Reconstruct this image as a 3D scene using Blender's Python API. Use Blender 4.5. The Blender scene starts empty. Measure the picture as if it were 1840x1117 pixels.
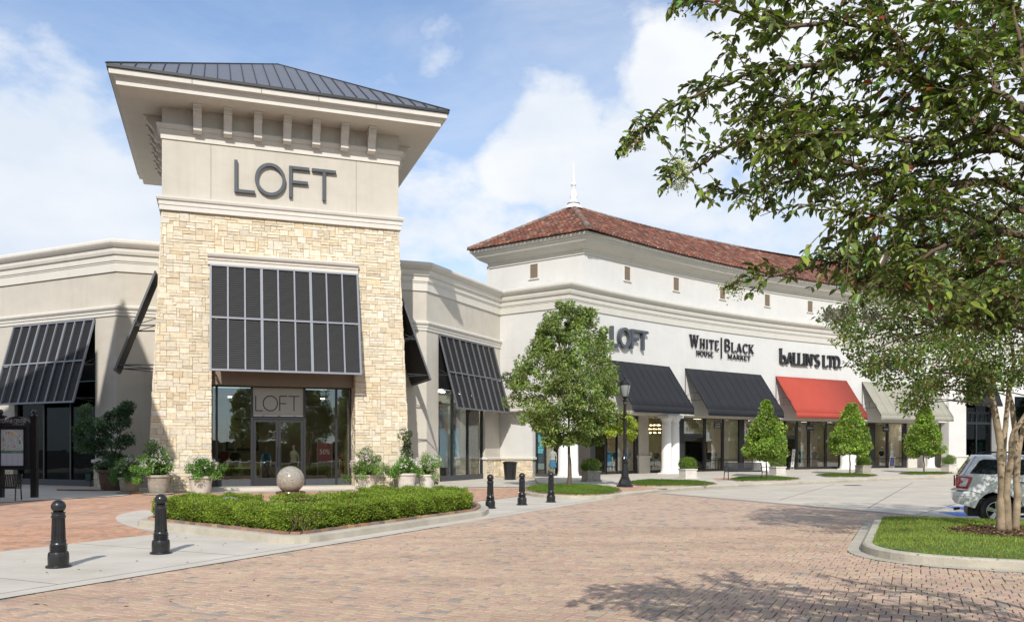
import bpy, bmesh, math, random
import numpy as np
from mathutils import Vector, Matrix
rad = math.radians
SC = bpy.context.scene
COL = SC.collection
random.seed(7)
RNG = np.random.default_rng(7)

# ---------------------------------------------------------------- camera, sky, sun
F, CX, HY, H = 1500.0, 920.0, 805.0, 1.8          # focal (px), principal x, horizon y, eye height
cam = bpy.data.cameras.new('camera'); camo = bpy.data.objects.new('camera', cam); COL.objects.link(camo)
camo.location = (0, 0, H); camo.rotation_euler = (rad(90), 0, 0)
cam.sensor_width = 36; cam.lens = F / 1840 * 36; cam.shift_y = (HY - 558.5) / 1840
cam.clip_end = 3000; cam.clip_start = 0.1
SC.camera = camo

SUN_EL = 36.8
w = bpy.data.worlds.new('World'); SC.world = w; w.use_nodes = True
nt = w.node_tree; nt.nodes.clear()
def N(t, typ, **k):
    n = t.nodes.new(typ)
    for a, b in k.items():
        setattr(n, a, b)
    return n
def link(t, a, b): t.links.new(a, b)
sky = N(nt, 'ShaderNodeTexSky', sky_type='NISHITA', sun_disc=False)
sky.sun_elevation = rad(SUN_EL); sky.sun_rotation = rad(180); sky.altitude = 20; sky.air_density = 1.0; sky.dust_density = 0.6; sky.ozone_density = 1.6
tc = N(nt, 'ShaderNodeTexCoord')
nrm = N(nt, 'ShaderNodeVectorMath', operation='NORMALIZE'); link(nt, tc.outputs['Generated'], nrm.inputs[0])
def wmath(op, a, b=None, c=None, clamp=False):
    n = N(nt, 'ShaderNodeMath', operation=op, use_clamp=clamp)
    for i, x in enumerate((a, b, c)):
        if x is None: continue
        if isinstance(x, (int, float)): n.inputs[i].default_value = x
        else: link(nt, x, n.inputs[i])
    return n.outputs[0]
def wnoise(scale, detail, rough, stretch=(1, 1, 1), off=(0, 0, 0), dist=0.0):
    m = N(nt, 'ShaderNodeMapping'); m.inputs['Scale'].default_value = stretch; m.inputs['Location'].default_value = off
    link(nt, nrm.outputs[0], m.inputs[0])
    n = N(nt, 'ShaderNodeTexNoise'); n.inputs['Scale'].default_value = scale; n.inputs['Detail'].default_value = detail
    n.inputs['Roughness'].default_value = rough; n.inputs['Distortion'].default_value = dist
    link(nt, m.outputs[0], n.inputs['Vector']); return n.outputs['Fac']
def pdir(u, v):
    return Vector(((u - CX) / F, 1, (HY - v) / F)).normalized()
nbig = wnoise(2.3, 3, .5, (1, 1, 1.6), (3.1, .4, 1.2))
nmid = wnoise(7, 7, .58, (1, 1, 1.5), (1.7, 2.2, .3), .15)
nfine = wnoise(3.0, 9, .62, (1, 1, 2.6), (5.7, 1.2, 2.3), .5)
# heaped clouds where the photograph has them, plus some all round the sky
blobs = [(30, 350, 170, 1.0), (190, 400, 140, 1.0), (-60, 270, 110, 1.0), (130, 300, 80, .9), (-260, 330, 220, 1),
         (1010, 262, 112, 1.0), (925, 300, 75, .85), (1110, 250, 80, .8), (1075, 320, 90, .8), (1200, 150, 90, 1.0), (1290, 190, 110, 1.0), (1180, 95, 45, .9),
         (870, 430, 210, .42), (1200, 330, 200, .6), (1380, 110, 120, .9), (1500, 250, 200, .8), (1800, 200, 260, .8), (700, 430, 160, .45),
         (2400, 350, 300, 1.0), (-700, 420, 260, 1.0)]
acc = None
def blob(vec, r, k):
    d = N(nt, 'ShaderNodeVectorMath', operation='DISTANCE'); link(nt, nrm.outputs[0], d.inputs[0]); d.inputs[1].default_value = vec
    q = wmath('DIVIDE', d.outputs['Value'], r)
    q = wmath('SUBTRACT', 1.0, q)
    q = wmath('MAXIMUM', q, -0.75)
    return wmath('MULTIPLY', q, k)
for (u, v, r, k) in blobs:
    q = blob(pdir(u, v), r / F * 1.30, k)
    acc = q if acc is None else wmath('MAXIMUM', acc, q)
for az, el, r in ((100, 18, .5), (150, 25, .45), (195, 14, .5), (235, 30, .5), (275, 16, .45), (298, 18, .33)):   # the rest of the sky
    vec = Vector((math.sin(rad(az)) * math.cos(rad(el)), math.cos(rad(az)) * math.cos(rad(el)), math.sin(rad(el))))
    acc = wmath('MAXIMUM', acc, blob(vec, r, 1.0))
e = wmath('MULTIPLY_ADD', nmid, 2.3, -1.28)
e2 = wmath('ADD', wmath('MULTIPLY', acc, 1.45), e)
cmask = N(nt, 'ShaderNodeMapRange', interpolation_type='SMOOTHSTEP'); link(nt, e2, cmask.inputs[0])
cmask.inputs[1].default_value = -0.16; cmask.inputs[2].default_value = 0.50
wis = wmath('ADD', wmath('MULTIPLY', nfine, 1.0), wmath('MULTIPLY', nbig, .55))
wmask = N(nt, 'ShaderNodeMapRange', interpolation_type='SMOOTHSTEP'); link(nt, wis, wmask.inputs[0])
wmask.inputs[1].default_value = .58; wmask.inputs[2].default_value = 1.15; wmask.inputs[4].default_value = .50
sep = N(nt, 'ShaderNodeSeparateXYZ'); link(nt, nrm.outputs[0], sep.inputs[0])
hz = N(nt, 'ShaderNodeMapRange'); link(nt, sep.outputs[2], hz.inputs[0])      # milky air low over the horizon
hz.inputs[1].default_value = 0.50; hz.inputs[2].default_value = 0.12; hz.inputs[3].default_value = 0.14; hz.inputs[4].default_value = .55
m1 = wmath('MAXIMUM', cmask.outputs[0], wmask.outputs[0]); m2 = wmath('MAXIMUM', m1, hz.outputs[0], clamp=True)
shade = N(nt, 'ShaderNodeMapRange'); link(nt, wnoise(4.0, 5, .55, (1, 1, 2.0), (9.2, 3.3, .9)), shade.inputs[0])
shade.inputs[1].default_value = .36; shade.inputs[2].default_value = .62
ccol = N(nt, 'ShaderNodeMix', data_type='RGBA'); link(nt, shade.outputs[0], ccol.inputs['Factor'])
ccol.inputs['A'].default_value = (6.9, 7.6, 8.6, 1); ccol.inputs['B'].default_value = (8.7, 8.9, 9.2, 1)
skym = N(nt, 'ShaderNodeMix', data_type='RGBA', blend_type='MULTIPLY'); skym.inputs['Factor'].default_value = 1
link(nt, sky.outputs[0], skym.inputs['A']); skym.inputs['B'].default_value = (1.02, 1.33, 1.62, 1)
veil = N(nt, 'ShaderNodeMix', data_type='RGBA'); link(nt, hz.outputs[0], veil.inputs['Factor']); link(nt, skym.outputs['Result'], veil.inputs['A']); veil.inputs['B'].default_value = (6.6, 7.9, 9.5, 1)
cm = N(nt, 'ShaderNodeMix', data_type='RGBA'); link(nt, m1, cm.inputs['Factor'])
link(nt, veil.outputs['Result'], cm.inputs['A']); link(nt, ccol.outputs['Result'], cm.inputs['B'])
bg = N(nt, 'ShaderNodeBackground'); link(nt, cm.outputs['Result'], bg.inputs[0]); bg.inputs[1].default_value = 0.10
wo = N(nt, 'ShaderNodeOutputWorld'); link(nt, bg.outputs[0], wo.inputs[0])

sl = bpy.data.lights.new('sun', 'SUN'); sl.energy = 4.0; sl.angle = rad(.53); sl.color = (1, .955, .88)
so = bpy.data.objects.new('sun', sl); COL.objects.link(so); so.rotation_euler = (rad(90 - SUN_EL), 0, 0); so.location = (0, -10, 30)
SC.view_settings.view_transform = 'Standard'; SC.view_settings.look = 'None'; SC.view_settings.gamma = 1
SC.view_settings.exposure = 0.15; SC.view_settings.use_curve_mapping = False
SC.cycles.max_bounces = 8; SC.cycles.transparent_max_bounces = 24; SC.cycles.caustics_reflective = False; SC.cycles.caustics_refractive = False

# ---------------------------------------------------------------- helpers
def at(u, v, Y): return ((u - CX) / F * Y, Y, H - (v - HY) / F * Y)
def gnd(u, v, z=0.0):
    Y = (H - z) * F / (v - HY); return ((u - CX) / F * Y, Y)

class Fr:                                   # wall frame: a along the wall (left to right as seen), w behind it, z up
    def __init__(s, o, ang):
        s.ox, s.oy = o; s.ang = ang; s.dx, s.dy = math.cos(rad(ang)), math.sin(rad(ang))
    def __call__(s, a, w, z=0.0): return (s.ox + a * s.dx - w * s.dy, s.oy + a * s.dy + w * s.dx, z)
    def a_of(s, u, w=0.0):
        r = (u - CX) / F; return (r * (s.oy + w * s.dx) - s.ox + w * s.dy) / (s.dx - r * s.dy)
WORLD = Fr((0, 0), 0)

class MB:
    def __init__(s): s.v = []; s.f = []; s.m = []; s.c = []; s.hasc = False
    def add(s, vs, fs, mi=0, col=None):
        o = len(s.v); s.v += [tuple(p) for p in vs]
        for f in fs:
            s.f.append(tuple(i + o for i in f)); s.m.append(mi); s.c.append(col or (1, 1, 1))
        if col: s.hasc = True
    def hexa(s, p, mi=0, col=None):        # 8 points: bottom 4 (ccw from above), top 4
        s.add(p, [(3, 2, 1, 0), (4, 5, 6, 7), (0, 1, 5, 4), (1, 2, 6, 5), (2, 3, 7, 6), (3, 0, 4, 7)], mi, col)
    def box(s, fr, a0, a1, w0, w1, z0, z1, mi=0, col=None):
        s.hexa([fr(a0, w0, z0), fr(a1, w0, z0), fr(a1, w1, z0), fr(a0, w1, z0), fr(a0, w0, z1), fr(a1, w0, z1), fr(a1, w1, z1), fr(a0, w1, z1)], mi, col)
    def quad(s, a, b, c, d, mi=0, col=None): s.add([a, b, c, d], [(0, 1, 2, 3)], mi, col)
    def beam(s, p, q, wd, ht=None, up=(0, 0, 1), mi=0, col=None):
        ht = ht or wd; p = Vector(p); q = Vector(q); d = (q - p).normalized(); u = Vector(up)
        if abs(d.dot(u)) > .98: u = Vector((1, 0, 0)) if abs(d.x) < .9 else Vector((0, 1, 0))
        x = d.cross(u).normalized() * wd / 2; y = x.cross(d).normalized() * ht / 2
        s.hexa([p - x - y, p + x - y, q + x - y, q - x - y, p - x + y, p + x + y, q + x + y, q - x + y], mi, col)
    def tube(s, pts, rs, n=8, mi=0, caps=True, col=None):
        pts = [Vector(p) for p in pts]
        if isinstance(rs, (int, float)): rs = [rs] * len(pts)
        vs = []; px = None
        for i, p in enumerate(pts):
            d = (pts[min(i + 1, len(pts) - 1)] - pts[max(i - 1, 0)]).normalized()
            if px is None:
                t = Vector((0, 0, 1)) if abs(d.z) < .9 else Vector((1, 0, 0)); px = d.cross(t).normalized()
            px = (px - d * px.dot(d)).normalized(); py = d.cross(px)
            for k in range(n):
                a = 2 * math.pi * k / n; vs.append(p + (px * math.cos(a) + py * math.sin(a)) * rs[i])
        fs = []
        for i in range(len(pts) - 1):
            for k in range(n):
                k2 = (k + 1) % n; fs.append((i * n + k, i * n + k2, (i + 1) * n + k2, (i + 1) * n + k))
        if caps: fs.append(tuple(range(n - 1, -1, -1))); fs.append(tuple(range((len(pts) - 1) * n, len(pts) * n)))
        s.add(vs, fs, mi, col)
    def lathe(s, c, prof, n=24, mi=0, col=None, flute=None):   # prof: (r, z) bottom to top
        vs = []; fs = []
        for (r, z) in prof:
            for k in range(n):
                a = 2 * math.pi * k / n; rr = r * (1 if not flute else (1 - flute * (k % 2)))
                vs.append((c[0] + rr * math.cos(a), c[1] + rr * math.sin(a), c[2] + z))
        for i in range(len(prof) - 1):
            for k in range(n):
                k2 = (k + 1) % n; fs.append((i * n + k, i * n + k2, (i + 1) * n + k2, (i + 1) * n + k))
        fs.append(tuple(range(n - 1, -1, -1))); fs.append(tuple(range((len(prof) - 1) * n, len(prof) * n)))
        s.add(vs, fs, mi, col)
    def ball(s, c, r, nu=16, nv=10, mi=0, col=None, sc=(1, 1, 1)):
        vs = [(c[0], c[1], c[2] - r * sc[2])]
        for i in range(1, nv):
            t = math.pi * i / nv
            for k in range(nu):
                a = 2 * math.pi * k / nu
                vs.append((c[0] + r * sc[0] * math.sin(t) * math.cos(a), c[1] + r * sc[1] * math.sin(t) * math.sin(a), c[2] - r * sc[2] * math.cos(t)))
        vs.append((c[0], c[1], c[2] + r * sc[2])); fs = []
        for k in range(nu): fs.append((0, 1 + (k + 1) % nu, 1 + k))
        for i in range(nv - 2):
            for k in range(nu):
                k2 = (k + 1) % nu; fs.append((1 + i * nu + k, 1 + i * nu + k2, 1 + (i + 1) * nu + k2, 1 + (i + 1) * nu + k))
        b = 1 + (nv - 2) * nu
        for k in range(nu): fs.append((b + k, b + (k + 1) % nu, len(vs) - 1))
        s.add(vs, fs, mi, col)
    def poly(s, pts, z0, z1=None, mi=0, col=None):  # flat polygon sheet or prism (ccw)
        if z1 is None:
            s.add([(p[0], p[1], z0) for p in pts], [tuple(range(len(pts)))], mi, col); return
        n = len(pts); vs = [(p[0], p[1], z0) for p in pts] + [(p[0], p[1], z1) for p in pts]
        s.add(vs, [tuple(range(n - 1, -1, -1)), tuple(range(n, 2 * n))] + [(i, (i + 1) % n, n + (i + 1) % n, n + i) for i in range(n)], mi, col)
    def sweep(s, path, prof, mi=0, caps=True):       # prof: closed polygon of (out, z); out = towards the viewer's side
        n = len(path); rings = []
        nr = []
        for i in range(n - 1):
            dx, dy = path[i + 1][0] - path[i][0], path[i + 1][1] - path[i][1]; l = math.hypot(dx, dy); nr.append((dy / l, -dx / l))
        for i in range(n):
            if i == 0: m = nr[0]
            elif i == n - 1: m = nr[-1]
            else:
                a, b = nr[i - 1], nr[i]; k = 1 + a[0] * b[0] + a[1] * b[1]; m = ((a[0] + b[0]) / k, (a[1] + b[1]) / k)
            rings.append([(path[i][0] + m[0] * o, path[i][1] + m[1] * o, z) for (o, z) in prof])
        k = len(prof); vs = [p for r in rings for p in r]; fs = []
        ar = sum(prof[j][0] * prof[(j + 1) % k][1] - prof[(j + 1) % k][0] * prof[j][1] for j in range(k))
        for i in range(n - 1):
            for j in range(k):
                j2 = (j + 1) % k; q = (i * k + j, (i + 1) * k + j, (i + 1) * k + j2, i * k + j2)
                fs.append(q if ar > 0 else q[::-1])
        if caps:
            c0 = tuple(range(k)); c1 = tuple(range((n - 1) * k, n * k))
            fs.append(c0 if ar > 0 else c0[::-1]); fs.append(c1[::-1] if ar > 0 else c1)
        s.add(vs, fs, mi)
    def build(s, name, mats, parent=None, smooth=False, recalc=False, bevel=0, label=None, kind=None):
        me = bpy.data.meshes.new(name); me.from_pydata([tuple(map(float, p)) for p in s.v], [], s.f)
        if not isinstance(mats, (list, tuple)): mats = [mats]
        for m in mats: me.materials.append(m)
        if len(mats) > 1: me.polygons.foreach_set('material_index', s.m)
        if s.hasc:
            at_ = me.attributes.new('Col', 'FLOAT_COLOR', 'CORNER'); arr = np.ones((len(me.loops), 4), dtype=np.float32)
            rep = np.array([len(f) for f in s.f]); arr[:, :3] = np.repeat(np.array(s.c, dtype=np.float32), rep, axis=0)
            at_.data.foreach_set('color', arr.ravel())
        if recalc:
            bm = bmesh.new(); bm.from_mesh(me); bmesh.ops.recalc_face_normals(bm, faces=bm.faces[:]); bm.to_mesh(me); bm.free()
        if smooth: me.polygons.foreach_set('use_smooth', [True] * len(me.polygons))
        me.update()
        o = bpy.data.objects.new(name, me); COL.objects.link(o)
        if smooth and not isinstance(smooth, bool):
            try:
                me.set_sharp_from_angle(angle=rad(smooth))
            except Exception: pass
        if bevel:
            md = o.modifiers.new('bevel', 'BEVEL'); md.width = bevel; md.segments = 2; md.limit_method = 'ANGLE'
        if parent: attach(o, parent)
        if label: o['label'] = label
        if kind: o['kind'] = kind
        return o

def attach(o, parent):
    o.parent = parent
    r = parent; loc = Vector((0, 0, 0))
    m = Matrix.Identity(4); ch = []
    while r: ch.append(r); r = r.parent
    for r in reversed(ch): m = m @ r.matrix_parent_inverse @ r.matrix_basis
    o.matrix_parent_inverse = m.inverted()
def tag(o, label, cat, group=None, kind=None):
    o['label'] = label; o['category'] = cat
    if group: o['group'] = group
    if kind: o['kind'] = kind
    return o
def struct(o, kind='structure'): o['kind'] = kind; return o
def thing(name, loc, label, cat, group=None):
    o = bpy.data.objects.new(name, None); COL.objects.link(o); o.location = tuple(loc) if len(loc) == 3 else (loc[0], loc[1], 0); o.empty_display_size = .3
    return tag(o, label, cat, group)
def copy_thing(root, dx, label, rot=0.0, scale=1.0, group=None):
    """a copy of a thing with copies of its parts and sub-parts, moved by dx and turned about its own base"""
    r = root.copy(); COL.objects.link(r); r.location = Vector(root.location) + Vector(dx); r.rotation_euler = (root.rotation_euler[0], root.rotation_euler[1], root.rotation_euler[2] + rot); r.scale = (scale,) * 3
    r['label'] = label
    if group: r['group'] = group
    def rec(src, dst):
        for ch in list(src.children):
            c = ch.copy(); COL.objects.link(c); c.parent = dst; c.matrix_parent_inverse = ch.matrix_parent_inverse.copy(); rec(ch, c)
    rec(root, r); return r

# ---------------------------------------------------------------- materials
MATS = {}
def mat(name, color, rough=.7, var=.12, vscale=3.0, bump=0.0, bscale=60.0, metal=0.0, spec=.4, attr=False, big=0.0, streak=0.0, grime=0.0, coat=0.0, detail=4):
    if name in MATS: return MATS[name]
    m = bpy.data.materials.new(name); m.use_nodes = True; t = m.node_tree; b = t.nodes['Principled BSDF']
    geo = N(t, 'ShaderNodeNewGeometry'); pos = geo.outputs['Position']
    no = N(t, 'ShaderNodeTexNoise'); no.inputs['Scale'].default_value = vscale; no.inputs['Detail'].default_value = detail; no.inputs['Roughness'].default_value = .6
    link(t, pos, no.inputs['Vector'])
    mr = N(t, 'ShaderNodeMapRange'); link(t, no.outputs['Fac'], mr.inputs[0]); mr.inputs[1].default_value = .25; mr.inputs[2].default_value = .75
    mr.inputs[3].default_value = 1 - var; mr.inputs[4].default_value = 1 + var
    mx = N(t, 'ShaderNodeVectorMath', operation='SCALE'); link(t, mr.outputs[0], mx.inputs['Scale'])
    if attr:
        an = N(t, 'ShaderNodeAttribute', attribute_name='Col'); m3 = N(t, 'ShaderNodeVectorMath', operation='MULTIPLY')
        link(t, an.outputs['Color'], m3.inputs[0]); m3.inputs[1].default_value = color[:3]; link(t, m3.outputs[0], mx.inputs[0])
    else: mx.inputs[0].default_value = color[:3]
    out = mx.outputs[0]
    if big:                                   # slow patchy change of tone, drawn out along the road
        mp = N(t, 'ShaderNodeMapping'); mp.inputs['Rotation'].default_value = (0, 0, rad(-64)); mp.inputs['Scale'].default_value = (.22, .8, .8); link(t, pos, mp.inputs[0])
        n4 = N(t, 'ShaderNodeTexNoise'); n4.inputs['Scale'].default_value = 1.1; n4.inputs['Detail'].default_value = 7; n4.inputs['Roughness'].default_value = .65; link(t, mp.outputs[0], n4.inputs['Vector'])
        r4 = N(t, 'ShaderNodeMapRange'); link(t, n4.outputs['Fac'], r4.inputs[0]); r4.inputs[1].default_value = .36; r4.inputs[2].default_value = .60; r4.inputs[3].default_value = 1 - big; r4.inputs[4].default_value = 1 + big * .25
        s4 = N(t, 'ShaderNodeVectorMath', operation='SCALE'); link(t, out, s4.inputs[0]); link(t, r4.outputs[0], s4.inputs['Scale']); out = s4.outputs[0]
    if streak:                                # rain streaks: noise stretched vertically
        mp = N(t, 'ShaderNodeMapping'); mp.inputs['Scale'].default_value = (2.6, 2.6, .16); link(t, pos, mp.inputs[0])
        n2 = N(t, 'ShaderNodeTexNoise'); n2.inputs['Scale'].default_value = 1.6; n2.inputs['Detail'].default_value = 5; link(t, mp.outputs[0], n2.inputs['Vector'])
        r2 = N(t, 'ShaderNodeMapRange'); link(t, n2.outputs['Fac'], r2.inputs[0]); r2.inputs[1].default_value = .5; r2.inputs[2].default_value = .72
        r2.inputs[3].default_value = 1; r2.inputs[4].default_value = 1 - streak
        s2 = N(t, 'ShaderNodeVectorMath', operation='SCALE'); link(t, out, s2.inputs[0]); link(t, r2.outputs[0], s2.inputs['Scale']); out = s2.outputs[0]
    if grime:                                 # blotchy dirt
        n3 = N(t, 'ShaderNodeTexNoise'); n3.inputs['Scale'].default_value = .7; n3.inputs['Detail'].default_value = 8; n3.inputs['Roughness'].default_value = .7; link(t, pos, n3.inputs['Vector'])
        r3 = N(t, 'ShaderNodeMapRange'); link(t, n3.outputs['Fac'], r3.inputs[0]); r3.inputs[1].default_value = .48; r3.inputs[2].default_value = .75
        mm = N(t, 'ShaderNodeMix', data_type='RGBA'); link(t, out, mm.inputs['A']); mm.inputs['B'].default_value = (color[0] * .45, color[1] * .42, color[2] * .36, 1)
        sc = N(t, 'ShaderNodeMath', operation='MULTIPLY'); link(t, r3.outputs[0], sc.inputs[0]); sc.inputs[1].default_value = grime; link(t, sc.outputs[0], mm.inputs['Factor']); out = mm.outputs['Result']
    link(t, out, b.inputs['Base Color'])
    b.inputs['Roughness'].default_value = rough; b.inputs['Metallic'].default_value = metal; b.inputs['Specular IOR Level'].default_value = spec
    if coat: b.inputs['Coat Weight'].default_value = coat; b.inputs['Coat Roughness'].default_value = .04
    if bump:
        nb = N(t, 'ShaderNodeTexNoise'); nb.inputs['Scale'].default_value = bscale; nb.inputs['Detail'].default_value = 5; link(t, pos, nb.inputs['Vector'])
        bp = N(t, 'ShaderNodeBump'); bp.inputs['Strength'].default_value = bump; bp.inputs['Distance'].default_value = .02
        link(t, nb.outputs['Fac'], bp.inputs['Height']); link(t, bp.outputs[0], b.inputs['Normal'])
    MATS[name] = m; return m
def leafmat(name, color, trans=.35, rough=.45, spec=.35):
    m = bpy.data.materials.new(name); m.use_nodes = True; t = m.node_tree; b = t.nodes['Principled BSDF']
    an = N(t, 'ShaderNodeAttribute', attribute_name='Col'); m3 = N(t, 'ShaderNodeVectorMath', operation='MULTIPLY')
    link(t, an.outputs['Color'], m3.inputs[0]); m3.inputs[1].default_value = color
    link(t, m3.outputs[0], b.inputs['Base Color']); b.inputs['Roughness'].default_value = rough; b.inputs['Specular IOR Level'].default_value = spec
    tr = N(t, 'ShaderNodeBsdfTranslucent'); m4 = N(t, 'ShaderNodeVectorMath', operation='MULTIPLY'); link(t, m3.outputs[0], m4.inputs[0]); m4.inputs[1].default_value = (1.5, 1.7, .6)
    link(t, m4.outputs[0], tr.inputs[0]); mx = N(t, 'ShaderNodeMixShader'); mx.inputs[0].default_value = trans
    link(t, b.outputs[0], mx.inputs[1]); link(t, tr.outputs[0], mx.inputs[2]); link(t, mx.outputs[0], t.nodes['Material Output'].inputs[0])
    return m
def glassmat(name, tint, refl, rough=.0, mult=1.0):
    m = bpy.data.materials.new(name); m.use_nodes = True; t = m.node_tree; t.nodes.clear()
    g = N(t, 'ShaderNodeBsdfGlossy'); g.inputs['Roughness'].default_value = rough; g.inputs['Color'].default_value = (.95, .97, 1, 1)
    tr = N(t, 'ShaderNodeBsdfTransparent'); tr.inputs[0].default_value = (*tint, 1)
    lw = N(t, 'ShaderNodeFresnel'); lw.inputs['IOR'].default_value = 1.5
    ad = N(t, 'ShaderNodeMath', operation='MULTIPLY_ADD', use_clamp=True); link(t, lw.outputs[0], ad.inputs[0]); ad.inputs[1].default_value = mult; ad.inputs[2].default_value = refl
    geo = N(t, 'ShaderNodeNewGeometry'); nb = N(t, 'ShaderNodeTexNoise'); nb.inputs['Scale'].default_value = .9; link(t, geo.outputs['Position'], nb.inputs['Vector'])
    bp = N(t, 'ShaderNodeBump'); bp.inputs['Strength'].default_value = .06; bp.inputs['Distance'].default_value = .05; link(t, nb.outputs['Fac'], bp.inputs['Height']); link(t, bp.outputs[0], g.inputs['Normal'])
    mx = N(t, 'ShaderNodeMixShader'); link(t, ad.outputs[0], mx.inputs[0]); link(t, tr.outputs[0], mx.inputs[1]); link(t, g.outputs[0], mx.inputs[2])
    o = N(t, 'ShaderNodeOutputMaterial'); link(t, mx.outputs[0], o.inputs[0]); return m
def emit(name, color, s):
    m = bpy.data.materials.new(name); m.use_nodes = True; t = m.node_tree; t.nodes.clear()
    e = N(t, 'ShaderNodeEmission'); e.inputs[0].default_value = (*color, 1); e.inputs[1].default_value = s
    o = N(t, 'ShaderNodeOutputMaterial'); link(t, e.outputs[0], o.inputs[0]); return m

M_BEIGE = mat('stucco_beige', (.54, .50, .435), .9, .05, 1.2, .25, 90, streak=.05, big=.06)
M_TAUPE = mat('stucco_grey_beige', (.44, .42, .375), .9, .05, 1.2, .25, 90, streak=.04)
M_TRIM = mat('cast_trim', (.63, .60, .545), .8, .04, 1.5, .1, 70, streak=.04)
M_WHITE = mat('stucco_white', (.61, .60, .58), .9, .03, 1.0, .2, 80, streak=.03, big=.04)
M_CREAM = mat('cornice_cream', (.56, .54, .485), .8, .04, 1.4, .1, 60, streak=.05)
M_PAINT = mat('white_paint', (.80, .79, .77), .45, .03, 2)
M_STONE = mat('limestone', (1, 1, 1), .9, .16, 7, .6, 26, attr=True)
M_MORTAR = mat('mortar', (.46, .37, .25), .95, .1, 5, .4, 50)
M_DARKMET = mat('dark_metal', (.022, .023, .027), .38, .1, 5, spec=.5)
M_BLACKPAINT = mat('black_gloss_paint', (.014, .014, .015), .30, .45, 7, .12, 25, spec=.5, coat=.15)
M_LOUVBAR = mat('louver_bar', (.20, .215, .25), .45, .05, 3, spec=.5)
M_LOUVSL = mat('louver_slat', (.020, .019, .020), .6, .08, 4)
M_ROOFMET = mat('standing_seam_metal', (.155, .156, .168), .42, .06, 2, metal=.2, spec=.5)
M_ROOFEDGE = mat('roof_edge_metal', (.03, .03, .034), .5, .1, 3)
M_TILE = mat('clay_tile', (1, 1, 1), .9, .25, 9, .4, 30, attr=True)
M_BROWN = mat('brown_header', (.22, .18, .14), .8, .06, 3)
M_FLOOR = mat('store_floor', (.42, .36, .28), .5, .1, 3)
M_ROOM = mat('store_wall', (.62, .53, .40), .9, .1, 2)
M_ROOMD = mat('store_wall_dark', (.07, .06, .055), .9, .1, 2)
M_CEIL = mat('store_ceiling', (.65, .62, .56), .9, .05, 2)
M_GLASS = glassmat('pane_glass', (.92, .94, .92), .0, mult=.30)
M_GLASSD = glassmat('dark_pane_glass', (.36, .39, .39), .0, mult=.14)
M_GLASSM = glassmat('mirror_pane_glass', (.72, .74, .70), .08)
M_SIGNGREY = mat('sign_letter_grey', (.065, .075, .088), .4, .06, 4, spec=.5)
M_SIGNBLK = mat('sign_letter_black', (.018, .018, .022), .4, .06, 4, spec=.5)
M_CONC = mat('concrete', (.54, .485, .40), .92, .09, 1.3, .3, 70, grime=.30, detail=9, big=.12)
M_CONCW = mat('walk_concrete', (.56, .51, .435), .92, .08, 1.1, .3, 70, grime=.30, detail=9, big=.10)
M_CURB = mat('curb_concrete', (.46, .42, .34), .92, .14, 2.5, .5, 40, grime=.45, detail=9)
M_ASPH = mat('asphalt', (.10, .10, .10), .95, .15, 2, .4, 90)
M_PAVER = mat('paver', (1, 1, 1), .92, .10, 22, .5, 110, attr=True, big=.17)
M_JOINT = mat('paver_joint_sand', (.085, .068, .055), .98, .25, 8, .4, 80)
M_BARK = mat('bark', (.12, .095, .07), .95, .3, 9, .8, 30)
M_CRAPE = mat('crape_bark', (.31, .235, .155), .7, .42, 5.5, .4, 18, detail=3, grime=.55)
M_TWIG = mat('twig', (.13, .085, .055), .8, .2, 9)
M_FILLD = emit('added_display_glow', (1, .93, .82), 30)  # strong glow of the ceiling lights added to brighten the shop interiors
M_FILL = emit('added_ceiling_glow', (1, .84, .62), 7)  # weaker warm glow for the added lights deeper in the arcade
M_SOIL = mat('soil', (.05, .035, .025), .98, .3, 9, .8, 30)
M_GRASSB = mat('turf', (.10, .15, .035), .98, .3, 6, .6, 60)
# ================================================================ generic builders
def pack(nx, ny, shapes, rng, free=None):
    """fills a grid with rectangles; returns (x, y, w, h) lists"""
    occ = np.zeros((ny, nx), bool) if free is None else ~free
    out = []; ws = [s[2] for s in shapes]; tot = sum(ws)
    for y in range(ny):
        for x in range(nx):
            if occ[y, x]: continue
            done = False
            for _ in range(4):
                r = rng.random() * tot; k = 0
                while r > ws[k] and k < len(ws) - 1: r -= ws[k]; k += 1
                a, b = shapes[k][0], shapes[k][1]
                if x + a <= nx and y + b <= ny and not occ[y:y + b, x:x + a].any(): done = True; break
            if not done:
                a, b = 1, 1
                if x + 2 <= nx and not occ[y, x + 1]: a = 2
            occ[y:y + b, x:x + a] = True; out.append((x, y, a, b))
    return out
STONE_COLS = [(.60, .51, .37)] * 4 + [(.66, .59, .46)] * 6 + [(.62, .56, .45)] * 4 + [(.57, .46, .31)] * 2 + [(.56, .43, .25), (.48, .39, .28), (.53, .49, .42), (.67, .63, .55), (.50, .42, .31)]
def stone_block(mb, P, x0, x1, z0, z1, d, rng, col):
    """one rough ashlar: P maps (x, out, z) to the world"""
    j = lambda k: (rng.random() - .5) * 2 * k
    g = .005; e = .009
    c = [(x0 + g + j(.010), z0 + g + j(.008)), (x1 - g + j(.010), z0 + g + j(.008)), (x1 - g + j(.010), z1 - g + j(.008)), (x0 + g + j(.010), z1 - g + j(.008))]
    cx, cz = (x0 + x1) / 2, (z0 + z1) / 2
    f = []
    for (x, z) in c:
        f.append((x + (e if x < cx else -e) * (1 + j(.6)), z + (e if z < cz else -e) * (1 + j(.6))))
    vs = [P(x, -.03, z) for x, z in c] + [P(x, d - .014, z) for x, z in c] + [P(x, d + j(.006), z) for x, z in f]
    fs = []
    for b in (0, 4):
        for k in range(4): k2 = (k + 1) % 4; fs.append((b + k, b + k2, b + 4 + k2, b + 4 + k))
    fs.append((8, 9, 10, 11)); mb.add(vs, fs, 0, col)
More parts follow.
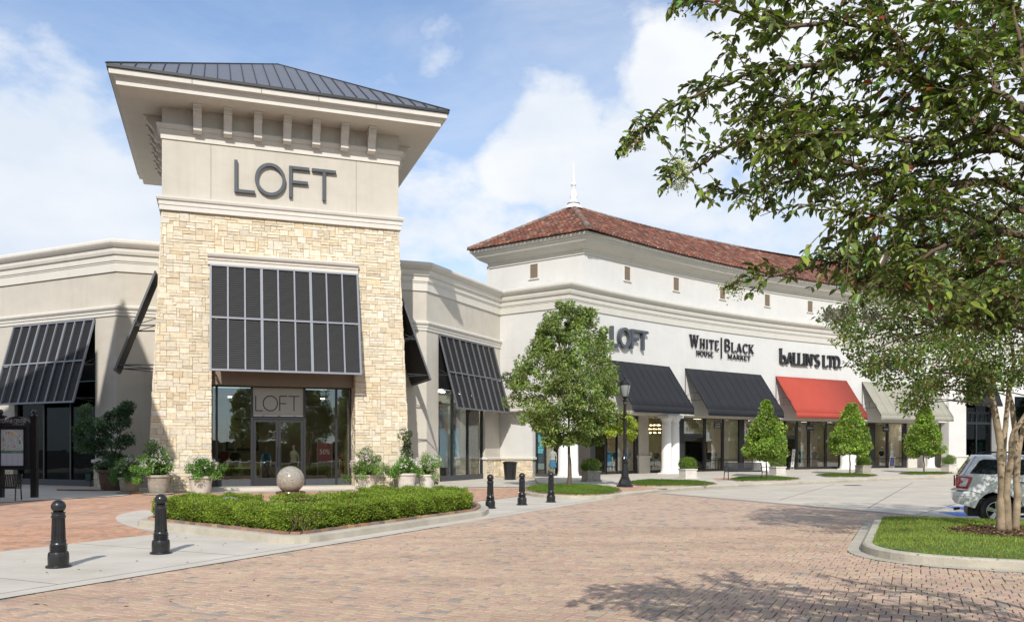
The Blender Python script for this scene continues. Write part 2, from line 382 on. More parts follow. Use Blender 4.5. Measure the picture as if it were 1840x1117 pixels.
def stone_field(P, x0, x1, z0, z1, rng, inside, clampf=None, unit=.125, shapes=None, limit=0):
    """returns list of (size, MB) for a stone face; inside(cx, cz) tells whether the stone belongs"""
    nx = max(2, int(round((x1 - x0) / unit))); ny = max(2, int(round((z1 - z0) / unit))); ux, uz = (x1 - x0) / nx, (z1 - z0) / ny
    free = np.zeros((ny, nx), bool)
    for j in range(ny):
        for i in range(nx): free[j, i] = inside(x0 + (i + .5) * ux, z0 + (j + .5) * uz)
    shapes = shapes or [(2, 1, 3), (3, 1, 7), (4, 1, 8), (5, 1, 6), (6, 1, 3), (2, 2, 5), (3, 2, 8), (4, 2, 5), (5, 2, 1.5), (1, 2, 1), (1, 3, 1), (3, 3, 1.2), (2, 3, .8)]
    out = []
    for (i, j, a, b) in pack(nx, ny, shapes, rng, free):
        c = STONE_COLS[rng.randrange(len(STONE_COLS))]; c = tuple(q * .62 + p * .38 for q, p in zip(c, (.64, .56, .43))); k = .95 + rng.random() * .2; col = tuple(min(.9, q * k) for q in c)
        m = MB(); xa, xb, za, zb = x0 + i * ux, x0 + (i + a) * ux, z0 + j * uz, z0 + (j + b) * uz
        if clampf: xa, xb = clampf(xa, xb, (za + zb) / 2)
        if xb - xa < .05: continue
        stone_block(m, P, xa, xb, za, zb, .014 + rng.random() * .024, rng, col)
        out.append((a * b, m))
    return out
def emit_stones(fields, parent, limit, name='stone'):
    allm = sorted([q for f in fields for q in f], key=lambda q: -q[0])
    for _, m in allm[:limit]: m.build(name, M_STONE, parent)
    if allm[limit:]:
        r = MB()
        for _, m in allm[limit:]:
            o = len(r.v); r.v += m.v; r.f += [tuple(i + o for i in f) for f in m.f]; r.m += m.m; r.c += m.c; r.hasc = True
        r.build('stone_veneer' if name == 'stone' else name + '_field', M_STONE, parent, kind='stuff')

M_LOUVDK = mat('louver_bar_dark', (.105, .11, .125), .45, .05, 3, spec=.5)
def louver(fr, a0, a1, zt, zb, proj, label, group='louvered steel sun screens over the shop windows', w0=-.06, ncol=9):
    P = lambda a, q, o=0.0: fr(a, w0 - proj * q - o, zt + (zb - zt) * q)
    root = thing('louver_awning', fr((a0 + a1) / 2, w0, zb), label, 'awning', group)
    nrmv = (Vector(P(a0, 0, .0)) - Vector(P(a0, 1, .0))).normalized(); side = Vector((fr.dx, fr.dy, 0)); out = side.cross(nrmv).normalized()
    if out.dot(Vector((fr.dy, -fr.dx, 0))) < 0: out = -out
    m = MB()
    th = .075
    for i in range(ncol + 1):
        a = a0 + (a1 - a0) * i / ncol; wd = .11 if i % 3 == 0 else .065
        m.beam(P(a, 0), P(a, 1), wd if 0 < i < ncol else .08, th, up=tuple(out))
    for q in (0, .505, 1): m.beam(Vector(P(a0 - .04, q)) + out * .012, Vector(P(a1 + .04, q)) + out * .012, .075, th * .9, up=tuple(out))
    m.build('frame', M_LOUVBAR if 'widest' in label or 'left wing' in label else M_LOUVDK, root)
    for i in range(ncol):
        xa = a0 + (a1 - a0) * i / ncol + .035; xb = a0 + (a1 - a0) * (i + 1) / ncol - .035
        for (q0, q1) in ((.012, .49), (.52, .988)):
            s = MB(); n = 22
            s.quad(Vector(P(xa, q0)) - out * .05, Vector(P(xb, q0)) - out * .05, Vector(P(xb, q1)) - out * .05, Vector(P(xa, q1)) - out * .05)
            for k in range(n):
                t0 = q0 + (q1 - q0) * k / n; t1 = q0 + (q1 - q0) * (k + .95) / n
                s.quad(Vector(P(xa, t0)) - out * .035, Vector(P(xb, t0)) - out * .035, Vector(P(xb, t1)) - out * .012, Vector(P(xa, t1)) - out * .012)
            s.build('louver_screen', M_LOUVSL, root)
    for a in (a0 + .05, a1 - .05):
        for q in (.55, .95):
            b = MB(); pq = Vector(P(a, q)); b.beam(pq, fr(a, .02, pq.z + .05), .05); b.beam(pq, fr(a, .02, pq.z - .12 if q > .6 else pq.z + .35), .03); b.build('brace', M_DARKMET, root)
    return root

# -------- lettering: strokes with optional serifs, extruded
def arc(cx, cy, rx, ry, a0, a1, n=14): return [(cx + rx * math.cos(rad(a0 + (a1 - a0) * i / n)), cy + ry * math.sin(rad(a0 + (a1 - a0) * i / n))) for i in range(n + 1)]
GL = {  # width, strokes (points, weight), serifs (x, y)
 'L': (.55, [([(.08, 1), (.08, 0)], 1), ([(.0, 0.0), (.55, 0.0)], .6)], [(.08, 1), (.55, .08, 1)]),
 'O': (.82, [(arc(.41, .5, .39, .5, 0, 360, 28), .85)], []),
 'F': (.55, [([(.08, 0), (.08, 1)], 1), ([(.08, 1), (.55, 1)], .6), ([(.08, .52), (.48, .52)], .6)], [(.08, 0)]),
 'T': (.66, [([(0, 1), (.66, 1)], .6), ([(.33, 1), (.33, 0)], 1)], [(.33, 0), (0, .92, 1), (.66, .92, 1)]),
 'W': (1.05, [([(.05, 1), (.30, 0)], 1), ([(.30, 0), (.52, 1)], .5), ([(.52, 1), (.77, 0)], 1), ([(.77, 0), (1.0, 1)], .5)], [(.05, 1), (.52, 1), (1.0, 1)]),
 'H': (.74, [([(.1, 0), (.1, 1)], 1), ([(.64, 0), (.64, 1)], 1), ([(.1, .52), (.64, .52)], .6)], [(.1, 0), (.1, 1), (.64, 0), (.64, 1)]),
 'I': (.30, [([(.15, 0), (.15, 1)], 1)], [(.15, 0), (.15, 1)]),
 'E': (.58, [([(.1, 0), (.1, 1)], 1), ([(.1, 1), (.55, 1)], .6), ([(.1, .52), (.46, .52)], .6), ([(.1, 0), (.57, 0)], .6)], [(.55, .92, 1), (.57, .08, 1)]),
 'B': (.62, [([(.1, 0), (.1, 1)], 1), ([(.1, 1), (.34, 1)] + arc(.34, .76, .2, .24, 90, -90, 8) + [(.1, .52)], .7), ([(.34, .52)] + arc(.34, .26, .24, .26, 90, -90, 8) + [(.1, 0)], .7)], []),
 'A': (.76, [([(.06, 0), (.37, 1)], .5), ([(.37, 1), (.69, 0)], 1), ([(.16, .33), (.58, .33)], .5)], [(.06, 0), (.69, 0)]),
 'C': (.70, [(arc(.40, .5, .36, .5, 45, 315, 20), .85)], [(.66, .86, 1)]),
 'K': (.70, [([(.1, 0), (.1, 1)], 1), ([(.62, 1), (.12, .42)], .5), ([(.26, .58), (.64, 0)], 1)], [(.1, 0), (.1, 1), (.62, 1), (.64, 0)]),
 'U': (.70, [([(.1, 1), (.1, .3)] + arc(.35, .3, .25, .3, 180, 360, 10) + [(.60, 1)], .85)], [(.1, 1), (.60, 1)]),
 'S': (.56, [(arc(.29, .74, .21, .26, 30, 270, 12) + arc(.27, .25, .24, .25, 90, -150, 12), .85)], []),
 'M': (.92, [([(.1, 0), (.1, 1)], .6), ([(.1, 1), (.45, .1)], 1), ([(.45, .1), (.80, 1)], .5), ([(.80, 1), (.80, 0)], 1)], [(.1, 0), (.80, 0), (.06, 1), (.84, 1)]),
 'R': (.68, [([(.1, 0), (.1, 1)], 1), ([(.1, 1), (.36, 1)] + arc(.36, .75, .2, .25, 90, -90, 8) + [(.1, .5)], .7), ([(.34, .5), (.64, 0)], 1)], [(.1, 0), (.64, 0)]),
 'N': (.76, [([(.1, 0), (.1, 1)], .6), ([(.1, 1), (.66, 0)], 1), ([(.66, 0), (.66, 1)], .6)], [(.1, 0), (.66, 1), (.06, 1)]),
 'D': (.74, [([(.1, 0), (.1, 1)], 1), ([(.1, 1), (.32, 1)] + arc(.32, .5, .36, .5, 90, -90, 14) + [(.1, 0)], .8)], []),
 'b': (.74, [([(.1, 0), (.1, 1.25)], 1.1), (arc(.36, .33, .28, .33, 200, 520, 18), .9)], [(.1, 1.25)]),
 "'": (.2, [([(.08, 1), (.08, .8)], 1)], []),
 '.': (.2, [([(.08, 0), (.08, .12)], 1.2)], []),
 '|': (.3, [([(.12, -.8), (.12, 1.15)], .5)], []),
}
def ribbon(mb, P, pts, wd, d0, d1):
    n = len(pts); L = []; R = []
    closed = abs(pts[0][0] - pts[-1][0]) < 1e-6 and abs(pts[0][1] - pts[-1][1]) < 1e-6
    for i in range(n):
        if closed: a, b = pts[(i - 1) % (n - 1)], pts[(i + 1) % (n - 1)]
        else: a, b = pts[max(i - 1, 0)], pts[min(i + 1, n - 1)]
        dx, dy = b[0] - a[0], b[1] - a[1]; l = math.hypot(dx, dy) or 1
        nx, ny = -dy / l * wd / 2, dx / l * wd / 2
        L.append((pts[i][0] + nx, pts[i][1] + ny)); R.append((pts[i][0] - nx, pts[i][1] - ny))
    vs = [P(x, d0, y) for x, y in L] + [P(x, d0, y) for x, y in R] + [P(x, d1, y) for x, y in L] + [P(x, d1, y) for x, y in R]
    fs = []
    for i in range(n - 1):
        fs += [(2 * n + i, 3 * n + i, 3 * n + i + 1, 2 * n + i + 1), (i, 2 * n + i, 2 * n + i + 1, i + 1), (n + i, n + i + 1, 3 * n + i + 1, 3 * n + i), (i, i + 1, n + i + 1, n + i)]
    if not closed: fs += [(0, n, 3 * n, 2 * n), (n - 1, 3 * n - 1, 4 * n - 1, 2 * n - 1)][:1] + [(n - 1, 3 * n - 1, 4 * n - 1, 2 * n - 1)]
    mb.add(vs, fs)
def lettering(root, P, text, x0, y0, h, wt, d0, d1, m, sx=1.0, gap=.12, serif=True, first_big=1.0):
    """letters as separate parts; P(x, out, z)"""
    x = x0
    for i, ch in enumerate(text):
        if ch == ' ': x += h * .38 * sx; continue
        hh = h * (first_big if i == 0 else 1.0)
        gw, strokes, ser = GL[ch]; mb = MB()
        Q = lambda a, o, b, x=x, hh=hh: P(x + a * hh * sx, o, y0 + b * hh)
        sgn = 1
        for k, (pts, wgt) in enumerate(strokes):
            q = [(x + a * hh * sx, y0 + b * hh) for a, b in pts]
            ribbon(mb, P, q, wt * hh * wgt, d0, d1 + .002 * k)
        if serif:
            for s_ in ser:
                if len(s_) == 2:
                    q = [(x + (s_[0] - .13) * hh * sx, y0 + s_[1] * hh), (x + (s_[0] + .13) * hh * sx, y0 + s_[1] * hh)]; ribbon(mb, P, q, wt * hh * .42, d0, d1 + .007)
                else:
                    q = [(x + s_[0] * hh * sx, y0 + (s_[1] - .09) * hh), (x + s_[0] * hh * sx, y0 + (s_[1] + .09) * hh)]; ribbon(mb, P, q, wt * hh * .42, d0, d1 + .007)
        mb.build('letter', m, root, recalc=True); x += gw * hh * sx + gap * hh
    return x
def flat_text(root, txt, P, x, y, h, m, depth=.004, name='lettering', width=None, bold=0.0):
    """printed words from the built-in face, laid on P(x, out, z)"""
    cu = bpy.data.curves.new('t', 'FONT'); cu.body = txt; cu.size = h / .72; cu.align_x = 'CENTER'; cu.offset = bold
    o = bpy.data.objects.new('t', cu); COL.objects.link(o)
    dg = bpy.context.evaluated_depsgraph_get(); me = bpy.data.meshes.new_from_object(o.evaluated_get(dg)); bpy.data.objects.remove(o)
    k = 1.0
    xs = [v.co.x for v in me.vertices]
    if width and xs: k = width / (max(xs) - min(xs))
    for v in me.vertices: v.co = Vector(P(x + v.co.x * k, depth, y + v.co.y))
    me.materials.clear(); me.materials.append(m)
    ob = bpy.data.objects.new(name, me); COL.objects.link(ob); attach(ob, root); return ob

def planrect(fr, a0, a1, w0, w1): return [fr(a0, w0)[:2], fr(a1, w0)[:2], fr(a1, w1)[:2], fr(a0, w1)[:2]]

CROWN = [(-.35, 9.95), (.07, 9.95), (.07, 10.33), (.10, 10.36), (.10, 10.40), (.14, 10.44), (.14, 10.66), (.22, 10.72), (.26, 10.84), (.26, 10.98), (.34, 11.03), (.42, 11.12), (.47, 11.20), (.47, 11.30), (.42, 11.37), (.34, 11.40), (-.35, 11.42)]
STRING = [(-.1, 7.92), (.05, 7.92), (.05, 8.04), (.09, 8.07), (.09, 8.16), (.13, 8.2), (.18, 8.27), (.18, 8.35), (.10, 8.40), (-.1, 8.41)]

# ================================================================ the stone tower
TA = 19.45
T = Fr((-14.96, 34.2), TA)
ZC = 11.70                                 # top of the stone
tower = thing('shop_tower', T(5.5, 5, 0), 'square stone and beige stucco shop tower with a dark metal pyramid roof', 'building')
batter = .55
eL = lambda z: batter * z / ZC
eR = lambda z: 11.0 - batter * z / ZC
OL, OR, DW = 2.46, 8.49, 1.25               # opening and depth of the shop front
m = MB()
m.hexa([T(0.05, .04, -.3), T(OL - .03, .04, -.3), T(OL - .03, 10.9, -.3), T(.05, 10.9, -.3), T(.05 + batter, .04, ZC), T(OL - .03, .04, ZC), T(OL - .03, 9.9, ZC), T(.05 + batter, 9.9, ZC)])
m.hexa([T(OR + .03, .04, -.3), T(10.95, .04, -.3), T(10.95, 10.9, -.3), T(OR + .03, 10.9, -.3), T(OR + .03, .04, ZC), T(10.95 - batter, .04, ZC), T(10.95 - batter, 9.9, ZC), T(OR + .03, 9.9, ZC)])
m.box(T, OL - .03, OR + .03, .04, .5, 9.46, ZC)
m.build('wall_core', M_MORTAR, tower)
rs = random.Random(11)
PF = lambda x, o, z: T(x, .04 - o, z)
def clampT(xa, xb, z): return (max(xa, eL(z) + rs.uniform(-.02, .015)) if xa < .9 else xa, min(xb, eR(z) + rs.uniform(-.015, .02)) if xb > 10.1 else xb)
front = stone_field(PF, 0, 11.0, 0, ZC, rs, lambda x, z: eL(z) - .05 < x < eR(z) + .05 and not (OL < x < OR and z < 9.46), clampT)
TLs = Fr(T(0, 10.5)[:2], TA - 90)            # left side face of the tower, seen from the left
side = stone_field(lambda x, o, z: T(eL(z) - o + .04, 10.5 - x, z), 0, 10.5, 0, ZC, rs, lambda x, z: True, unit=.21)
sideR = stone_field(lambda x, o, z: T(eR(z) + o - .04, x, z), 0, 10.5, 0, ZC, rs, lambda x, z: True, unit=.21)
jr = stone_field(lambda x, o, z: T(OR + .03 - o, DW - x, z), 0, 1.22, 0, 9.4, rs, lambda x, z: True, unit=.13)
jl = stone_field(lambda x, o, z: T(OL - .03 + o, x, z), .05, 1.22, 0, 9.4, rs, lambda x, z: True, unit=.13)
emit_stones([front], tower, 296)
r = MB()
for f_ in (side, sideR, jr, jl):
    for _, q in f_:
        o = len(r.v); r.v += q.v; r.f += [tuple(i + o for i in f) for f in q.f]; r.m += q.m; r.c += q.c
r.hasc = True; r.build('side_stone_veneer', M_STONE, tower, kind='stuff', recalc=True)
# stucco shaft: three panels with joints
S0, S1 = .57, 10.43
m = MB(); m.box(T, S0 + .04, S1 - .04, .05, 9.85, ZC, 16.0); m.build('shaft_core', M_TAUPE, tower)
ja, jb = T.a_of(379), T.a_of(640)
for (a0, a1) in ((S0, ja - .007), (ja + .007, jb - .007), (jb + .007, S1)):
    m = MB(); m.box(T, a0, a1, .0, .05, ZC, 16.0); m.build('stucco_panel', M_BEIGE, tower)
m = MB(); m.box(T, S0, S0 + .04, .052, 9.9, ZC, 16.0); m.box(T, S1 - .04, S1, .052, 9.9, ZC, 16.0); m.build('stucco_side_panel', M_BEIGE, tower)
def ring(a0, a1, w0, w1, prof, n=None):
    m = MB(); m.sweep([T(a0, w1)[:2], T(a0, w0)[:2]], prof, caps=True)
    return m
def square_band(prof, name, material, joints=()):
    """moulding round the shaft: four mitred sides in one ring"""
    m = MB(); pts = [T(S0, 9.9), T(S0, 0), T(S1, 0), T(S1, 9.9), T(S0, 9.9)]
    rings = []
    dirs = [(-1, 1), (-1, -1), (1, -1), (1, 1), (-1, 1)]
    base = [(S0, 9.9), (S0, 0), (S1, 0), (S1, 9.9), (S0, 9.9)]
    k = len(prof); vs = []
    for (a, w_), (da, dw) in zip(base, dirs):
        for (o, z) in prof: vs.append(T(a + da * o, w_ + dw * o, z))
    fs = []
    for i in range(4):
        for j in range(k):
            j2 = (j + 1) % k; fs.append((i * k + j, (i + 1) * k + j, (i + 1) * k + j2, i * k + j2))
    m.add(vs, fs); return m.build(name, material, tower, recalc=True)
square_band([(-.06, 11.62), (.10, 11.62), (.10, 11.80), (.13, 11.83), (.13, 11.98), (.19, 12.02), (.22, 12.1), (.22, 12.17), (-.06, 12.2)], 'lower_cornice', M_TRIM)
square_band([(-.06, 14.55), (.05, 14.55), (.05, 14.74), (.09, 14.77), (.09, 14.93), (.15, 14.97), (.20, 15.05), (.20, 15.14), (-.06, 15.17)], 'upper_cornice', M_TRIM)
# eaves
EO = 1.83
square_band([(-.3, 15.86), (1.50, 15.90), (1.56, 15.92), (1.56, 16.07), (1.60, 16.10), (1.64, 16.20), (1.68, 16.22), (EO - .04, 16.24), (EO - .03, 16.44), (-.3, 16.44)], 'eaves_fascia', M_TRIM)
jm = MB()                                   # fascia joints
for u in (345, 356, 470, 573.0, 676):
    a = T.a_of(u, -EO)
    if u != 356: jm = MB(); jm.box(T, a - .006, a + .006, -EO + .012, -EO + .05, 16.24, 16.43); jm.build('fascia_joint', M_DARKMET, tower)
# pyramid roof
ap = T(5.5, 4.95, 20.5); RE = EO + .04
cs = [(S0 - RE, -RE), (S1 + RE, -RE), (S1 + RE, 9.9 + RE), (S0 - RE, 9.9 + RE)]
ac = (5.5, 4.95)
m = MB(); m.add([T(a, w_, 16.45) for a, w_ in cs] + [T(a, w_, 16.56) for a, w_ in cs], [(3, 2, 1, 0), (0, 1, 5, 4), (1, 2, 6, 5), (2, 3, 7, 6), (3, 0, 4, 7)]); m.build('roof_edge', M_ROOFEDGE, tower)
def roof_pt(side, x, q, lift=0):            # side 0 front, 1 right, 2 back, 3 left; x 0..1 along eaves, q 0..1 upwards, straight up the slope
    c0, c1 = cs[side], cs[(side + 1) % 4]
    ex, ey = c1[0] - c0[0], c1[1] - c0[1]; mx_, my_ = (c0[0] + c1[0]) / 2, (c0[1] + c1[1]) / 2
    a = c0[0] + ex * x + (ac[0] - mx_) * q; w_ = c0[1] + ey * x + (ac[1] - my_) * q
    return T(a, w_, 16.56 + (20.5 - 16.56) * q + lift)
NP = 27
for side in range(4):
    seam = MB()
    for i in range(NP):
        x0, x1 = i / NP, (i + 1) / NP
        h0, h1 = min(x0, 1 - x0) * 2, min(x1, 1 - x1) * 2
        q = MB()
        pts = [roof_pt(side, x0, 0), roof_pt(side, x1, 0), roof_pt(side, x1, h1)] 
        if i == NP // 2: pts.append(roof_pt(side, .5, 1.0))
        pts.append(roof_pt(side, x0, h0))
        if h1 < 1e-6: pts = [roof_pt(side, x0, 0), roof_pt(side, x1, 0), roof_pt(side, x0, h0)]
        if h0 < 1e-6: pts = pts[:3]
        q.add(pts, [tuple(range(len(pts)))]); q.build('roof_panel', M_ROOFMET, tower)
        if 0 < i: seam.beam(roof_pt(side, x0, 0, .02), roof_pt(side, x0, h0, .02), .03, .055)
    seam.build('roof_seam', M_ROOFEDGE, tower)
m = MB()
for a, w_ in cs: m.beam(T(a, w_, 16.58), ap, .12, .05)
m.build('hip_cap', M_ROOFEDGE, tower)
# corbels
def corbel(P):
    prof = [(0, 14.98), (.12, 14.98), (.20, 15.05), (.21, 15.16), (.19, 15.22), (.20, 15.34), (.27, 15.48), (.36, 15.56), (.40, 15.60), (.40, 15.66), (.45, 15.68), (.45, 15.80), (.56, 15.84), (.56, 15.9), (0, 15.9)]
    prof = [(-.04 if o == 0 else o * 1.15 + .16, 14.84 + (z - 14.98) * 1.17) for o, z in prof]
    m = MB(); n = len(prof); w2 = .165
    m.add([P(-w2, o, z) for o, z in prof] + [P(w2, o, z) for o, z in prof], [tuple(range(n - 1, -1, -1)), tuple(range(n, 2 * n))] + [(j, (j + 1) % n, n + (j + 1) % n, n + j) for j in range(n)])
    return m.build('corbel', M_TRIM, tower, recalc=True)
cu = [355, 409.5, 463.5, 516, 568, 619, 667.5]
for u in cu:
    a = T.a_of(u, -.3); corbel(lambda x, o, z, a=a: T(a + x, -o, z))
for i in range(7):
    ww = 1.35 + i * 1.2; corbel(lambda x, o, z, ww=ww: T(S0 - o, ww + x, z)); corbel(lambda x, o, z, ww=ww: T(S1 + o, ww + x, z))
# label moulding over the big louver
m = MB(); m.sweep([T(OL - .12, 0.0)[:2], T(OR + .12, .0)[:2]], [(-.03, 9.50), (.08, 9.50), (.08, 9.66), (.12, 9.69), (.12, 9.76), (.2, 9.82), (.24, 9.9), (.24, 9.97), (-.03, 9.99)]); m.build('window_hood', M_TRIM, tower)
# header and shop front
m = MB(); m.box(T, OL - .02, OR + .02, .45, 1.9, 4.53, 9.45); m.build('header', M_BROWN, tower)
FL = .14
m = MB(); m.box(T, OL, OR, -.02, 9.8, -.1, FL); m.build('threshold_slab', M_CONCW, tower)
room = MB(); room.box(T, OL + .0, OR - .0, 9.6, 9.75, FL, 4.5); room.build('back_wall', M_ROOM, tower)
room = MB(); room.box(T, OL, OL + .1, DW + .3, 9.6, FL + .004, 4.5); room.box(T, OR - .1, OR, DW + .3, 9.6, FL + .004, 4.5); room.build('shop_side_wall', M_ROOM, tower)
room = MB(); room.box(T, OL + .1, OR - .1, DW + .3, 9.6, 4.3, 4.45); room.build('ceiling', M_CEIL, tower)
room = MB(); room.box(T, OL + .1, OR - .1, DW + .1, 9.6, FL + .002, FL + .012); room.build('shop_floor', M_FLOOR, tower)
def mull(fr, a, w_, z0, z1, wd=.07, dp=.12, m=None, parent=None, name='mullion'):
    q = MB(); q.box(fr, a - wd / 2, a + wd / 2, w_ - dp / 2, w_ + dp / 2, z0, z1); return q.build(name, m or M_DARKMET, parent)
ZH = 4.50
mus = [T.a_of(u, DW) for u in (389.3, 452.5, 547, 604)]
ed = [OL + .03, OR - .03]
for a in mus: mull(T, a, DW, FL, ZH, .10, .14, parent=tower)
for a in ed: mull(T, a, DW, FL, ZH, .07, .14, parent=tower)
q = MB(); q.box(T, OL, OR, DW - .08, DW + .08, ZH - .02, ZH + .12); q.build('head_frame', M_DARKMET, tower)
for (a0, a1) in ((OL, mus[1] - .05), (mus[2] + .05, OR)):
    q = MB(); q.box(T, a0, a1, DW - .06, DW + .06, FL + .002, .42); q.build('bottom_rail', mat('rail_grey', (.06, .065, .075), .5), tower)
def pane(fr, a0, a1, w_, z0, z1, parent, m=M_GLASS, name='glass_pane'):
    q = MB(); q.box(fr, a0, a1, w_ - .006, w_ + .006, z0, z1); return q.build(name, m, parent)
spans = [ed[0] + .035, mus[0] - .05, mus[0] + .05, mus[1] - .05, mus[2] + .05, mus[3] - .05, mus[3] + .05, ed[1] - .035]
for k in range(0, 8, 2): pane(T, spans[k], spans[k + 1], DW, .42, ZH - .02, tower, M_GLASSM)
ZD = 3.10
q = MB(); q.box(T, mus[1] + .05, mus[2] - .05, DW - .07, DW + .07, ZD, ZD + .12); q.build('transom_bar', M_DARKMET, tower)
trp = pane(T, mus[1] + .05, mus[2] - .05, DW, ZD + .12, ZH - .02, tower, mat('frosted_glass', (.36, .365, .34), .25, .03, 2), 'transom_pane')
for a in (3.3, 5.5, 7.7):
    for w_ in (5.4,): q = MB(); q.box(T, a - .08, a + .08, w_ - .08, w_ + .08, 4.27, 4.295); q.build('added_ceiling_light', M_FILLD, tower)  # small ceiling lights added to brighten the tower shop
midd = (mus[1] + mus[2]) / 2
for k, (a0, a1) in enumerate(((mus[1] + .055, midd - .005), (midd + .005, mus[2] - .055))):
    d = thing('door', T((a0 + a1) / 2, DW, FL), '', ''); del d['label']; del d['category']; attach(d, tower)
    q = MB(); q.box(T, a0, a0 + .11, DW - .03, DW + .03, FL + .01, ZD - .01); q.box(T, a1 - .11, a1, DW - .03, DW + .03, FL + .01, ZD - .01)
    q.box(T, a0 + .11, a1 - .11, DW - .028, DW + .028, FL + .01, .50); q.box(T, a0 + .11, a1 - .11, DW - .028, DW + .028, ZD - .14, ZD - .012); q.build('door_frame', M_DARKMET, d)
    pane(T, a0 + .11, a1 - .11, DW, .50, ZD - .14, d, M_GLASSM)
    hx = a1 - .055 if k == 0 else a0 + .055
    q = MB(); q.tube([T(hx, DW - .09, 1.0), T(hx, DW - .09, 1.9)], .018); q.beam(T(hx, DW - .09, 1.02), T(hx, DW - .02, 1.02), .02); q.beam(T(hx, DW - .09, 1.88), T(hx, DW - .02, 1.88), .02); q.build('handle', M_DARKMET, d)
# transom lettering
Pt = lambda x, o, z: T(x, DW + .04 - .05 - o, z)
sg = thing('door_sign', T(midd, DW - .02, 3.3), 'thin grey LOFT lettering on the glass transom above the tower doors', 'sign')
a_l = T.a_of(459.5, DW); a_r = T.a_of(538, DW); hh = .66; zz = 3.46
for (pts) in ([(0, 1), (0, 0), (.50, 0)], arc(1.02, .5, .5, .5, 0, 360, 30), [(1.68, 0), (1.68, 1), (2.2, 1)], [(1.68, .5), (2.12, .5)], [(2.3, 1), (3.08, 1)], [(2.69, 1), (2.69, 0)]):
    q = MB(); k = (a_r - a_l) / 3.08
    if len(pts) == 3:
        ribbon(q, Pt, [(a_l + pts[0][0] * k, zz + pts[0][1] * hh), (a_l + pts[1][0] * k, zz + pts[1][1] * hh)], .045, 0, .004); ribbon(q, Pt, [(a_l + pts[1][0] * k, zz + pts[1][1] * hh), (a_l + pts[2][0] * k, zz + pts[2][1] * hh)], .045, 0, .0045)
    else: ribbon(q, Pt, [(a_l + x * k, zz + y * hh) for x, y in pts], .045, 0, .004)
    q.build('letter_stroke', M_DARKMET, sg)
# main sign on the tower
sg = thing('wall_sign', T(T.a_of(512), 0, 12.6), 'large dark grey LOFT letters on the beige stucco of the tower', 'sign')
def loft_sign(root, P, xs, y0, h, wt, d0, d1, m):
    """xs: (L left, L right, O left, O right, F left, F right, T left, T right)"""
    def bar(mb, x0, x1, z0, z1, k=0):
        mb.add([P(x0, d0, z0), P(x1, d0, z0), P(x1, d1 + k, z0), P(x0, d1 + k, z0), P(x0, d0, z1), P(x1, d0, z1), P(x1, d1 + k, z1), P(x0, d1 + k, z1)], [(3, 2, 1, 0), (4, 5, 6, 7), (0, 1, 5, 4), (1, 2, 6, 5), (2, 3, 7, 6), (3, 0, 4, 7)])
    q = MB(); bar(q, xs[0], xs[0] + wt, y0, y0 + h); bar(q, xs[0] + wt, xs[1], y0, y0 + wt); q.build('letter', m, root, recalc=True, bevel=.01)
    q = MB(); cx, rx = (xs[2] + xs[3]) / 2, (xs[3] - xs[2]) / 2 - wt / 2; ribbon(q, P, arc(cx, y0 + h / 2, rx, h / 2 - wt / 2 + .02, 0, 360, 40), wt, d0, d1); q.build('letter', m, root, recalc=True)
    q = MB(); bar(q, xs[4], xs[4] + wt, y0, y0 + h); bar(q, xs[4] + wt, xs[5], y0 + h - wt, y0 + h); bar(q, xs[4] + wt, xs[5] - .06, y0 + h * .45, y0 + h * .45 + wt); q.build('letter', m, root, recalc=True, bevel=.01)
    q = MB(); bar(q, xs[6], xs[7], y0 + h - wt, y0 + h); c = (xs[6] + xs[7]) / 2; bar(q, c - wt / 2, c + wt / 2, y0, y0 + h - wt); q.build('letter', m, root, recalc=True, bevel=.01)
zs = lambda v, Y: H + (HY - v) / F * Y
Yc = T(T.a_of(512), 0)[1]
loft_sign(sg, lambda x, o, z: T(x, -o, z), [T.a_of(u, -.15) for u in (421, 458.5, 458, 513.5, 519.5, 556, 560.5, 604)], 12.60, 1.36, .135, .04, .16, M_SIGNGREY)
# louvers on the tower
louver(T, OL + .0, OR + .08, 9.47, 5.0, 1.0, 'widest louvered sun screen, on the stone tower front above the shop doors')
SL = Fr(T(eL(7), 6.2)[:2], TA - 90)
louver(SL, 3.5, 5.4, 9.2, 5.05, 1.55, 'narrow louvered sun screen on the left side of the stone tower, seen edge-on')
SR = Fr(T(eR(7), 1.0)[:2], TA + 90)
louver(SR, 0.3, 4.3, 9.2, 5.05, 1.5, 'louvered sun screen on the right flank of the stone tower beside the wing')

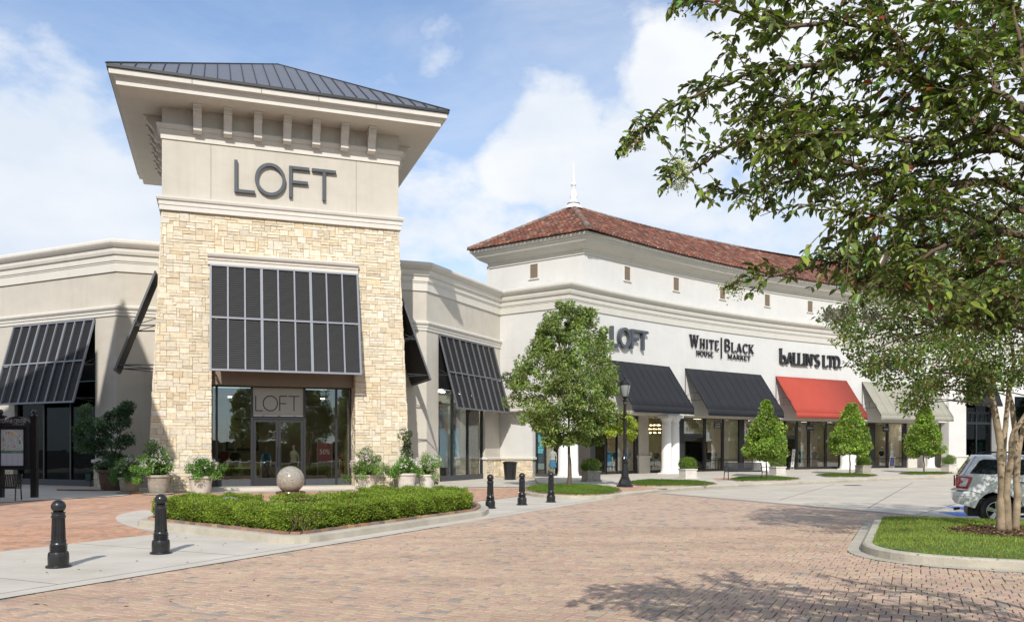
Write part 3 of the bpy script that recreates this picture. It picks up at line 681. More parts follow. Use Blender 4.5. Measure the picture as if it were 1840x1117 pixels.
# ================================================================ wings
M_RAILG = MATS['rail_grey']
def stone_base(fr, a0, a1, w_, parent, seed, lim=0, ends=True):
    rr = random.Random(seed)
    q = MB(); q.box(fr, a0, a1, w_ - .055, w_ + .3, -.2, 1.12); q.build('stone_base_core', M_MORTAR, parent)
    f_ = stone_field(lambda x, o, z: fr(x, w_ - .055 - o, z), a0 - .03, a1 + .03, 0, 1.12, rr, lambda x, z: True, unit=.13)
    emit_stones([f_], parent, lim)
    q = MB(); q.box(fr, a0 - .12, a1 + .12, w_ - .16, w_ + .3, 1.12, 1.28); q.build('base_cap', M_TRIM, parent, bevel=.04)
def wing(name, label, W1, W2, path, w1span, w2span, open_, pierspans, seed, hidden_poster=True):
    root = thing(name, W2(open_[0], 1, 0), label, 'building')
    m = MB(); m.box(W1, w1span[0], w1span[1], 0, .4, -.2, 11.0); m.build('wall', M_BEIGE, root)
    m = MB(); m.box(W2, w2span[0], open_[0], 0, .41, -.2, 7.85); m.box(W2, open_[1], w2span[1], 0, .41, -.2, 7.85); m.box(W2, w2span[0], w2span[1], 0, .41, 7.85, 11.0); m.build('wall', M_BEIGE, root)
    q = MB(); q.sweep(path, CROWN); q.build('parapet', M_TRIM, root)
    q = MB(); q.sweep(path, STRING); q.build('string_course', M_TRIM, root)
    q = MB(); q.poly([W2(w2span[0], .4)[:2], W2(w2span[1], .4)[:2], W2(w2span[1], 9)[:2], W2(w2span[0], 9)[:2]], 10.6); q.build('roof', M_CONC, root)
    # window: reveal, frame, panes
    a0, a1 = open_; wd = .22
    q = MB(); q.box(W2, a0, a1, wd - .05, wd + .05, 5.0, 7.85); q.build('window_header', M_DARKMET, root)
    q = MB(); q.box(W2, a0, a1, wd - .1, wd + .2, -.1, .30); q.build('window_sill', M_RAILG, root)
    win = thing('window', W2((a0 + a1) / 2, wd, .3), '', ''); del win['label']; del win['category']; attach(win, root)
    n = [a0, a0 + (a1 - a0) * .34, a0 + (a1 - a0) * .67, a1]
    for k, a in enumerate(n): mull(W2, min(max(a, a0 + .05), a1 - .05), wd, .30, 5.0, .10, .14, parent=win)
    for k in range(3): pane(W2, n[k] + .05, n[k + 1] - .05, wd, .30, 5.0, win, M_GLASS if seed == 21 else M_GLASSD)
    q = MB(); q.box(W2, a0 - .3, a1 + .3, 5.0 if seed != 21 else 1.3, 5.1 if seed != 21 else 1.4, -.1, 5.0); q.build('shop_back_wall', M_ROOMD if seed != 21 else mat('pale_display', (.55, .57, .52), .8, .05, 2), root)
    q = MB(); q.box(W2, a0 - .3, a0 - .2, .42, 5.0, -.1, 5.0); q.box(W2, a1 + .2, a1 + .3, .42, 5.0, -.1, 5.0); q.build('shop_side_wall', M_ROOMD, root)
    q = MB(); q.box(W2, a0 - .2, a1 + .2, .42, 5.0, -.1, .2); q.build('shop_floor', M_FLOOR, root)
    q = MB(); q.box(W2, a0 - .2, a1 + .2, .42, 5.0, 4.9, 5.0); q.build('ceiling', M_CEIL, root)
    if seed == 21:
        for a in (.9, 2.7, 4.5): q = MB(); q.box(W2, a - .3, a + .3, .28, .46, 4.86, 4.89); q.build('added_ceiling_light', M_FILLD, root)  # ceiling lights added to brighten the posters behind this window
    for i, (b0, b1, ww) in enumerate(pierspans): stone_base(W2, b0, b1, ww, root, seed + i, 60)
    return root
WR2 = Fr((-3.92, 44.5), 64.45)
cR = WR2(-1.207, 0); WR1 = Fr(cR[:2], TA)
wr = wing('shop_wing', 'beige stucco wing between the stone tower and the white arcade building', WR1, WR2,
          [WR1(-4.2, 0)[:2], cR[:2], WR2(7.42, 0)[:2]], (-4.2, 0), (-1.207, 7.42), (0.0, 5.41), [(-1.15, -.02, 0), (5.43, 7.25, 0)], 21)
cL = T(-1.67, 5.18); WL2 = Fr(cL[:2], TA - 45); WL1 = Fr(cL[:2], TA)
la0, la1 = WL2.a_of(26), WL2.a_of(171)
wl = wing('shop_wing', 'beige stucco wing left of the stone tower, partly in shadow', WL1, WL2,
          [WL2(-14, 0)[:2], cL[:2], WL1(2.6, 0)[:2]], (0, 4.2), (-14, 0), (la0, la1), [(la1 + .02, -.02, 0), (la0 - 3, la0 - .02, 0)], 31)
louver(WR2, 0.02, 6.35, 7.83, 3.92, 1.1, 'louvered sun screen over the poster window of the right wing')
louver(WL2, WL2.a_of(24, -.1), la1 + .02, 7.83, 3.92, 1.1, 'louvered sun screen over the dark window of the left wing')
# ================================================================ white arcade building with the curved front
M0 = WR2(7.40, 0)[:2]
FA = -35.9
LF = Fr(M0, FA)                              # lower facet
FLEN = LF.a_of(1023)
LC = LF(FLEN, 0)[:2]
TH0, K = 47.0, .6                            # heading of the curved front and how fast it turns (deg, deg/m)
_cp = [(LC[0], LC[1])]
_ds = .25
for i in range(int(75 / _ds)):
    th = rad(TH0 - K * (i + .5) * _ds); x, y = _cp[-1]; _cp.append((x + _ds * math.cos(th), y + _ds * math.sin(th)))
def C(s, o=0.0, z=None):                     # point on the curved front, o metres out towards the street
    th = rad(TH0 - K * s)
    if s < 0: x, y = LC[0] + s * math.cos(th), LC[1] + s * math.sin(th)
    else:
        i = min(int(s / _ds), len(_cp) - 2); f = s / _ds - i
        x = _cp[i][0] * (1 - f) + _cp[i + 1][0] * f; y = _cp[i][1] * (1 - f) + _cp[i + 1][1] * f
    p = (x + math.sin(th) * o, y - math.cos(th) * o)
    return p if z is None else (p[0], p[1], z)
def s_of(u, o=0.0):
    r = (u - CX) / F; a, b = -3.0, 70.0
    for _ in range(50):
        m_ = (a + b) / 2; x, y = C(m_, o)
        if x / y < r: a = m_
        else: b = m_
    return (a + b) / 2
def CF(s, o=0.0):                            # straight frame tangent at s
    return Fr(C(s, o), TH0 - K * s)
SEND = 62.0
def cpath(s0, s1, o=0.0, st=1.5):
    n = max(1, int(math.ceil((s1 - s0) / st))); return [C(s0 + (s1 - s0) * i / n, o) for i in range(n + 1)]
ab = thing('arcade_building', C(12), 'white arcade shop building with a curved front and red clay tile roof', 'building')
# lower wall: facet solid part, then the curved wall over the arcade
sp = LF.a_of(957)
m = MB(); m.box(LF, 0, sp, 0, .4, -.2, 4.08); m.build('wall', M_WHITE, ab)
SP1, SP2, SP3, SP4 = s_of(1700), s_of(1731), s_of(1785), s_of(1818)
m = MB(); m.sweep([M0, LC] + cpath(1.5, SP1), [(0, 4.0), (0, 10.5), (-.45, 10.5), (-.45, 4.0)]); m.build('wall', M_WHITE, ab)
m = MB(); m.sweep([M0, LC] + cpath(1.5, SEND), CROWN[:-2] + [(.2, 11.44), (-1.5, 11.50), (-1.5, 9.95)]); m.build('lower_cornice', M_CREAM, ab)
m = MB(); m.sweep([LF(-.0, 0)[:2], LC], [(-.05, 4.06), (.07, 4.06), (.07, 4.2), (.12, 4.24), (.12, 4.36), (.05, 4.40), (.05, 4.62), (.10, 4.66), (.10, 4.78), (.16, 4.84), (.16, 4.94), (.05, 5.0), (-.05, 5.02)]); m.build('beam_moulding', M_CREAM, ab)
stone_base(LF, .02, sp, 0, ab, 77, 60)
# soffit of the arcade and inner ceiling
m = MB(); m.sweep([LF(sp - .2, 0)[:2], LC] + cpath(1.5, SP1), [(-.46, 3.97), (-.46, 4.12), (-2.3, 4.12), (-2.3, 3.97)]); m.build('soffit', M_CREAM, ab)
REC = -2.0
# facet shop window with the poster
wfac = .35
a0, a1 = sp + .02, LF.a_of(1006, wfac)
mull(LF, a0 + .04, wfac, .2, 4.05, .08, .14, parent=ab); mull(LF, LF.a_of(980, wfac), wfac, .2, 4.05, .07, .14, parent=ab); mull(LF, a1, wfac, 0, 4.05, .1, .14, parent=ab)
am = LF.a_of(980, wfac)
pane(LF, a0 + .08, am - .04, wfac, .3, 4.0, ab); pane(LF, am + .04, a1 - .05, wfac, .3, 4.0, ab)
q = MB(); q.box(LF, a0, a1, wfac - .08, wfac + .1, -.02, .3); q.build('window_sill', M_RAILG, ab)
# shop front along the arcade: (from u, to u, kind)
fronts = [(1043, 1052, 'd'), (1052, 1066, 'k'), (1066, 1089, 'D'), (1089, 1108, 'g'), (1108, 1140, 'g'), (1140, 1145, 'k'), (1145, 1162.5, 'p'), (1162.5, 1190, 'g'), (1190, 1227, 'k'),
          (1227, 1265, 'D'), (1267, 1297, 'g'), (1299, 1328, 'b'), (1328, 1335, 'k'), (1335, 1356, 'g'), (1356, 1384, 'g'), (1386, 1410, 'g'), (1410, 1430, 'D'), (1432, 1452, 'g'), (1454, 1482, 'g'),
          (1484, 1508, 'g'), (1508, 1540, 'k'), (1540, 1562, 'D'), (1562, 1571, 'k'), (1571, 1593, 'g'), (1595, 1622, 'g'), (1622, 1628, 'k'), (1628, 1702, 'w')]
ZT = 3.92
M_BPANEL = mat('display_panel', (.66, .56, .43), .8, .05, 2)
def front_box(s0, s1, o0, o1, z0, z1, name, m_, bevel=0):
    q = MB(); q.sweep([C(s0, 0), C((s0 + s1) / 2, 0), C(s1, 0)], [(o0, z0), (o0, z1), (o1, z1), (o1, z0)]); return q.build(name, m_, ab, bevel=bevel, recalc=True)
for (u0, u1, k) in fronts:
    s0, s1 = s_of(u0, REC), s_of(u1, REC)
    if k == 'p':
        front_box(s0, s1, REC + .15, REC - .3, 0, 3.97, 'pier', M_BEIGE); front_box(s0 - .06, s1 + .06, REC + .22, REC - .2, 0, 1.15, 'pier_base', M_TRIM); front_box(s0 - .14, s1 + .14, REC + .3, REC - .2, 1.15, 1.32, 'pier_cap', M_TRIM, .03)
    elif k == 'w':
        front_box(s0, s1, REC + .1, REC - .3, 0, 3.97, 'arcade_back_wall', M_BEIGE); front_box(s0, s1, REC + .2, REC + .05, 0, 1.1, 'wall_base', M_TRIM); front_box(s0, s1, REC + .25, REC + .05, 1.1, 1.22, 'base_cap', M_TRIM)
    elif k == 'k': front_box(s0, s1, REC + .06, REC - .1, 0, 3.97, 'dark_frame', M_DARKMET)
    else:
        fr = CF((s0 + s1) / 2, REC); hw = (s1 - s0) / 2 * 1.0
        if k == 'D':
            front_box(s0, s1, REC + .05, REC - .05, 2.72, 2.84, 'transom_bar', M_DARKMET)
            pane(fr, -hw + .05, hw - .05, 0, 2.84, ZT, ab, M_GLASS, 'transom_pane')
            d = thing('door', fr(0, 0, 0), '', ''); del d['label']; del d['category']; attach(d, ab)
            q = MB(); q.box(fr, -hw + .05, -hw + .15, -.03, .03, .02, 2.71); q.box(fr, hw - .15, hw - .05, -.03, .03, .02, 2.71); q.box(fr, -hw + .15, hw - .15, -.028, .028, .02, .26); q.box(fr, -hw + .15, hw - .15, -.028, .028, 2.56, 2.708); q.build('door_frame', M_DARKMET, d)
            pane(fr, -hw + .15, hw - .15, 0, .26, 2.56, d, M_GLASSD)
            q = MB(); q.tube([fr(hw - .2, -.08, .9), fr(hw - .2, -.08, 1.5)], .016); q.build('handle', M_DARKMET, d)
        else:
            pane(fr, -hw + .04, hw - .04, 0, .32, ZT, ab, M_GLASS)
            front_box(s0, s1, REC + .05, REC - .06, .0, .32, 'bottom_rail', M_DARKMET)
            if u0 > 1190: front_box(s0, s1, REC + .03, REC - .03, .92, .97, 'mid_rail', M_DARKMET)
            if k == 'b': front_box(s0 + .06, s1 - .06, REC - .12, REC - .16, .34, ZT, 'display_panel', M_BPANEL)
        for s_ in (s0, s1): mull(CF(s_, REC), 0, 0, 0, ZT, .09, .14, parent=ab)
SE = s_of(1628, REC)
q = MB(); q.sweep(cpath(.2, SE, 0), [(REC + .07, ZT), (REC + .07, 3.98), (REC - .07, 3.98), (REC - .07, ZT)]); q.build('head_frame', M_DARKMET, ab)
q = MB(); q.sweep(cpath(-1.2, SP1 + 1, 0), [(-8.0, 0), (-8.0, 4.1), (-8.2, 4.1), (-8.2, 0)]); q.build('shop_back_wall', M_ROOM, ab, recalc=True)
q = MB(); q.sweep(cpath(-1.2, SP1 + 1, 0), [(-2.15, -.1), (-2.15, .1), (-8.0, .1), (-8.0, -.1)]); q.build('shop_floor', M_FLOOR, ab, recalc=True)
q = MB(); q.sweep(cpath(-1.2, SP1 + 1, 0), [(-2.35, 4.0), (-2.35, 4.1), (-8.0, 4.1), (-8.0, 4.0)]); q.build('ceiling', M_CEIL, ab, recalc=True)
for s_ in range(2, 42, 3):
    for o_, ml in ((-2.62, M_FILLD), (-3.5, M_FILL)): fr = CF(s_, o_); q = MB(); q.box(fr, -.3, .3, -.12, .12, 3.982, 3.998); q.build('added_ceiling_light', ml, ab)  # two rows of lights added above the glass to brighten the arcade interiors
for u in (1627,): front_box(s_of(u, REC) - .08, s_of(u, REC) + .08, -2.2, -8, .1, 4.0, 'party_wall', M_ROOM)
q = MB(); q.box(LF, sp - .3, sp - .2, .4, 4, 0, 4); q.build('shop_side_wall', M_ROOM, ab)
q = MB(); q.box(LF, sp - .2, FLEN - .2, 2.6, 2.7, 0, 4); q.build('shop_back_wall', M_ROOMD, ab)
# columns in pairs
def column(c, z0=0.0, r=.34, h=3.97):
    q = MB(); q.box(Fr(c, 45), -r * 1.18, r * 1.18, -r * 1.18, r * 1.18, z0 - .1, z0 + .10)
    q.lathe((c[0], c[1], z0 + .10), [(r * 1.14, 0), (r * 1.16, .05), (r * 1.13, .11), (r * 1.04, .13), (r * 1.06, .17), (r * 1.04, .21), (r, .26)], 28)
    q.lathe((c[0], c[1], z0 + .36), [(r, 0), (r * .995, .8), (r * .96, 1.7), (r * .9, h - z0 - 1.06), (r * .97, h - z0 - 1.05), (r * .97, h - z0 - .98), (r * .9, h - z0 - .97), (r * .9, h - z0 - .74), (r * 1.0, h - z0 - .73), (r * 1.15, h - z0 - .62), (r * 1.18, h - z0 - .54)], 28)
    q.box(Fr(c, 45), -r * 1.25, r * 1.25, -r * 1.25, r * 1.25, h - .19, h)
    return q.build('column', M_PAINT, ab, smooth=35)
KB = .10
colu = [(1015, 1033), (1199, 1215), (1363, 1378), (1519, 1533), (1671, 1680)]
for (ua, ub) in colu:
    s_ = s_of((ua + ub) / 2, 0)
    if ua == 1015: column(LF(LF.a_of(1014, .0), -.05)[:2], KB); column(C(.35, -.05), KB)
    elif ua == 1671: column(C(s_of(1675), -.2), KB)
    else: column(C(s_ - .42, -.1), KB); column(C(s_ + .42, -.1), KB)
# right-hand pilasters and the neighbouring tall shop front
def fbox(s0, s1, o0, o1, z0, z1, name, m_): return front_box(s0, s1, o0, o1, z0, z1, name, m_)
for (s0, s1) in ((SP1, SP2), (SP3, SP4)):
    fbox(s0, s1, .28, -.5, -.1, 9.96, 'pilaster', M_WHITE); fbox(s0 - .04, s1 + .04, .36, -.3, -.1, 1.05, 'pilaster_base', M_TRIM); fbox(s0 - .1, s1 + .1, .44, -.3, 1.05, 1.22, 'base_cap', M_TRIM)
fbox(SP2, SP3, 0, -.45, 7.6, 9.96, 'wall', M_WHITE)
fbox(SP4, SEND, 0, -.45, 6.4, 9.96, 'wall', M_WHITE); fbox(SP4 + 5, SP4 + 8, .2, -.45, 0, 6.4, 'pilaster', M_WHITE)
fbox(SP4, SP4 + 5, -.3, -.34, 0, 6.4, 'glass_pane', M_GLASSD); fbox(SP4 + 8, SEND, -.3, -.34, 0, 6.4, 'glass_pane', M_GLASSD)
fbox(SP2, SEND, -5, -5.2, 0, 7.6, 'shop_back_wall', M_ROOMD)
for z in (.12, 4.0, 4.9, 7.4): fbox(SP2, SP3, -.18, -.34, z - .1, z + .1, 'frame_bar', M_DARKMET)
for i in range(7):
    s_ = SP2 + .06 + (SP3 - SP2 - .12) * i / 6
    if i % 3 == 0: mull(CF(s_, -.26), 0, 0, 0, 7.5, .12, .16, parent=ab)
    else: mull(CF(s_, -.26), 0, 0, 4.0, 4.9, .07, .1, parent=ab)
for (za, zb) in ((.22, 3.9), (4.1, 4.8), (5.0, 7.3)):
    for i in range(2):
        sa = SP2 + .1 + (SP3 - SP2 - .2) * i / 2; sb = SP2 + .1 + (SP3 - SP2 - .2) * (i + 1) / 2
        fbox(sa + .05, sb - .05, -.255, -.265, za, zb, 'glass_pane', M_GLASSD)
# upper block
UC = (LF(0, 0)[0], 0)
UF = Fr(LF(0, 1.59)[:2], FA)
aUC = UF.a_of(1048.5); UCp = UF(aUC, 0)[:2]; aUL = UF.a_of(881.5); ULp = UF(aUL, 0)[:2]
upath = [UF(aUL, 8)[:2]] if False else []
upath = [ULp, UCp] + cpath(3.2, SEND, -.10)
m = MB(); m.sweep(upath, [(0, 11.2), (0, 13.5), (-.4, 13.5), (-.4, 11.2)]); m.build('upper_wall', M_WHITE, ab)
UB = Fr(ULp, FA + 90)                        # left flank of the upper block (faces away)
m = MB(); m.box(UB, 0.0, 9, .01, .3, 10.8, 13.5); m.build('upper_side_wall', M_WHITE, ab)
COVE = [(-.3, 13.33), (.07, 13.33), (.07, 13.47), (.13, 13.50), (.13, 13.60), (.20, 13.64), (.32, 13.70), (.50, 13.80), (.66, 13.93), (.74, 14.05), (.76, 14.10), (.83, 14.12), (.83, 14.20), (.95, 14.24), (.95, 14.40), (-.3, 14.42)]
m = MB()
lpt = UF(aUL, 9)[:2]
m.sweep([lpt] + upath, COVE); m.build('eaves_cove', M_CREAM, ab)
# roof geometry
ZE, ZR = 14.44, 17.75
EO2 = 1.02
nF = (math.sin(rad(FA)), -math.cos(rad(FA)))
UCx = Vector((UCp[0], UCp[1]))
def line_int(p, d, q, e):
    den = d[0] * e[1] - d[1] * e[0]; t = ((q[0] - p[0]) * e[1] - (q[1] - p[1]) * e[0]) / den; return (p[0] + d[0] * t, p[1] + d[1] * t)
fe = UF(0, -EO2); fd = (UF.dx, UF.dy)        # facet eaves line
ce = C(2.0, EO2 - .10); ch = (math.cos(rad(TH0 - K * 2)), math.sin(rad(TH0 - K * 2)))
EC = line_int(fe, fd, ce, ch)                # eaves corner
EL = UF(aUL - EO2, -EO2)[:2]
apx = (4.08, 55.36)
# arc coordinates of a plan point
def inv(p):
    s_ = 1.0
    for _ in range(30):
        x, y = C(s_); th = rad(TH0 - K * s_); s_ += (p[0] - x) * math.cos(th) + (p[1] - y) * math.sin(th)
    x, y = C(s_); th = rad(TH0 - K * s_); o = (p[0] - x) * math.sin(th) - (p[1] - y) * math.cos(th); return s_, o
sA, oA = inv(apx); sE, oE = inv(EC)
def front_pt(s_, o):                         # front slope, o from oE (eaves) to oA (ridge)
    q = (oE - o) / (oE - oA); return Vector(C(s_, o, ZE + (ZR - ZE) * q))
EFr = Fr(EL, FA); aEC = EFr.a_of(((EC[0] / EC[1]) * F + CX)); 
dA = Vector((apx[0] - EL[0], apx[1] - EL[1])); aAp = dA.x * EFr.dx + dA.y * EFr.dy; wAp = -dA.x * EFr.dy + dA.y * EFr.dx
def facet_pt(a, q): return Vector(EFr(a, wAp * q, ZE + (ZR - ZE) * q))
# deck under the tiles
m = MB(); st = [sE] + [sE + (sA - sE) * i / 4 for i in range(1, 5)] + [sA + 1.5 * i for i in range(1, int((SEND - sA) / 1.5))]
vs = []; 
for s_ in st:
    o1 = oA if s_ >= sA else oE + (oA - oE) * (s_ - sE) / (sA - sE); vs += [front_pt(s_, oE) - Vector((0, 0, .03)), front_pt(s_, o1) - Vector((0, 0, .03))]
m.add(vs, [(2 * i, 2 * i + 2, 2 * i + 3, 2 * i + 1) for i in range(len(st) - 1)])
m.add([facet_pt(0, 0), facet_pt(aEC, 0), facet_pt(aAp, 1)], [(0, 1, 2)])
bk = [C(s_, oA - (oE - oA), ZE) for s_ in (sA, 20, 40, SEND)]
m.add([C(sA, oA, ZR)] + [C(s_, oA, ZR) for s_ in (20, 40, SEND)] + bk, [(0, 1, 5, 4), (1, 2, 6, 5), (2, 3, 7, 6)])
m.add([facet_pt(0, 0), facet_pt(aAp, 1), bk[0]], [(0, 1, 2)])
m.build('roof_deck', mat('roof_deck', (.07, .03, .022), .9, .2, 5), ab)
TCOL = [(.20, .080, .053)] * 5 + [(.235, .10, .066)] * 3 + [(.165, .064, .044)] * 3 + [(.12, .06, .046)] * 2 + [(.31, .16, .11), (.20, .14, .11), (.10, .06, .05)]
rt = random.Random(5)
def tile(mb, A, B, side, up, r):
    """barrel tile from A (low end) to B; side = across, up = away from the slope"""
    c = TCOL[rt.randrange(len(TCOL))]; k = .75 + rt.random() * .5; col = tuple(x * k for x in c)
    A = A + up * (.035 + rt.random() * .012); B = B + up * .005; vs = []
    for p, rr in ((A, r * 1.06), (B, r * .9)):
        for t in (0, 45, 90, 135, 180): vs.append(p + side * (rr * math.cos(rad(t))) + up * (rr * .8 * math.sin(rad(t))))
    mb.add(vs, [(k_ + 1, k_, 5 + k_, 6 + k_) for k_ in range(4)] + [(0, 1, 2, 3, 4)], 0, col)
m = MB(); TS, TR = .30, .42
s_ = sE + .1
slope = math.hypot(oE - oA, ZR - ZE)
while s_ < SEND - 10:
    o1 = oA if s_ >= sA else oE + (oA - oE) * (s_ - sE) / (sA - sE)
    ln = slope * (oE - o1) / (oE - oA); n = int(ln / TR) + 1
    th = rad(TH0 - K * s_); side = Vector((math.cos(th), math.sin(th), 0)); p0 = front_pt(s_, oE); p1 = front_pt(s_, oA); dr = (p1 - p0).normalized(); up = side.cross(dr)
    jit = rt.uniform(-.012, .012)
    for k in range(n):
        t0 = k * TR - (.12 if k == 0 else .05); t1 = min((k + 1) * TR, ln)
        if t1 - t0 < .1: continue
        tile(m, p0 + dr * t0 + side * (jit + rt.uniform(-.012, .012)), p0 + dr * t1, side, up, .118)
    s_ += TS
a = .12
side = Vector((EFr.dx, EFr.dy, 0)); dr = (facet_pt(aAp, 1) - Vector(EFr(aAp, 0, ZE))).normalized(); up = side.cross(dr); sl2 = math.hypot(wAp, ZR - ZE)
while a < aEC:
    q = a / aAp if a < aAp else (aEC - a) / (aEC - aAp); ln = sl2 * q; n = int(ln / TR) + 1; p0 = Vector(EFr(a, 0, ZE)); jit = rt.uniform(-.012, .012)
    for k in range(n):
        t0 = k * TR - (.12 if k == 0 else .05); t1 = min((k + 1) * TR, ln)
        if t1 - t0 < .1: continue
        tile(m, p0 + dr * t0 + side * (jit + rt.uniform(-.012, .012)), p0 + dr * t1, side, up, .118)
    a += TS
m.build('roof_tile', M_TILE, ab, kind='stuff')
# ridge and hip caps of mortared tiles
m = MB()
def cap_run(pts, r=.17):
    for p, q_ in zip(pts[:-1], pts[1:]):
        p = Vector(p); q_ = Vector(q_); L_ = (q_ - p).length; n = max(1, int(L_ / .42)); d = (q_ - p).normalized(); side = d.cross(Vector((0, 0, 1))).normalized(); up = side.cross(d)
        for k in range(n):
            c = random.choice([(.20, .12, .09), (.26, .16, .12), (.16, .13, .11), (.24, .19, .16)]); A = p + d * (k * L_ / n) - up * .02; B = p + d * ((k + 1.08) * L_ / n) - up * .02; vs = []
            for P_, rr in ((A, r * 1.05), (B, r * .92)):
                for t in (0, 45, 90, 135, 180): vs.append(P_ + side * rr * math.cos(rad(t)) + up * rr * math.sin(rad(t)))
            m.add(vs, [(k_ + 1, k_, 5 + k_, 6 + k_) for k_ in range(4)] + [(0, 1, 2, 3, 4)], 0, c)
A_ = (apx[0], apx[1], ZR + .04)
cap_run([(EC[0], EC[1], ZE + .08), A_], .19); cap_run([(EL[0], EL[1], ZE + .06), A_])
cap_run([C(s_, oA, ZR + .05) for s_ in [sA + 1.5 * i for i in range(int((SEND - sA - 10) / 1.5))]], .15)
m.build('ridge_cap', M_TILE, ab)
# finial
q = MB(); q.lathe((apx[0], apx[1], ZR - .12), [(.62, 0), (.60, .12), (.42, .20), (.40, .30)], 20); q.build('finial_flashing', M_PAINT, ab, smooth=40)
q = MB(); q.lathe((apx[0], apx[1], ZR + .18), [(.40, 0), (.42, .08), (.30, .12)], 20); q.build('finial_collar', mat('lead_grey', (.16, .16, .17), .6), ab, smooth=40)
q = MB(); q.lathe((apx[0], apx[1], ZR + .30), [(.30, 0), (.29, .10), (.22, .18), (.21, .28), (.25, .40), (.22, .62), (.15, .80), (.09, .94), (.12, 1.0), (.09, 1.06), (.17, 1.16), (.19, 1.24), (.15, 1.33), (.08, 1.40), (.10, 1.46), (.07, 1.8), (.035, 2.3), (.01, 2.72), (.002, 2.76)], 20); q.build('finial', M_PAINT, ab, smooth=40)
# vents in the upper wall
def vent(fr):
    v = thing('vent', fr(0, 0, 12.3), '', ''); del v['label']; del v['category']; attach(v, ab)
    q = MB(); hw, zb, zt = .285, 12.30, 13.16
    q.box(fr, -hw - .06, hw + .06, -.05, .0, zt, zt + .05); q.box(fr, -hw - .06, -hw, -.05, 0, zb, zt); q.box(fr, hw, hw + .06, -.05, 0, zb, zt); q.box(fr, -hw - .1, hw + .1, -.09, 0, zb - .07, zb); q.build('vent_frame', M_TRIM, v)
    q = MB(); q.box(fr, -hw, hw, -.018, -.004, zb, zt); q.build('grille', mat('vent_mesh', (.17, .13, .095), .8, .5, 38, detail=1), v)
vent(Fr(UF(UF.a_of(960), 0)[:2], FA))
for u in (1126.5, 1214.3, 1297.6, 1378, 1455, 1530, 1602, 1672, 1738):
    s_ = s_of(u, -.1); vent(CF(s_, -.10))
# rain spout / control joints in the white wall
q = MB()
for u in (1222, 1388, 1540): fr = CF(s_of(u), 0); q.box(fr, -.006, .006, -.004, .0, 7.2, 7.22)
zj = 7.32
q.sweep(cpath(0.1, SP1, 0), [(0, zj), (.004, zj), (.004, zj + .012), (0, zj + .012)]); q.build('wall_joint', M_CREAM, ab)
q = MB(); q.box(LF, 0, FLEN, -.004, 0, 7.32, 7.332); q.build('wall_joint', M_CREAM, ab)

# ---------------- awnings
def awning(u0, u1, zt, zb, proj, val, m_c, label, ribs, group='cloth awnings over the arcade'):
    s0, s1 = s_of(u0), s_of(u1); p0, p1 = Vector(C(s0, .02)), Vector(C(s1, .02)); fr = Fr(p0, math.degrees(math.atan2(p1.y - p0.y, p1.x - p0.x))); L_ = (p1 - p0).length
    root = thing('awning', fr(L_ / 2, 0, zb), label, 'awning', group)
    q = MB(); n = ribs; nz = 6; th = .02; vs = []
    rr = random.Random(int(u0))
    def P(i, j, off=0.0):
        a = L_ * i / n; t = j / nz
        sag = -.035 * math.sin(math.pi * t) * (1 if 0 < i < n else .4)
        return fr(a, -proj * t - .02 - off + (.0), zt + (zb - zt) * t + sag + off * .3)
    for i in range(2 * n + 1):
        for j in range(nz + 1):
            ii = i / 2; p = P(ii, j); bulge = .03 * math.sin(math.pi * j / nz) if i % 2 else 0; p = (p[0], p[1], p[2] - bulge); vs.append(p)
    fs = [(i * (nz + 1) + j, i * (nz + 1) + j + 1, (i + 1) * (nz + 1) + j + 1, (i + 1) * (nz + 1) + j) for i in range(2 * n) for j in range(nz)]
    q.add(vs, fs); o = q.build('canopy', m_c, root, smooth=True); md = o.modifiers.new('thick', 'SOLIDIFY'); md.thickness = .02
    q = MB(); vs = []
    for i in range(2 * n + 1):
        a = L_ * i / (2 * n); w_ = .02 * math.sin(i * 1.9 + u0); vs += [fr(a, -proj - .025 + w_ * .3, zb + .002), fr(a, -proj - .03 + w_, zb - val)]
    q.add(vs, [(2 * i, 2 * i + 1, 2 * i + 3, 2 * i + 2) for i in range(2 * n)]); o = q.build('valance', m_c, root, smooth=True); md = o.modifiers.new('thick', 'SOLIDIFY'); md.thickness = .015
    q = MB()
    for i in range(n + 1): q.beam(P(i, 0, .008), P(i, nz, .008), .018, .010)
    q.build('canopy_seam', m_c, root)
    q = MB()
    for a in (.03, L_ - .03):
        q.beam(fr(a, -.03, zt - .1), fr(a, -proj + .03, zb - .02), .04); q.beam(fr(a, -.03, zb + .62), fr(a, -proj * .78, zb + .62), .035); q.beam(fr(a, -.035, zt - .1), fr(a, -.035, zb - .3), .035)
        c = [fr(a, -.03 - proj * .38 * (1 + math.cos(rad(t))), zb + .62 + .52 * math.sin(rad(t))) for t in range(0, 181, 20)]; q.tube(c, .014, 5)
        q.beam(fr(a, -.03 - proj * .38, zb + .62), fr(a, -.03 - proj * .38, zb + 1.14), .03)
    q.beam(fr(.03, -proj + .03, zb - .02), fr(L_ - .03, -proj + .03, zb - .02), .04)
    q.build('frame', M_DARKMET, root)
    return root, fr, L_
M_AWD = mat('awning_charcoal', (.017, .0185, .023), .85, .12, 1.2, .2, 200)
M_AWR = mat('awning_red', (.37, .058, .038), .85, .07, 1.0, .2, 200)
M_AWG = mat('awning_sage', (.30, .29, .235), .85, .08, 1.2, .2, 200)
awning(1090, 1201.5, 7.18, 4.38, 1.95, .42, M_AWD, 'charcoal cloth awning under the smaller LOFT letters, partly behind the round tree', 9)
awning(1230, 1366, 7.18, 4.38, 1.95, .42, M_AWD, 'charcoal cloth awning under the White House Black Market letters', 10)
awning(1393, 1520, 7.18, 4.40, 1.9, .38, M_AWR, 'red cloth awning under the Ballin\'s letters', 1)
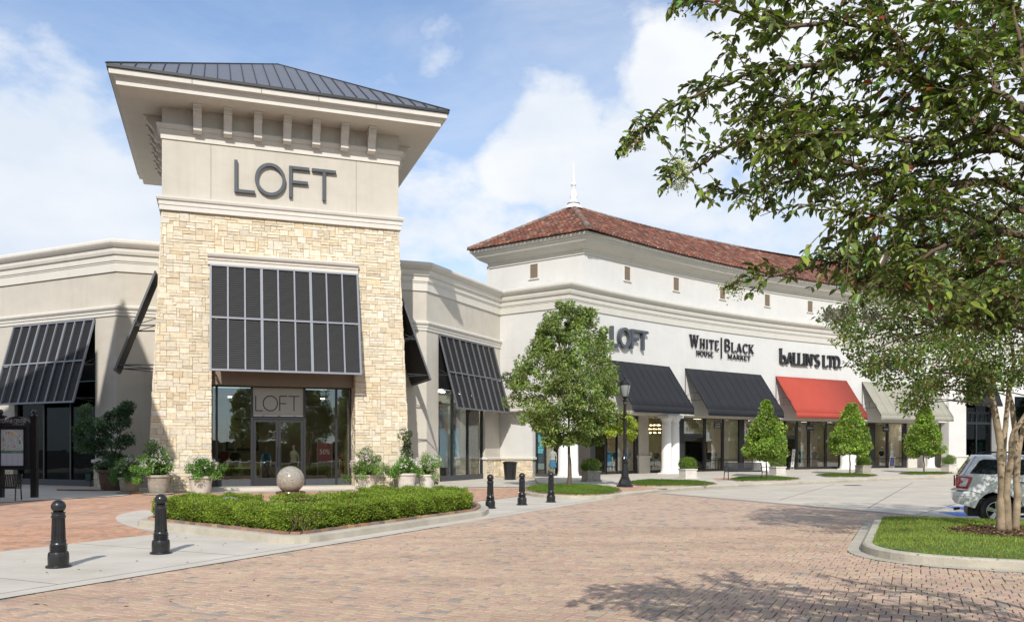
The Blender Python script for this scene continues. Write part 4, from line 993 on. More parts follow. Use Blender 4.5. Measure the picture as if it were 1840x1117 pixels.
awning(1548, 1676, 7.18, 4.40, 1.9, .38, M_AWG, 'grey-green cloth awning next to the red one', 9)
awning(1733, 1783, 8.0, 5.55, 1.0, .12, M_AWD, 'short dark awning over the tall shop window behind the leaves', 4)

# ---------------- wall lettering
def arcP(x, o, z): return C(x, o, z)
sg = thing('wall_sign', C(s_of(1130), 0, 8.1), 'smaller dark grey LOFT letters on the white curved wall', 'sign')
S_ = lambda u: s_of(u, .2)
Y_ = C(s_of(1130))[1]
loft_sign(sg, arcP, [S_(u) for u in (1098, 1112.5, 1111.5, 1132.5, 1133.5, 1148, 1147, 1163.5)], 8.02, 1.22, .17, .06, .30, M_SIGNGREY)
sg = thing('wall_sign', C(s_of(1300), 0, 8.1), 'black White House Black Market letters in two lines with a divider bar', 'sign')
s0, s1, s2, s3 = S_(1242.5), S_(1292), S_(1304), S_(1355)
def fit(text, h, target, gap, wt, first=1.0):
    base = sum(GL[c][0] for c in text if c != ' ') * h + (first - 1) * h * GL[text[0]][0]; return max(.4, (target - gap * h * (len(text) - 1)) / base)
lettering(sg, arcP, 'WHITE', s0, 8.66, .62, .15, .05, .15, M_SIGNBLK, sx=fit('WHITE', .62, s1 - s0, .30, .2, 1.3), gap=.30, first_big=1.3)
lettering(sg, arcP, 'BLACK', s2, 8.66, .62, .15, .05, .15, M_SIGNBLK, sx=fit('BLACK', .62, s3 - s2, .26, .2, 1.3), gap=.26, first_big=1.3)
lettering(sg, arcP, 'HOUSE', S_(1254), 8.14, .31, .17, .05, .13, M_SIGNBLK, sx=fit('HOUSE', .31, S_(1283.5) - S_(1254), .32, .2), gap=.32)
lettering(sg, arcP, 'MARKET', S_(1310.5), 8.14, .31, .17, .05, .13, M_SIGNBLK, sx=fit('MARKET', .31, S_(1350.5) - S_(1310.5), .32, .2), gap=.32)
q = MB(); ribbon(q, arcP, [(S_(1298.5), 8.1), (S_(1298.5), 9.55)], .07, .05, .14); q.build('divider_bar', M_SIGNBLK, sg, recalc=True)
sg = thing('wall_sign', C(s_of(1458), 0, 8.1), 'black Ballin\'s Ltd. letters above the red awning', 'sign')
b0, b1 = S_(1403), S_(1515)
tx = "bALLIN'S LTD."
L_ = b1 - b0; h = .86
sx = (L_ - .38 * h - .06 * h * 12) / (sum(GL[c][0] for c in tx if c != ' ') * h)
lettering(sg, arcP, tx, b0, 8.15, h, .19, .05, .2, M_SIGNBLK, sx=sx, gap=.055)
sg = thing('wall_sign', C(s_of(1600), 0, 8.1), 'dark shop letters half hidden behind the leaves right of the Ballin\'s letters', 'sign')
lettering(sg, arcP, 'HEMLINE', S_(1571), 8.3, .78, .15, .05, .16, M_SIGNBLK, sx=.95, gap=.16, serif=False)
# ================================================================ ground
G = Fr((-6.13, 10.0), 64.2)                  # a along the edge of the paved road, w>0 on the shops' side
def gw(p): dx, dy = p[0] - G.ox, p[1] - G.oy; return dx * G.dx + dy * G.dy, -dx * G.dy + dy * G.dx
m = MB(); m.poly([(-700, -500), (700, -500), (700, 900), (-700, 900)], -.08); struct(m.build('ground', M_ASPH))
m = MB(); m.poly([(-60, -60), (90, -60), (90, 120), (-60, 120)], -.016); struct(m.build('concrete_road', M_CONC))
# ---- paver materials for the stretches too far away to tell pavers apart
def farpaver(name, cols, unit, joint=.25):
    m = bpy.data.materials.new(name); m.use_nodes = True; t = m.node_tree; b = t.nodes['Principled BSDF']
    geo = N(t, 'ShaderNodeNewGeometry'); mp = N(t, 'ShaderNodeMapping'); mp.inputs['Rotation'].default_value = (0, 0, rad(-64.2)); link(t, geo.outputs['Position'], mp.inputs[0])
    br = N(t, 'ShaderNodeTexBrick'); link(t, mp.outputs[0], br.inputs['Vector']); br.inputs['Scale'].default_value = 1.0
    br.inputs['Brick Width'].default_value = unit * 1.35; br.inputs['Row Height'].default_value = unit * .8; br.inputs['Mortar Size'].default_value = .008; br.inputs['Color1'].default_value = (0, 0, 0, 1); br.inputs['Color2'].default_value = (1, 1, 1, 1); br.inputs['Mortar'].default_value = (.5, .5, .5, 1)
    cr = N(t, 'ShaderNodeValToRGB'); cr.color_ramp.interpolation = 'CONSTANT'
    el = cr.color_ramp.elements; n = len(cols); el[0].color = (*cols[0], 1); el[1].position = 1 / n; el[1].color = (*cols[1], 1)
    for i in range(2, n): e_ = el.new(i / n); e_.color = (*cols[i], 1)
    # spread the brick's random grey
    mr = N(t, 'ShaderNodeMapRange'); link(t, br.outputs['Color'], mr.inputs[0]); mr.inputs[1].default_value = .05; mr.inputs[2].default_value = .95; link(t, mr.outputs[0], cr.inputs[0])
    mx = N(t, 'ShaderNodeMix', data_type='RGBA'); sc = N(t, 'ShaderNodeMath', operation='MULTIPLY'); link(t, br.outputs['Fac'], sc.inputs[0]); sc.inputs[1].default_value = joint; link(t, sc.outputs[0], mx.inputs['Factor'])
    link(t, cr.outputs[0], mx.inputs['A']); mx.inputs['B'].default_value = (.12, .095, .075, 1)
    no = N(t, 'ShaderNodeTexNoise'); no.inputs['Scale'].default_value = .8; no.inputs['Detail'].default_value = 8; link(t, geo.outputs['Position'], no.inputs['Vector'])
    r2 = N(t, 'ShaderNodeMapRange'); link(t, no.outputs['Fac'], r2.inputs[0]); r2.inputs[1].default_value = .3; r2.inputs[2].default_value = .7; r2.inputs[3].default_value = .88; r2.inputs[4].default_value = 1.1
    s2 = N(t, 'ShaderNodeVectorMath', operation='SCALE'); link(t, mx.outputs['Result'], s2.inputs[0]); link(t, r2.outputs[0], s2.inputs['Scale'])
    link(t, s2.outputs[0], b.inputs['Base Color']); b.inputs['Roughness'].default_value = .92; return m
ROADC = [(.51, .355, .26)] * 5 + [(.465, .315, .235)] * 3 + [(.51, .39, .26)] * 4 + [(.46, .35, .245)] + [(.29, .26, .23)]
PLAZC = [(.52, .285, .18)] * 4 + [(.55, .34, .22)] * 3 + [(.46, .25, .17)] * 2 + [(.52, .37, .235), (.30, .24, .20), (.56, .32, .24)]
M_FARR = farpaver('road_paver_far', [ROADC[i] for i in (0, 8, 4, 9, 13, 1, 10, 7, 0, 5)], .17)
M_FARP = farpaver('plaza_paver_far', [PLAZC[i] for i in (0, 4, 7, 1, 9, 5, 8, 10, 2, 11)], .19)
FAR0, FAR1 = (5.9, 33.3), (10.75, 22.2)      # where the pavers stop at the concrete road
IS = Fr((5.687, 13.35), 64.4); IR, IL = 1.5, 7.78                  # right-hand island
YN = 19.2
def clip(poly, f):                           # keep the side where f(p) >= 0
    out = []
    for i in range(len(poly)):
        p, q = poly[i], poly[(i + 1) % len(poly)]; fp, fq = f(p), f(q)
        if fp >= 0: out.append(p)
        if fp * fq < 0: t = fp / (fp - fq); out.append((p[0] + (q[0] - p[0]) * t, p[1] + (q[1] - p[1]) * t))
    return out
road_poly = [G(-24, 0)[:2], G(-24, -40)[:2], (34, 4), (18.5, 9.2), FAR1, FAR0, G(26.8, 0)[:2]]
near = clip(road_poly, lambda p: YN - p[1]); far = clip(road_poly, lambda p: p[1] - YN)
m = MB(); m.poly(near, -.013, mi=0); m.poly(far, -.001, mi=1)
road = struct(m.build('paved_road', [M_JOINT, M_FARR], recalc=False))
for f_ in road.data.polygons:
    if f_.normal.z < 0: road.data.flip_normals(); break
plaza_poly = [G(-30, 4.5)[:2], G(6.0, 4.5)[:2], G(6.4, 9)[:2], G(13.0, 9)[:2], G(13.2, 3.5)[:2], G(27, 3.5)[:2], (3.6, 42.5), T(12.0, -.9)[:2], T(-1.0, -1.4)[:2], (-14.0, 31.4), (-17.5, 27.2), (-40, 22)]
# plaza ring filled in behind the planter
plaza_poly = [G(-30, 4.5)[:2], G(27, 3.5)[:2], (2.6, 39.0), (-1.2, 37.6), T(12.0, -1.0)[:2], T(-.4, -.5)[:2], (-14.6, 31.6), (-17.0, 27.4), (-40, 24)]
near = clip(plaza_poly, lambda p: YN - p[1]); far = clip(plaza_poly, lambda p: p[1] - YN)
m = MB(); m.poly(near, -.013, mi=0); m.poly(far, -.003, mi=1)
plaza = struct(m.build('brick_plaza', [M_JOINT, M_FARP]))
SHP = [(2, 2, 2), (3, 2, 6), (2, 3, 4), (3, 3, 1)]
def lay(frame, region, cols, parent, seed, na, nw, a0, w0, unit, limit, jit=.005):
    rr = random.Random(seed); free = np.zeros((nw, na), bool)
    for j in range(nw):
        for i in range(na):
            x, y, _ = frame(a0 + (i + .5) * unit, w0 + (j + .5) * unit); free[j, i] = region(x, y)
    items = []
    for (i, j, a, b) in pack(na, nw, SHP, rr, free):
        if a * b < 4 and rr.random() < .3 and a * b < 2: pass
        g = .0055; xa, xb = a0 + i * unit + g, a0 + (i + a) * unit - g; wa, wb = w0 + j * unit + g, w0 + (j + b) * unit - g
        c = cols[rr.randrange(len(cols))]; c = tuple(q * .72 + p * .28 for q, p in zip(c, cols[0])); k = .93 + rr.random() * .14; col = tuple(q * k for q in c)
        z = rr.uniform(-.0025, .0015); tl = rr.uniform(-.0015, .0015); e = .006
        J = lambda: rr.uniform(-.003, .003)
        b4 = [frame(xa + J(), wa + J(), -.012), frame(xb + J(), wa + J(), -.012), frame(xb + J(), wb + J(), -.012), frame(xa + J(), wb + J(), -.012)]
        m4 = [(p[0], p[1], z - .005) for p in b4]
        t4 = [frame(xa + e, wa + e, z + tl), frame(xb - e, wa + e, z - tl), frame(xb - e, wb - e, z - tl), frame(xa + e, wb - e, z + tl)]
        items.append((b4 + m4 + t4, col, frame((xa + xb) / 2, (wa + wb) / 2, 0), a * b))
    FS = [(0, 1, 5, 4), (1, 2, 6, 5), (2, 3, 7, 6), (3, 0, 4, 7), (4, 5, 9, 8), (5, 6, 10, 9), (6, 7, 11, 10), (7, 4, 8, 11), (8, 9, 10, 11)]
    def score(it):
        x, y = it[2][0], it[2][1]
        if y < 8.7 or abs(x) > .613 * y - .1: return -1
        return it[3] / (y ** 3)
    items.sort(key=score, reverse=True)
    for it in items[:limit]:
        q = MB(); q.add(it[0], FS, 0, it[1]); q.build('paver', M_PAVER, parent)
    q = MB()
    for it in items[limit:]: q.add(it[0], FS, 0, it[1])
    q.build('paver_field', M_PAVER, parent, kind='stuff')
fx, fy = FAR1[0] - FAR0[0], FAR1[1] - FAR0[1]
def in_road(x, y):
    if y > YN + .1 or y < 5.2 or abs(x) > .63 * y + 4.0: return False
    a, w_ = gw((x, y))
    if w_ > -.02: return False
    dx, dy = x - IS.ox, y - IS.oy; ia, iw = dx * IS.dx + dy * IS.dy, -dx * IS.dy + dy * IS.dx
    if ia < 8.6:
        ca, cw = IR - ia, iw + IR; ds_ = math.hypot(ca, cw) - IR if ca > 0 and cw > 0 else max(-ia, iw)
        if ds_ < .40: return False
    return (x - FAR0[0]) * fy - (y - FAR0[1]) * fx < 0 or y < 21
lay(G, in_road, ROADC, road, 3, 505, 340, -14.0, -16.0, .060, 290)
def in_plaza(x, y):
    if y > YN + .1 or x < -.63 * y - 1.6: return False
    a, w_ = gw((x, y)); return 4.52 < w_ < 12.5 and a < 8.6
lay(G, in_plaza, PLAZC, plaza, 4, 240, 135, -5.2, 4.52, .060, 200)
def ccw_(p):
    a = sum(p[i][0] * p[(i + 1) % len(p)][1] - p[(i + 1) % len(p)][0] * p[i][1] for i in range(len(p))); p = p if a > 0 else p[::-1]; out = []
    for i in range(len(p)):
        a, b, c = Vector(p[i - 1]), Vector(p[i]), Vector(p[(i + 1) % len(p)])
        for t in (0, .33, .67): q = (a + b) / 2 * (1 - t) ** 2 + b * 2 * t * (1 - t) + (b + c) / 2 * t * t; out.append((q.x, q.y))
    return out
# concrete strip between road and plaza; joints
def slab(pts, z, name, m_=M_CONCW, th=None):
    q = MB(); q.poly(pts, z if th is None else z - th, None if th is None else z); o = q.build(name, m_, recalc=False); return struct(o)
slab([G(-30, 0)[:2], G(6.2, 0)[:2], G(6.4, 4.5)[:2], G(-30, 4.5)[:2]], .002, 'sidewalk')
slab([G(12.8, 0)[:2], G(23.6, 0)[:2], G(22.6, 3.5)[:2], G(12.8, 3.5)[:2]], .002, 'sidewalk')
q = MB()
for a in (-9, -5.6, -2.3, 1.0, 4.3, 15.4, 18.2, 21.0): q.box(G, a - .006, a + .006, .36, 4.45 if a < 6 else 3.45, .0021, .0035)
q.box(G, -30, 6.1, .33, .345, .0021, .0035); q.box(G, 13.4, 23.4, .33, .345, .0021, .0035)
struct(q.build('pavement_joint', M_JOINT))
# apron by the left hedge end
slab(ccw_([gnd(240, 918), gnd(212, 924), gnd(205, 932), gnd(222, 943), gnd(262, 952), gnd(306, 958), gnd(330, 952), gnd(300, 930), gnd(268, 914)]), .004, 'sidewalk_apron')
# concrete in front of the shops
slab([(-40, 24), (-17.2, 27.6), (-14.8, 31.7), T(-.4, -.6)[:2], T(-1.0, 5)[:2], WL2(-14, 0)[:2], (-40, 50)], .006, 'shop_sidewalk')
slab([T(1.6, -1.6)[:2], T(9.4, -1.6)[:2], T(12.2, -1.3)[:2], T(13.0, -.4)[:2], (-1.5, 38.6), (1.6, 39.4), (4.2, 40.5), LC, WR2(7.3, .2)[:2], WR2(-1.2, .2)[:2], T(11.0, 5)[:2], T(11.0, 0)[:2], T(1.6, 0)[:2]], .006, 'shop_sidewalk')
# kerb and raised walk along the arcade
kp = [gnd(1113, 892), gnd(1135, 890), gnd(1185, 883.5), gnd(1235, 879.5), gnd(1290, 876), gnd(1345, 872.8), gnd(1400, 870.5), gnd(1480, 867.2), gnd(1540, 864.2), gnd(1605, 861.3), gnd(1670, 859.6), gnd(1728, 858.6)]
kp += [(33.5, 52.5), (42, 54.5), (60, 56)]
q = MB(); q.sweep(kp, [(0, -.05), (.02, .09), (-.02, .125), (-.06, .135), (-.20, .137), (-.20, -.05)]); struct(q.build('kerb', M_CURB))
q = MB(); q.sweep(kp, [(.02, -.006), (.42, -.004), (.42, -.03), (.02, -.03)]); struct(q.build('gutter', M_CURB))
inner = [(p[0] - .12, p[1] + .16) for p in kp]
walk = inner + [(60, 75), C(50, -2.3), C(40, -2.3), C(30, -2.3), C(20, -2.3), C(10, -2.3), C(3, -2.2), LF(sp, .2)[:2], gnd(965, 866, .1), gnd(1020, 875, .1), gnd(1090, 886, .1)]
slab(walk, .125, 'raised_sidewalk', M_CONCW, .2)
q = MB()
for s_ in range(2, 46, 3): a_, b_ = C(s_, 1.4, .1262), C(s_, 6.6, .1262); q.beam(a_, b_, .012, .0016)
pts = cpath(1, 48, 3.2)
struct(q.build('pavement_joint', M_JOINT))
# brick inlays on the walk round the lamp
slab([gnd(1092, 884, .13), gnd(1150, 880, .13), gnd(1200, 877, .13), gnd(1160, 873.5, .13), gnd(1105, 874, .13), gnd(1085, 878, .13)], .129, 'brick_inlay', M_FARP)
slab([gnd(1290, 864, .13), gnd(1330, 861, .13), gnd(1322, 857, .13), gnd(1280, 859, .13)], .129, 'brick_inlay', M_FARP)
# expansion joints on the concrete road
q = MB()
J0 = [(gnd(1640, 925), gnd(1716, 904)), (gnd(1716, 904), gnd(1900, 880)), (gnd(1250, 884), gnd(1700, 872)), (gnd(1400, 897), gnd(1500, 868.5)), (gnd(1560, 911), gnd(1640, 866))]
for p, r_ in J0: q.beam((p[0], p[1], -.0155), (r_[0], r_[1], -.0155), .03, .002)
struct(q.build('road_joint', M_JOINT))
# tar-dark band where pavers meet the concrete road
q = MB(); q.beam((FAR0[0] + .1, FAR0[1], -.006), (FAR1[0] + .15, FAR1[1], -.006), .5, .012); struct(q.build('edge_strip', mat('edge_strip', (.30, .24, .20), .95, .15, 3, .3, 60)))
# manhole
q = MB(); mh = gnd(1535, 866.6 + 2.5); q.lathe((mh[0] - .5, mh[1] - 1.0, -.016), [(.42, 0), (.42, .008)], 24); tag(q.build('manhole_cover', M_DARKMET), 'dark round cover in the concrete road before the red awning', 'manhole cover')

# ---- planting beds
def rounded(pts, r, n=5):
    out = []
    for i, p in enumerate(pts):
        a, b = pts[i - 1], pts[(i + 1) % len(pts)]; p = Vector(p[:2]); a = Vector(a[:2]); b = Vector(b[:2])
        rr = r[i] if isinstance(r, (list, tuple)) else r
        d0, d1 = (a - p).normalized(), (b - p).normalized(); s0, s1 = p + d0 * rr, p + d1 * rr
        for k in range(n + 1):
            t = k / n; q_ = s0 * (1 - t) ** 2 + p * 2 * t * (1 - t) + s1 * t ** 2; out.append((q_.x, q_.y))
    return out
def area(p): return sum(p[i][0] * p[(i + 1) % len(p)][1] - p[(i + 1) % len(p)][0] * p[i][1] for i in range(len(p))) / 2
def offset(pts, d):                          # outwards for ccw
    n = len(pts); out = []
    for i in range(n):
        a, p, b = Vector(pts[i - 1]), Vector(pts[i]), Vector(pts[(i + 1) % n]); e0, e1 = (p - a).normalized(), (b - p).normalized()
        n0, n1 = Vector((e0.y, -e0.x)), Vector((e1.y, -e1.x)); k = max(.4, 1 + n0.dot(n1)); q_ = p + (n0 + n1) / k * d; out.append((q_.x, q_.y))
    return out
def ringstrip(mb, inner_, outer_, zi, zo, mi=0):
    n = len(inner_); mb.add([(p[0], p[1], zi) for p in inner_] + [(p[0], p[1], zo) for p in outer_], [(n + i, n + (i + 1) % n, (i + 1) % n, i) for i in range(n)], mi)
def ccw(p): return p if area(p) > 0 else p[::-1]
def curb_ring(poly, wd, z, name='kerb', gut=0, z0=-.05):
    poly = ccw(poly); m = MB()
    o1 = offset(poly, wd * .75); o2 = offset(poly, wd * .95); o3 = offset(poly, wd)
    ringstrip(m, poly, o1, z, z); ringstrip(m, o1, o2, z, z - .025); ringstrip(m, o2, o3, z - .025, z0)
    i0 = offset(poly, .001); ringstrip(m, i0, poly, z0, z)
    if gut: ringstrip(m, o3, offset(poly, wd + gut), .006, .004)
    return struct(m.build(name, M_CURB))
def edging(poly, z, parent_name, wd=.105, ln=.21, h=.06, seed=1, name='brick_edging', outward=True, limit=400):
    """a row of single edging bricks round a bed, each a part"""
    rr = random.Random(seed); poly = ccw(poly); root = bpy.data.objects.new(name, None); COL.objects.link(root); root.location = (poly[0][0], poly[0][1], z)
    EC_ = [(.34, .19, .12), (.28, .17, .13), (.38, .22, .12), (.22, .16, .13), (.38, .27, .17), (.31, .20, .16)]
    carry = 0.0; k = 0
    for i in range(len(poly)):
        p, q_ = Vector(poly[i]), Vector(poly[(i + 1) % len(poly)]); L_ = (q_ - p).length
        if L_ < 1e-4: continue
        d = (q_ - p) / L_; t = carry
        while t < L_:
            c = p + d * (t + ln / 2); fr = Fr((c.x, c.y), math.degrees(math.atan2(d.y, d.x)) + rr.uniform(-2, 2)); col = rr.choice(EC_); kk = rr.uniform(.8, 1.2); zz = z + rr.uniform(-.004, .006)
            if k < limit:
                b = MB(); e = .006; b.hexa([fr(-ln / 2 + e, -wd, z - .08), fr(ln / 2 - e, -wd, z - .08), fr(ln / 2 - e, 0, z - .08), fr(-ln / 2 + e, 0, z - .08), fr(-ln / 2 + 2 * e, -wd + e, zz + h), fr(ln / 2 - 2 * e, -wd + e, zz + h), fr(ln / 2 - 2 * e, -e, zz + h), fr(-ln / 2 + 2 * e, -e, zz + h)], 0, tuple(x * kk for x in col)); b.build('brick', M_PAVER, root); k += 1
            t += ln
        carry = t - L_
    return root

# ---- leaves and grass
def leaf_mesh(name, pos, dirs, nrm, ln, wd, col, material, parent=None, fold=True, kind='stuff', curl=.12):
    pos = np.asarray(pos, float); n = len(pos); d = dirs / (np.linalg.norm(dirs, axis=1, keepdims=True) + 1e-9)
    s_ = np.cross(d, nrm); s_ /= (np.linalg.norm(s_, axis=1, keepdims=True) + 1e-9); u_ = np.cross(s_, d)
    ln = np.broadcast_to(np.asarray(ln, float), (n,))[:, None]; wd = np.broadcast_to(np.asarray(wd, float), (n,))[:, None]
    b = pos; t = pos + d * ln - u_ * ln * curl; mid = pos + d * ln * .45
    up_ = u_ * wd * (.22 if fold else 0); l = mid - s_ * wd / 2 + up_; r = mid + s_ * wd / 2 + up_
    if fold:
        q1 = pos + d * ln * .28; q2 = pos + d * ln * .66 - u_ * ln * curl * .4
        v = np.stack([b, q1 + s_ * wd * .46 + up_, q2 + s_ * wd * .44 + up_, t, q2 - s_ * wd * .44 + up_, q1 - s_ * wd * .46 + up_], 1).reshape(-1, 3); base = (np.arange(n) * 6)[:, None]
        f = (np.array([[0, 1, 2, 3, 0, 3, 4, 5]]) + base).reshape(-1); per = 2; k = 4
    else:
        v = np.stack([b, r, t, l], 1).reshape(-1, 3); base = (np.arange(n) * 4)[:, None]; f = (np.array([[0, 1, 2, 3]]) + base).reshape(-1); per = 1; k = 4
    me = bpy.data.meshes.new(name); nf = n * per
    me.vertices.add(len(v)); me.vertices.foreach_set('co', v.ravel()); me.loops.add(len(f)); me.loops.foreach_set('vertex_index', f.astype(np.int32))
    me.polygons.add(nf); me.polygons.foreach_set('loop_start', (np.arange(nf) * k).astype(np.int32)); me.polygons.foreach_set('loop_total', np.full(nf, k, np.int32))
    me.update(calc_edges=True)
    at_ = me.attributes.new('Col', 'FLOAT_COLOR', 'CORNER'); c4 = np.ones((len(f), 4), np.float32); c4[:, :3] = np.repeat(np.asarray(col, np.float32), per * k, axis=0); at_.data.foreach_set('color', c4.ravel())
    me.materials.append(material); o = bpy.data.objects.new(name, me); COL.objects.link(o)
    if parent: attach(o, parent)
    if kind: o['kind'] = kind
    return o
def unit(n, r): v = r.normal(size=(n, 3)); return v / np.linalg.norm(v, axis=1, keepdims=True)
M_LEAF = leafmat('tree_leaf', (1, 1, 1), .30, .42, .4)
M_LEAFG = leafmat('glossy_leaf', (1, 1, 1), .22, .32, .5)
M_HEDGE = leafmat('hedge_leaf', (1, 1, 1), .32, .5, .3)
M_GRASS = leafmat('grass_blade', (1, 1, 1), .35, .6, .2)
M_PETAL = leafmat('petal', (1, 1, 1), .25, .8, .1)
def leafcols(n, base, r, var=.22, hue=.12, spots=None):
    k = 1 + r.normal(size=(n, 1)) * var; c = np.array(base)[None] * np.clip(k, .45, 1.9) * (1 + r.normal(size=(n, 3)) * [hue, hue * .5, hue])
    if spots:
        for (frac, colr) in spots: mk = r.random(n) < frac; c[mk] = np.array(colr) * (1 + r.normal(size=(mk.sum(), 1)) * .15)
    return np.clip(c, .004, .9)
def clumps(centers, rc, per, r, ln, wd, base, flat=.75, up=.55, spots=None, cvar=.16, hollow=.35):
    """leaves gathered in clumps; returns arrays"""
    n = len(centers) * per; cen = np.repeat(centers, per, axis=0); rcs = np.repeat(np.broadcast_to(rc, (len(centers),)), per)[:, None]
    u_ = unit(n, r); rad_ = (hollow + (1 - hollow) * r.random((n, 1))) ** .6; off = u_ * rad_ * rcs; off[:, 2] *= flat; p = cen + off
    d = u_ * .8 + unit(n, r) * .7 + np.array([0, 0, -.15]); nn = unit(n, r) * .6 + u_ * .35 + np.array([0, 0, up])
    col = leafcols(n, base, r, spots=spots) * np.repeat(1 + r.normal(size=(len(centers), 1)) * cvar, per, axis=0)
    return p, d, nn, ln * (1 + r.normal(size=n) * .2), wd * (1 + r.normal(size=n) * .2), np.clip(col, .004, .9)
def in_poly(x, y, poly):
    inside = np.zeros(len(x), bool); n = len(poly)
    for i in range(n):
        x0, y0 = poly[i]; x1, y1 = poly[(i + 1) % n]
        c = ((y0 > y) != (y1 > y)) & (x < (x1 - x0) * (y - y0) / (y1 - y0 + 1e-12) + x0); inside ^= c
    return inside
def grass(name, poly, n, zf, ln, wd, base, r, label=None, cat='grass', spots=None, mask=None):
    p = np.array(poly); x = r.uniform(p[:, 0].min(), p[:, 0].max(), n * 2); y = r.uniform(p[:, 1].min(), p[:, 1].max(), n * 2); k = in_poly(x, y, poly)
    if mask is not None: k &= mask(x, y)
    x, y = x[k][:n], y[k][:n]; m_ = len(x); z = zf(x, y)
    d = r.normal(size=(m_, 3)) * .45; d[:, 2] = 1.0; nn = unit(m_, r); nn[:, 2] *= .2
    pat = .9 + .18 * np.sin(x * 1.7 + np.sin(y * 1.3) * 2) * np.sin(y * 2.1 + x)
    col = leafcols(m_, base, r, .2, .1, spots=spots) * pat[:, None]
    o = leaf_mesh(name, np.stack([x, y, z], 1), d, nn, ln * (1 + r.normal(size=m_) * .25), wd, np.clip(col, .004, .9), M_GRASS, None, False, None)
    if label: tag(o, label, cat, kind='stuff')
    return o
# right island: mound, kerb, gutter, turf, mulch
rect = [IS(0, 0)[:2], IS(0, -16)[:2], IS(IL, -16)[:2], IS(IL, 0)[:2]]
isl = rounded(rect, [1.75, .3, .3, .5], 10); isl = ccw(isl)
curb_ring(isl, .17, .145, gut=.24)
def mound(x, y):
    dx, dy = x - IS.ox, y - IS.oy; a = dx * IS.dx + dy * IS.dy; w_ = -(-dx * IS.dy + dy * IS.dx); e = np.minimum(np.minimum(a, IL - a), w_); return .125 + .085 * np.clip(e / 1.2, 0, 1)
def dome(poly, zf, steps, name, m_):
    m = MB(); cur = poly; rings = [poly]
    for s_ in steps: rings.append(offset(poly, -s_))
    n = len(poly); vs = [(p[0], p[1], float(zf(p[0], p[1]))) for rg in rings for p in rg]; fs = []
    for k in range(len(rings) - 1):
        for i in range(n): fs.append((k * n + i, k * n + (i + 1) % n, (k + 1) * n + (i + 1) % n, (k + 1) * n + i))
    fs.append(tuple(range((len(rings) - 1) * n, len(rings) * n))); m.add(vs, fs); return struct(m.build(name, m_))
dome(isl, mound, [.15, .4, .8, 1.1], 'turf_bed', M_GRASSB)
TREE2 = (9.62, 16.2); MC = (9.95, 15.85)
mul = lambda x, y: ((x - MC[0]) / 1.55) ** 2 + ((y - MC[1]) / 1.25) ** 2 > 1 + .12 * np.sin(x * 9) * np.cos(y * 7)
vis = [p for p in isl]
grass('lawn', isl, 120000, mound, .05, .009, (.27, .35, .07), np.random.default_rng(3), 'short green lawn grass on the raised island at the right', spots=[(.015, (.30, .20, .08)), (.10, (.20, .22, .06))], mask=lambda x, y: mul(x, y) & (x < 14.5))
q = MB(); n = 26; q.poly([(MC[0] + 1.5 * math.cos(2 * math.pi * i / n), MC[1] + 1.2 * math.sin(2 * math.pi * i / n)) for i in range(n)], .214); struct(q.build('mulch_bed', M_SOIL))
r_ = np.random.default_rng(8); n = 5200; t_ = r_.random(n) * 2 * math.pi; rr_ = np.sqrt(r_.random(n)) * 1.08
pp = np.stack([MC[0] + 1.55 * rr_ * np.cos(t_), MC[1] + 1.25 * rr_ * np.sin(t_), .216 + r_.random(n) * .02], 1)
d_ = unit(n, r_); d_[:, 2] *= .25; nn = unit(n, r_) * .4 + np.array([0, 0, 1])
o = leaf_mesh('bark_mulch', pp, d_, nn, .06 * (.5 + r_.random(n)), .03, leafcols(n, (.10, .055, .035), r_, .35, .1, spots=[(.22, (.32, .20, .12)), (.06, (.42, .30, .20))]), M_PETAL, None, False, None, curl=0); tag(o, 'reddish-brown bark chips in a ring round the smooth-barked tree', 'mulch', kind='stuff')
# island round the street tree
te = [(2.45 + 1.85 * math.cos(2 * math.pi * i / 40), 34.0 + 4.3 * math.sin(2 * math.pi * i / 40)) for i in range(40)]
curb_ring(te, .22, .13); edging(te, .10, '', seed=2, name='brick_edging')
bd = [o for o in COL.objects if o.name == 'brick_edging'][-1]; tag(bd, 'brick edging round the oval lawn under the street tree', 'brick edging')
q = MB(); q.poly(te, .12); struct(q.build('turf_bed', M_GRASSB))
grass('lawn', te, 26000, lambda x, y: np.full(len(x), .12), .09, .02, (.15, .23, .04), np.random.default_rng(4), 'oval patch of grass under the round street tree')
# small lawns along the arcade
beds = [([(1120, 866.5), (1152, 872.5), (1262, 872), (1286, 868.5), (1250, 863.5), (1165, 861.5)], 'brick-edged grass bed in front of the second column pair'),
        ([(1312, 861), (1330, 864), (1415, 862.3), (1436, 859.5), (1395, 856.5), (1330, 857)], 'brick-edged grass bed beneath the conical holly beside the bench'),
        ([(1468, 853), (1490, 856.5), (1560, 856), (1576, 853.5), (1545, 851.5), (1490, 851)], 'brick-edged grass bed beneath the conical holly in front of the red awning'),
        ([(1616, 850.4), (1640, 852.2), (1690, 851.8), (1712, 849.6), (1690, 848), (1640, 848)], 'brick-edged grass bed beneath the rightmost conical holly')]
for i, (pts, lb) in enumerate(beds):
    w_ = ccw([gnd(u, v, .14) for u, v in pts]); w_ = rounded(w_, .25, 3)
    e_ = edging(w_, .125, '', seed=5 + i, h=.035, limit=150); tag(e_, lb.replace('grass bed', 'bed rim'), 'brick edging', 'brick rims of the grass beds')
    q = MB(); q.poly(w_, .135); struct(q.build('turf_bed', M_GRASSB))
    ar = abs(area(w_)); grass('lawn', w_, int(min(14000, ar * 900)), lambda x, y: np.full(len(x), .135), .08, .022, (.11, .18, .035), np.random.default_rng(40 + i), lb)
